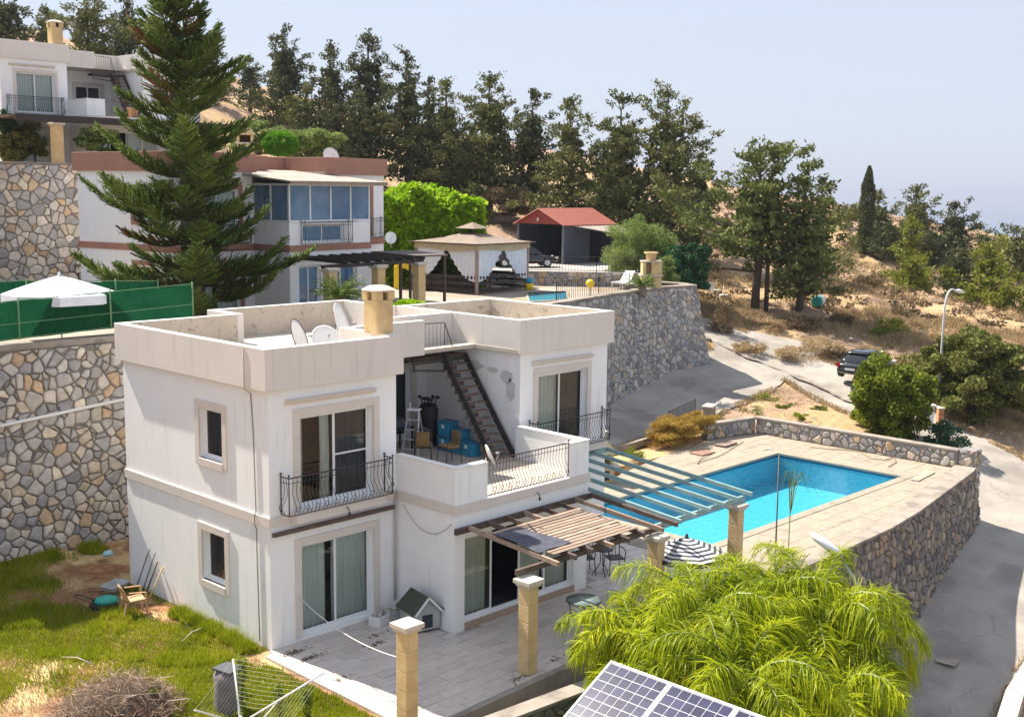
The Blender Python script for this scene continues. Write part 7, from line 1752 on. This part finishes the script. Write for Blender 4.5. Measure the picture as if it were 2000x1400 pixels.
# gazebo
gc = Vector((24.0, 18.2, 5.2)); gc = Vector(PZ(922, 566, 5.2)); gc = Vector((gc.x, gc.y, 5.2))
gz_ = empty('gazebo', tuple(gc), .10, 'square garden gazebo with beige roof, small cupola and tied white curtains', 'gazebo'); s = 1.98
M['canvas'] = mat('gazebo_canvas', (.20,.155,.125), (.27,.215,.175), 3, .9, .1); M['valance'] = mat('beige_valance', (.46,.38,.25), (.54,.46,.32), 3, .9); M['white_cloth'] = mat('white_curtain_cloth', (.62,.66,.72), (.74,.77,.82), 4, .9)
CN = [(-s,-s),(s,-s),(s,s),(-s,s)]; e = s+.30; zt, ze = 2.84, 2.42
for k in range(4):
    a = Vector((CN[k][0]/s*e, CN[k][1]/s*e, ze)); b = Vector((CN[(k+1)%4][0]/s*e, CN[(k+1)%4][1]/s*e, ze)); c = Vector((CN[(k+1)%4][0]/s*.42, CN[(k+1)%4][1]/s*.42, zt)); d = Vector((CN[k][0]/s*.42, CN[k][1]/s*.42, zt))
    m1, m2 = (a+d)/2-Vector((0,0,.05)), (b+c)/2-Vector((0,0,.05)); MB().add([a,b,m2,m1,c,d], [(0,1,2,3),(3,2,4,5)]).build('roof_panel', M['canvas'], gz_)
    t = Vector((0,0,.045)); MB().bar(a, b, .06, .06).build('eave_beam', M['darkwood'], gz_)
    x, y = CN[k]; MB().bar((x,y,0),(x,y,ze-.02),.12,.12).build('post', M['oldwood'], gz_)
mb = MB(); q = [(x/s*.42, y/s*.42) for x, y in CN]; q2 = [(x/s*.62, y/s*.62) for x, y in CN]
mb.add([(x,y,3.10) for x,y in q2]+[(0,0,3.40)], [(0,1,4),(1,2,4),(2,3,4),(3,0,4),(3,2,1,0)]); mb.build('cupola_roof', M['canvas'], gz_)
for x, y in q: MB().bar((x*.9,y*.9,2.82),(x*.9,y*.9,3.10),.05,.05).build('cupola_post', M['darkwood'], gz_)
def cloth(a, b, z1, fz, m_, name, amp=.04, n=40, off=0):
    a, b = Vector(a), Vector(b); d = (b-a).normalized(); nr = Vector((d.y,-d.x,0)); vs = []; m = 8
    for i in range(n+1):
        u = i/n; zb = fz(u)
        for j in range(m+1): v = j/m; vs.append(a.lerp(b, u)+nr*(amp*math.sin(u*46+off)*(.4+v*.6))+Vector((0,0,z1+(zb-z1)*v)))
    MB().add(vs, [(i*(m+1)+j, (i+1)*(m+1)+j, (i+1)*(m+1)+j+1, i*(m+1)+j+1) for i in range(n) for j in range(m)], 0, True).build(name, m_, gz_)
for k in (0, 3, 1, 2):
    a = (CN[k][0], CN[k][1], 0); b = (CN[(k+1)%4][0], CN[(k+1)%4][1], 0)
    cloth(tuple(c*1.04 for c in a), tuple(c*1.04 for c in b), ze-.05, lambda u: 2.12+.05*math.sin(u*7)-.06*math.sin(u*3.14), M['valance'], 'valance', .03)
    A, B = Vector(a), Vector(b)
    for u0, u1, fl in ((.02,.46,0),(.54,.98,1)):
        fz = (lambda u: 1.95-1.35*math.sin(math.pi*(1-u)**.7*.5)**1.5) if fl == 0 else (lambda u: 1.95-1.35*math.sin(math.pi*u**.7*.5)**1.5)
        cloth(tuple(A.lerp(B,u0)), tuple(A.lerp(B,u1)), 2.14, fz, M['white_cloth'], 'curtain', .05, off=k)
    for z in (.18,.50,.80): MB().bar(A+Vector((0,0,z)), B+Vector((0,0,z)), .04, .13).build('rail', M['blackwood'], gz_)
    for u in (.25,.5,.75): p = A.lerp(B, u); MB().bar(p+Vector((0,0,.1)), p+Vector((0,0,.85)), .06, .05).build('rail_post', M['blackwood'], gz_)
MB().box(-s+.2,s-.2,.5,1.5,.0,.8).build('bench', M['darkwood'], gz_, .03)
yl = mat('yellow_plastic', (.72,.50,.01), (.80,.58,.02), 4, .4)
sl2 = empty('play_slide', tuple(gc+Vector((-1.9,2.1,0))), R(-45), 'bright yellow plastic slide seen through the gazebo', 'slide')
mb = MB(); pr_ = [(-.9,1.15),(-.5,1.1),(0,.75),(.5,.38),(1.1,.2)]
mb.add([(x, y, z) for x, z in pr_ for y in (-.35,.35)], [(2*i,2*i+2,2*i+3,2*i+1) for i in range(4)]); o = mb.build('chute', yl, sl2); s_ = o.modifiers.new('t','SOLIDIFY'); s_.thickness = .05
for y in (-.36,.36): mb = MB(); [mb.bar((pr_[i][0],y,pr_[i][1]+.1),(pr_[i+1][0],y,pr_[i+1][1]+.1),.05,.22) for i in range(4)]; mb.build('side', yl, sl2)
MB().box(-1.1,-.85,-.35,.35,0,1.2).build('ladder_panel', yl, sl2, .03)
# neighbour pool
q = [PZ(1030,573,5.2), PZ(1105,571,5.2), PZ(1108,586,5.2), PZ(1035,590,5.2)]; q = [(float(a[0]), float(a[1])) for a in q]
if sum(q[i][0]*q[(i+1)%4][1]-q[(i+1)%4][0]*q[i][1] for i in range(4)) < 0: q = q[::-1]
cx_ = sum(a[0] for a in q)/4; cy_ = sum(a[1] for a in q)/4; np2 = empty('swimming_pool', (cx_, cy_, 5.2), 0, 'small turquoise swimming pool of the neighbour beside the gazebo', 'swimming pool')
ql = [(a[0]-cx_, a[1]-cy_) for a in q]; big = [(a*1.12, b*1.12) for a, b in ql]
mb = MB(); mb.add([(a,b,.05) for a,b in big]+[(a,b,.05) for a,b in ql]+[(a,b,-.02) for a,b in big], [(i,(i+1)%4,4+(i+1)%4,4+i) for i in range(4)]+[(8+i,8+(i+1)%4,(i+1)%4,i) for i in range(4)]); mb.build('coping', M['deck'], np2)
mb = MB(); mb.add([(a,b,.012) for a,b in ql], [(0,1,2,3)]); mb.build('basin', mat('pool_liner', (.05,.36,.50), (.08,.46,.60), 3, .2), np2)
mb = MB(); mb.add([(a,b,.035) for a,b in ql], [(0,1,2,3)]); mb.build('water', mw, np2)
f0 = [Vector((*PZ(x, y, 5.2)[:2], 5.2)) for x, y in ((1028,596),(1118,592),(1118,592))]
fence('thin black metal railing along the edge of the neighbour pool', [Vector((24.9,14.0,5.2)), Vector((28.2,14.3,5.2)), Vector((31.0,14.7,5.2))], 1.0, .14, M['iron'], post=.035, group=None)
# pale things round that pool
def lounger(px, py, label, rz):
    p = Vector((*PZ(px, py, 5.2)[:2], 5.2)); l = empty('white_lounger', tuple(p), rz, label, 'sun lounger', 'white loungers by the neighbour pool')
    MB().box(-.7,.3,-.3,.3,.28,.36).build('seat', M['dish'], l, .02); MB().bar((.3,0,.32),(.85,0,.85),.6,.06).build('backrest', M['dish'], l)
    for x in (-.6,.25):
        for y in (-.25,.25): MB().tube([(x,y,.3),(x,y,0)], .025, 5).build('leg', M['dish'], l)
lounger(1215,563,'white plastic lounger left of the bluish cushion near the stone barbecue',R(10)); lounger(1240,566,'white lounger with raised back nearest the cycad',R(-60)); lounger(1262,562,'white lounger just left of the square stone barbecue',R(30))
bt_ = empty('beach_ball_lamp', tuple(Vector((*PZ(1152,590,5.2)[:2], 5.2))), 0, 'round yellow globe on a short stand by the neighbour pool railing', 'globe lamp')
MB().lathe([(.2*math.sin(math.pi*i/8), .85-.2*math.cos(math.pi*i/8)) for i in range(9)], 12).build('globe', yl, bt_); MB().tube([(0,0,0),(0,0,.67)], .03, 6).build('stand', M['iron'], bt_)
bin_ = empty('waste_bin', tuple(Vector((*PZ(1033,566,5.2)[:2], 5.2))), 0, 'small yellow and blue bin at the corner of the gazebo', 'bin'); MB().lathe([(0,0),(.22,0),(.25,.35),(0,.35)], 10).build('bin_body', yl, bin_); MB().lathe([(0,.352),(.26,.352),(.22,.6),(0,.62)], 10).build('bin_lid', M['blue'], bin_)
# low stone wall of the yard behind the pool
yw = empty('stone_wall', (0,0,0), 0, 'low tan stone wall between the neighbour pool and the garage yard', 'wall')
YW = [Vector((28.3,25.6,4.9)), Vector((31.2,21.9,4.9)), Vector((33.6,19.0,4.9)), Vector((35.5,16.4,4.9))]
for i in range(3):
    a, b = YW[i], YW[i+1]; H = Vector((0,0,1.05)); S, U, V = planar(a, b, b+H, a+H); n = S(0,0,1)-S(0,0,0)
    if n.dot(Vector(CAM)-a) < 0: S, U, V = planar(b, a, a+H, b+H); n = -n
    stone_face(yw, S, U, V, .34, ST_DECK, 300+i, .03, .04, 60); n = n*-.35
    qd = [a, b, b+H, a+H]; mb = MB(); mb.add(qd+[p+n for p in qd], [(0,1,2,3),(7,6,5,4),(0,4,5,1),(3,2,6,7),(0,3,7,4),(1,5,6,2)]); mb.build('wall_body', M['mortar_pale'], yw)
fence('black railing on top of the yard wall in front of the garage', [v+Vector((0,0,1.05)) for v in (YW[1], YW[2], YW[3])], .8, .16, M['iron'])

# garage
ym = mat('yard_concrete', (.36,.33,.31), (.44,.41,.38), 1, .9, .2)
yz = 5.0
g0_ = D(1100, 516, 80); gx0, gy0 = float(g0_[0]), float(g0_[1]); gzb = float(g0_[2])
mb = MB(); mb.add([(gx0-8.5,gy0-3.6,gzb-.9),(gx0-1,gy0-6.6,gzb-.62),(gx0+6,gy0-4.5,gzb-.03),(gx0+6,gy0+5.5,gzb+.02),(gx0-8,gy0+5,gzb-.1)], [(0,1,2,3,4)])
q_ = [(gx0-12,gy0-6),(gx0-4,gy0-8.5),(gx0+7,gy0-5),(gx0+7,gy0+6),(gx0-9,gy0+6)]
yd = MB().prism(q_, gzb-4, gzb-.02).build('garage_yard', ym); yd['kind'] = 'structure'
ga = empty('garage', (gx0,gy0,gzb), .0, 'open slate grey garage with a red metal gable roof', 'garage'); W_, L_, He, Hr = 4.3, 5.2, 2.65, 3.65
slate = mat('slate_cladding', (.04,.05,.07), (.06,.07,.095), 3, .7, stretch=(1,1,.2)); red = mat('red_roof_paint', (.28,.075,.05), (.34,.10,.065), 3, .6)
wall(ga, (L_,W_), (0,W_), 0, He, m_=slate, t=.08); MB().box(0,L_,W_-.1,W_,0,He).build('side_wall', slate, ga); MB().box(0,L_*.52,0,.1,0,He).build('side_wall', slate, ga); MB().box(L_-.1,L_,.1,W_-.1,0,He).build('back_wall', slate, ga)
MB().add([(.02,-.1,He-.1),(L_,-.1,He-.1),(L_,W_/2,Hr-.02),(.02,W_/2,Hr-.02),(.02,W_+.1,He-.1),(L_,W_+.1,He-.1)], [(0,1,2,3),(3,2,5,4)]).build('ceiling', slate, ga); MB().box(.05,L_-.15,.15,W_-.15,-.019,.0).build('floor_slab', mat('oily_floor', (.05,.05,.05), (.08,.08,.08), 3), ga)
for y in (0.05, W_-.05): MB().box(-.06,.06,y-.06,y+.06,0,He).build('door_post', mat('slate_post', (.14,.16,.19)), ga)
MB().add([(-.05,-.12,He),(-.05,W_+.12,He),(-.05,W_/2,Hr),(.0,-.12,He),(.0,W_+.12,He),(.0,W_/2,Hr)], [(0,1,2),(5,4,3),(0,3,4,1)]).build('gable', mat('red_gable', (.25,.04,.035), (.30,.055,.045), 3, .6), ga)
for sgn, y0_, y1_ in ((0,-.22,W_/2),(1,W_+.22,W_/2)):
    sh = empty  # ribbed sheets, each a strip of its own
    nst = 13
    for i in range(nst):
        x0_ = -.3+(L_+.6)*i/nst; x1_ = -.3+(L_+.6)*(i+1)/nst-.03; t = .05
        MB().add([(x0_,y0_,He-.07),(x1_,y0_,He-.07),(x1_,y1_,Hr+.03),(x0_,y1_,Hr+.03),(x0_+.03,y0_,He-.07+t),(x1_-.03,y0_,He-.07+t),(x1_-.03,y1_,Hr+.03+t),(x0_+.03,y1_,Hr+.03+t)], [(0,3,2,1),(4,5,6,7),(0,1,5,4),(1,2,6,5),(2,3,7,6),(3,0,4,7)]).build('roof_sheet', red, ga)
MB().add([(.9,-.05,He-.12),(L_+.3,-.05,He-.12),(L_+.3,-2.2,He-.55),(2.4,-2.2,He-.55),(.9,-.05,He-.06),(L_+.3,-.05,He-.06),(L_+.3,-2.2,He-.49),(2.4,-2.2,He-.49)], [(0,3,2,1),(4,5,6,7),(0,1,5,4),(1,2,6,5),(2,3,7,6),(3,0,4,7)]).build('lean_to_roof', M['sheet'], ga)
mb = MB(); mb.tube([(-.09,W_*.53,He+.42),(-.14,W_*.53,He+.36),(-.14,W_*.53,He+.28)], .05, 6); mb.lathe([(0,0),(.09,.02),(.07,.13),(0,.16)], 8, (-.14,W_*.53,He+.2)); mb.build('gable_lamp', M['dish'], ga)

# ---------------------------------------------------------------- cars
def car(loc, rz, label, paint, L_=4.0, W_=1.68, H_=1.42, hatch=True):
    c = empty('parked_car', loc, rz, label, 'car', None); x0 = -L_/2
    # stations along the length: x, half width, sill z, belt z
    st_ = [(-2.0,.62,.38,.72),(-1.93,.76,.26,.88),(-1.6,.82,.22,.92),(-.8,.84,.20,.90),(.3,.84,.20,.88),(1.1,.83,.22,.82),(1.65,.78,.24,.74),(1.93,.66,.30,.62),(2.0,.5,.38,.52)]
    k = L_/4.0; kw = W_/1.68; vs = []; n = 10
    for x, hw, zs, zb in st_:
        for (a, b) in ((-.62,0),(-.96,.12),(-1.0,.45),(-.97,.8),(-.86,1.0),(.86,1.0),(.97,.8),(1.0,.45),(.96,.12),(.62,0)): vs.append((x*k, hw*a*kw, zs+(zb-zs)*b))
    m = len(st_); fs = [(i*n+j, i*n+(j+1)%n, (i+1)*n+(j+1)%n, (i+1)*n+j) for i in range(m-1) for j in range(n)]+[tuple(range(n)), tuple(range(m*n-1,(m-1)*n-1,-1))]
    o = MB().add(vs, fs, 0, True).build('body', paint, c); s = o.modifiers.new('s','SUBSURF'); s.levels = s.render_levels = 2
    gh = [(-1.88 if hatch else -1.5,.70,.86,.02),(-1.45 if hatch else -.95,.66,.86,.46),(-.9,.63,.86,.53),(-.1,.62,.86,.545),(.42,.60,.86,.49),(1.12,.68,.80,.03)]
    vs = []
    for x, hw, zb, hh in gh:
        for a, b in ((-1.10,0),(-.98,.75),(-.80,1.0),(.80,1.0),(.98,.75),(1.10,0)): vs.append((x*k, hw*a*kw, zb+hh*b))
    fs = [(i*6+j, i*6+j+1, (i+1)*6+j+1, (i+1)*6+j) for i in range(5) for j in range(5)]+[tuple(range(5,-1,-1)), tuple(range(30,36))]
    o = MB().add(vs, fs, 0, True).build('windows', mat('car_glass', (.012,.014,.018), rough=.04, spec=.8) if 'car_glass' not in bpy.data.materials else bpy.data.materials['car_glass'], c); s = o.modifiers.new('s','SUBSURF'); s.levels = s.render_levels = 1
    mb = MB(); rf = [(-1.40 if hatch else -.9,.52,1.335),(-.9,.54,1.398),(-.1,.53,1.412),(.36,.50,1.36)]
    vs = [(x*k, y*hw*kw, z*H_/1.42) for x, hw, z in rf for y in (-1.08,-.6,.6,1.08)]; vs = [(v[0], v[1], v[2]-(.035 if i % 4 in (0,3) else 0)) for i, v in enumerate(vs)]
    mb.add(vs, [(i*4+j, i*4+j+1, (i+1)*4+j+1, (i+1)*4+j) for i in range(3) for j in range(3)], 0, True); o = mb.build('roof', paint, c); s = o.modifiers.new('t','SOLIDIFY'); s.thickness = .03
    for sy in (-1, 1):
        for a_, b_ in (((-.42*k,.70*W_/1.68*sy,.88),(-.42*k,.60*W_/1.68*sy,1.36)), ((-1.1*k,.72*W_/1.68*sy,.88),(-1.25*k,.61*W_/1.68*sy,1.33)), ((.98*k,.71*W_/1.68*sy,.86),(.40*k,.59*W_/1.68*sy,1.34))): MB().bar(a_, b_, .06, .05).build('pillar', paint, c)
        MB().box(.72*k-.09, .72*k+.05, sy*.86*kw-.06, sy*.86*kw+.06, .90, 1.0).build('wing_mirror', paint, c, .02)
        MB().add([(-1.97*k,sy*.52,.66),(-1.90*k,sy*.79,.66),(-1.90*k,sy*.78,.84),(-1.97*k,sy*.55,.84),(-2.02*k,sy*.52,.66),(-1.95*k,sy*.82,.66),(-1.95*k,sy*.80,.84),(-2.0*k,sy*.55,.84)], [(0,1,2,3),(7,6,5,4),(0,4,5,1),(1,5,6,2),(2,6,7,3),(3,7,4,0)]).build('tail_light', mat('tail_light', (.22,.01,.012), rough=.2) if 'tail_light' not in bpy.data.materials else bpy.data.materials['tail_light'], c)
        MB().box(1.86*k,1.97*k,sy*.62-.14,sy*.62+.14,.56,.68).build('headlight', M['dish'], c, .02)
        for x in (-1.28,1.28):
            w_ = MB().tube([(x*k, sy*(.68*kw), .30), (x*k, sy*(.86*kw), .30)], .30, 18).build('wheel', M['black'], c)
            MB().tube([(x*k, sy*(.80*kw), .30), (x*k, sy*(.872*kw), .30)], .18, 12).build('rim', M['lamp_pole'], w_)
    MB().box(-2.04*k,-1.99*k,-.78*kw+.1,.78*kw-.1,.40,.56).build('rear_bumper', M['black'], c, .02); MB().box(-2.055*k,-2.035*k,-.26,.26,.50,.61).build('number_plate', M['label'], c)
    MB().box(2.0*k,2.03*k,-.5,.5,.36,.5).build('front_grille', M['black'], c)
    return c
paint = mat('black_car_paint', (.010,.013,.022), rough=.22, coat=.6, spec=.6); wpaint = mat('white_car_paint', (.62,.63,.64), rough=.25, coat=.5)
_c = ground_at(1692, 734); cz = float(field(_c[0], _c[1])[0])
car((float(_c[0]),float(_c[1]),cz+.02), R(4), 'black hatchback parked on the verge beside the road, seen from behind', paint).scale = (1, 1, .94)
cp = D(1022, 512, 77); car((float(cp[0]),float(cp[1]),gzb), YAW+R(12), 'black car parked in front of the garage, partly behind the gazebo', paint, L_=4.4, W_=1.75)
cp = D(905, 492, 82); car((float(cp[0]),float(cp[1]),gzb), YAW+R(10), 'white car mostly hidden behind the gazebo roof', wpaint, L_=4.3)

# ---------------------------------------------------------------- green fence, parasol and the left terrace
gnet = leaf_mat('green_shade_net', [(.004,.045,.018),(.006,.06,.026),(.012,.085,.038)], .35, .6, .2)
nt = gnet.node_tree; nn = [x for x in nt.nodes if x.type == 'TEX_NOISE'][0]; nn.inputs['Scale'].default_value = 9; nn.inputs['Detail'].default_value = 7
gpm = mat('green_fence_post', (.10,.22,.10), (.16,.28,.14), 4, .5)
def netfence(a, b, h, n, label, droop=.05):
    a, b = Vector(a), Vector(b); f = empty('netting_fence', tuple(a), 0, label, 'fence', 'green netting fences'); d = b-a; m = 60; vs = []
    nr = Vector((d.y,-d.x,0)).normalized()
    for i in range(m+1):
        u = i/m
        for j in range(7): v = j/6; sag = -droop*abs(math.sin(u*n*math.pi))*v; vs.append(d*u+Vector((0,0,h*v+sag))+nr*(.035*math.sin(u*31+v*5)+.02*math.sin(u*77)))
    MB().add(vs, [(i*7+j,(i+1)*7+j,(i+1)*7+j+1,i*7+j+1) for i in range(m) for j in range(6)], 0, True).build('netting', gnet, f)
    for i in range(n+1): p = d*(i/n)+nr*.07; MB().tube([p, p+Vector((0,0,h+.06))], .025, 6).build('post', gpm, f)
    for z in (.04, h*.42, h): MB().tube([nr*.065+Vector((0,0,z)), d+nr*.065+Vector((0,0,z))], .012, 4).build('wire', gpm, f)
netfence((-3.6,10.32,6.0), (4.33,10.32,6.28), 1.06, 3, 'green netting fence along the top of the left stone retaining wall')
a = D(-40,545,37); b = D(308,566,39.5); netfence((float(a[0]),float(a[1]),5.9), (float(b[0]),float(b[1]),5.75), 1.35, 4, 'green netting fence further back, behind the white parasol')
pp_ = D(117,572,34); parasol((float(pp_[0]),float(pp_[1]),5.2), 1.58, float(pp_[2])-5.2, .50, 'large white garden parasol behind the green fence', False, [M['white_cloth'], M['white_cloth']], .26, 4, 8, .35)
sd_ = D(132,545,52); shd = empty('garden_shed', (float(sd_[0]),float(sd_[1]),5.2), 0, 'dark wooden shed door at the foot of the high stone wall', 'shed')
shd.rotation_euler = (0,0,YAW)
for i in range(6): MB().box(-.42+.14*i,-.29+.14*i,-.02,.02,0,1.45).build('plank', M['rust'], shd)
MB().box(-.5,.5,.03,.8,0,1.5).build('shed_body', M['darkwood'], shd); MB().box(-.6,.6,-.15,.9,1.51,1.57).build('shed_roof', M['darkwood'], shd)
# third villa
cn = empty('canopy', tuple(V3L+Vector((0,0,0))), .011, 'dark flat canopy along the ground floor of the topmost villa', 'canopy')
MB().box(-1.2,3.5,-3.6,-.1,2.66,2.78).build('roof_sheet', M['darkwood'], cn); MB().box(3.5,10.5,-4.4,-2.15,2.60,2.74).build('roof_sheet', M['sheet'], cn); MB().box(-1.3,10.6,-4.48,-4.42,2.45,2.80).build('fascia', M['blackwood'], cn)
for x, y in ((1.0,-4.1),(8.6,-4.1)): w_ = V3L+Vector((x,y,0)); column(w_.x, w_.y, V3L.z, 2.45, {1.0:'yellow stone column below the terrace of the topmost villa',8.6:'stone column of the topmost villa hidden behind the tall tree'}[x], 'stone columns of the topmost villa', .24)
st3 = copy_tree(st, loc=tuple(V3L+Vector((7.8,.6,3.04))), label='black metal staircase climbing to the roof of the topmost villa')
pt = empty('flower_pot', tuple(V3L+Vector((6.6,-1.5,3.06))), 0, 'terracotta flower pot at the foot of the black stairs of the topmost villa', 'flower pot'); MB().lathe([(0,0),(.2,0),(.28,.45),(.32,.47),(.32,.52),(0,.5)], 12).build('pot', br[1], pt)
dl = D(288,262,58); dish((float(dl[0]),float(dl[1]),float(dl[2])-.2), R(-40), R(20), .42, 'cream satellite dish in front of the tall tree below the topmost villa', .3)
ob = D(480,302,60); oven((float(ob[0]),float(ob[1]),float(ob[2])), R(-40), 'pale arched barbecue above the second villa roof beside the tall tree', .95)
# chairs and a tank on the slope
def plain_chair(loc, rz, label):
    c = empty('garden_chair', loc, rz, label, 'chair', 'white chairs on the slope'); MB().box(-.24,.24,-.24,.24,.38,.42).build('seat', M['dish'], c); MB().bar((0,.24,.4),(0,.33,.9),.46,.03, up=(1,0,0)).build('backrest', M['dish'], c)
    for x in (-.2,.2):
        for y in (-.2,.2): MB().tube([(x,y,.38),(x*1.1,y*1.2,0)], .022, 5).build('leg', M['dish'], c)
for k, (px, py, r_) in enumerate([(1396,578,.4),(1412,588,2.2)]): g_ = ground_at(px, py); plain_chair((float(g_[0]),float(g_[1]),float(g_[2])), r_, ['white plastic chair standing right of the stone wall corner on the slope','white plastic chair tipped beside the first one on the slope'][k])
g_ = ground_at(1598, 600); tk = empty('water_tank', (float(g_[0]),float(g_[1]),float(g_[2])), R(20), 'white water tank lying behind the ivy covered pine', 'water tank'); MB().tube([(-.6,0,.42),(.55,0,.42)], [.38,.38], 14).build('tank_body', M['dish'], tk); MB().tube([(-.7,0,.42),(-.6,0,.42)], [.25,.38], 14).build('tank_end', tq, tk)
for x in (-.4,.35): MB().box(x-.06,x+.06,-.34,.34,0,.14).build('cradle', M['oldwood'], tk)
# loose rocks on the verge
rr_ = random.Random(77)
for k in range(46):
    px, py = rr_.uniform(1390,1980), rr_.uniform(610,745); g_ = ground_at(px, py)
    if ribbon_mask(np.array([g_[0]]), np.array([g_[1]]))[0] < .3: continue
    s = rr_.uniform(.10,.28); mb = MB(); mb.lathe([(0,-.5*s),(s*.8,-.3*s),(s,.05*s),(s*.6,.5*s),(0,.6*s)], 7, (0,0,0), sx=rr_.uniform(.8,1.5)); mb.v = [(x*(1+rr_.uniform(-.15,.15)), y*(1+rr_.uniform(-.15,.15)), z) for x, y, z in mb.v]; mb.sm = [False]*len(mb.sm)
    o = mb.build('rock', rr_.choice(ST_DECK)); o.location = (float(g_[0]),float(g_[1]),float(g_[2])+.02); o.rotation_euler = (0,0,rr_.random()*6); tag(o, 'pale loose rock in the dry grass between stone wall and parked hatchback' if px < 1640 else 'pale loose rock on the slope right of the parked hatchback', 'rock', 'rocks on the verge' if px < 1640 else 'rocks on the right slope')
MB_ = MB()
# ---------------------------------------------------------------- air
hz, nt, b = _nodes('summer_haze'); nt.nodes.remove(b); v = nt.nodes.new('ShaderNodeVolumePrincipled'); v.inputs['Color'].default_value = (.52,.58,.72,1); v.inputs['Density'].default_value = .00018; v.inputs['Anisotropy'].default_value = .1
nt.links.new(v.outputs[0], nt.nodes['Material Output'].inputs['Volume'])
hb = MB().box(-3500, 43000, -3500, 43000, -126.5, 50).build('haze', hz); hb['kind'] = 'stuff'; hb.display_type = 'WIRE'
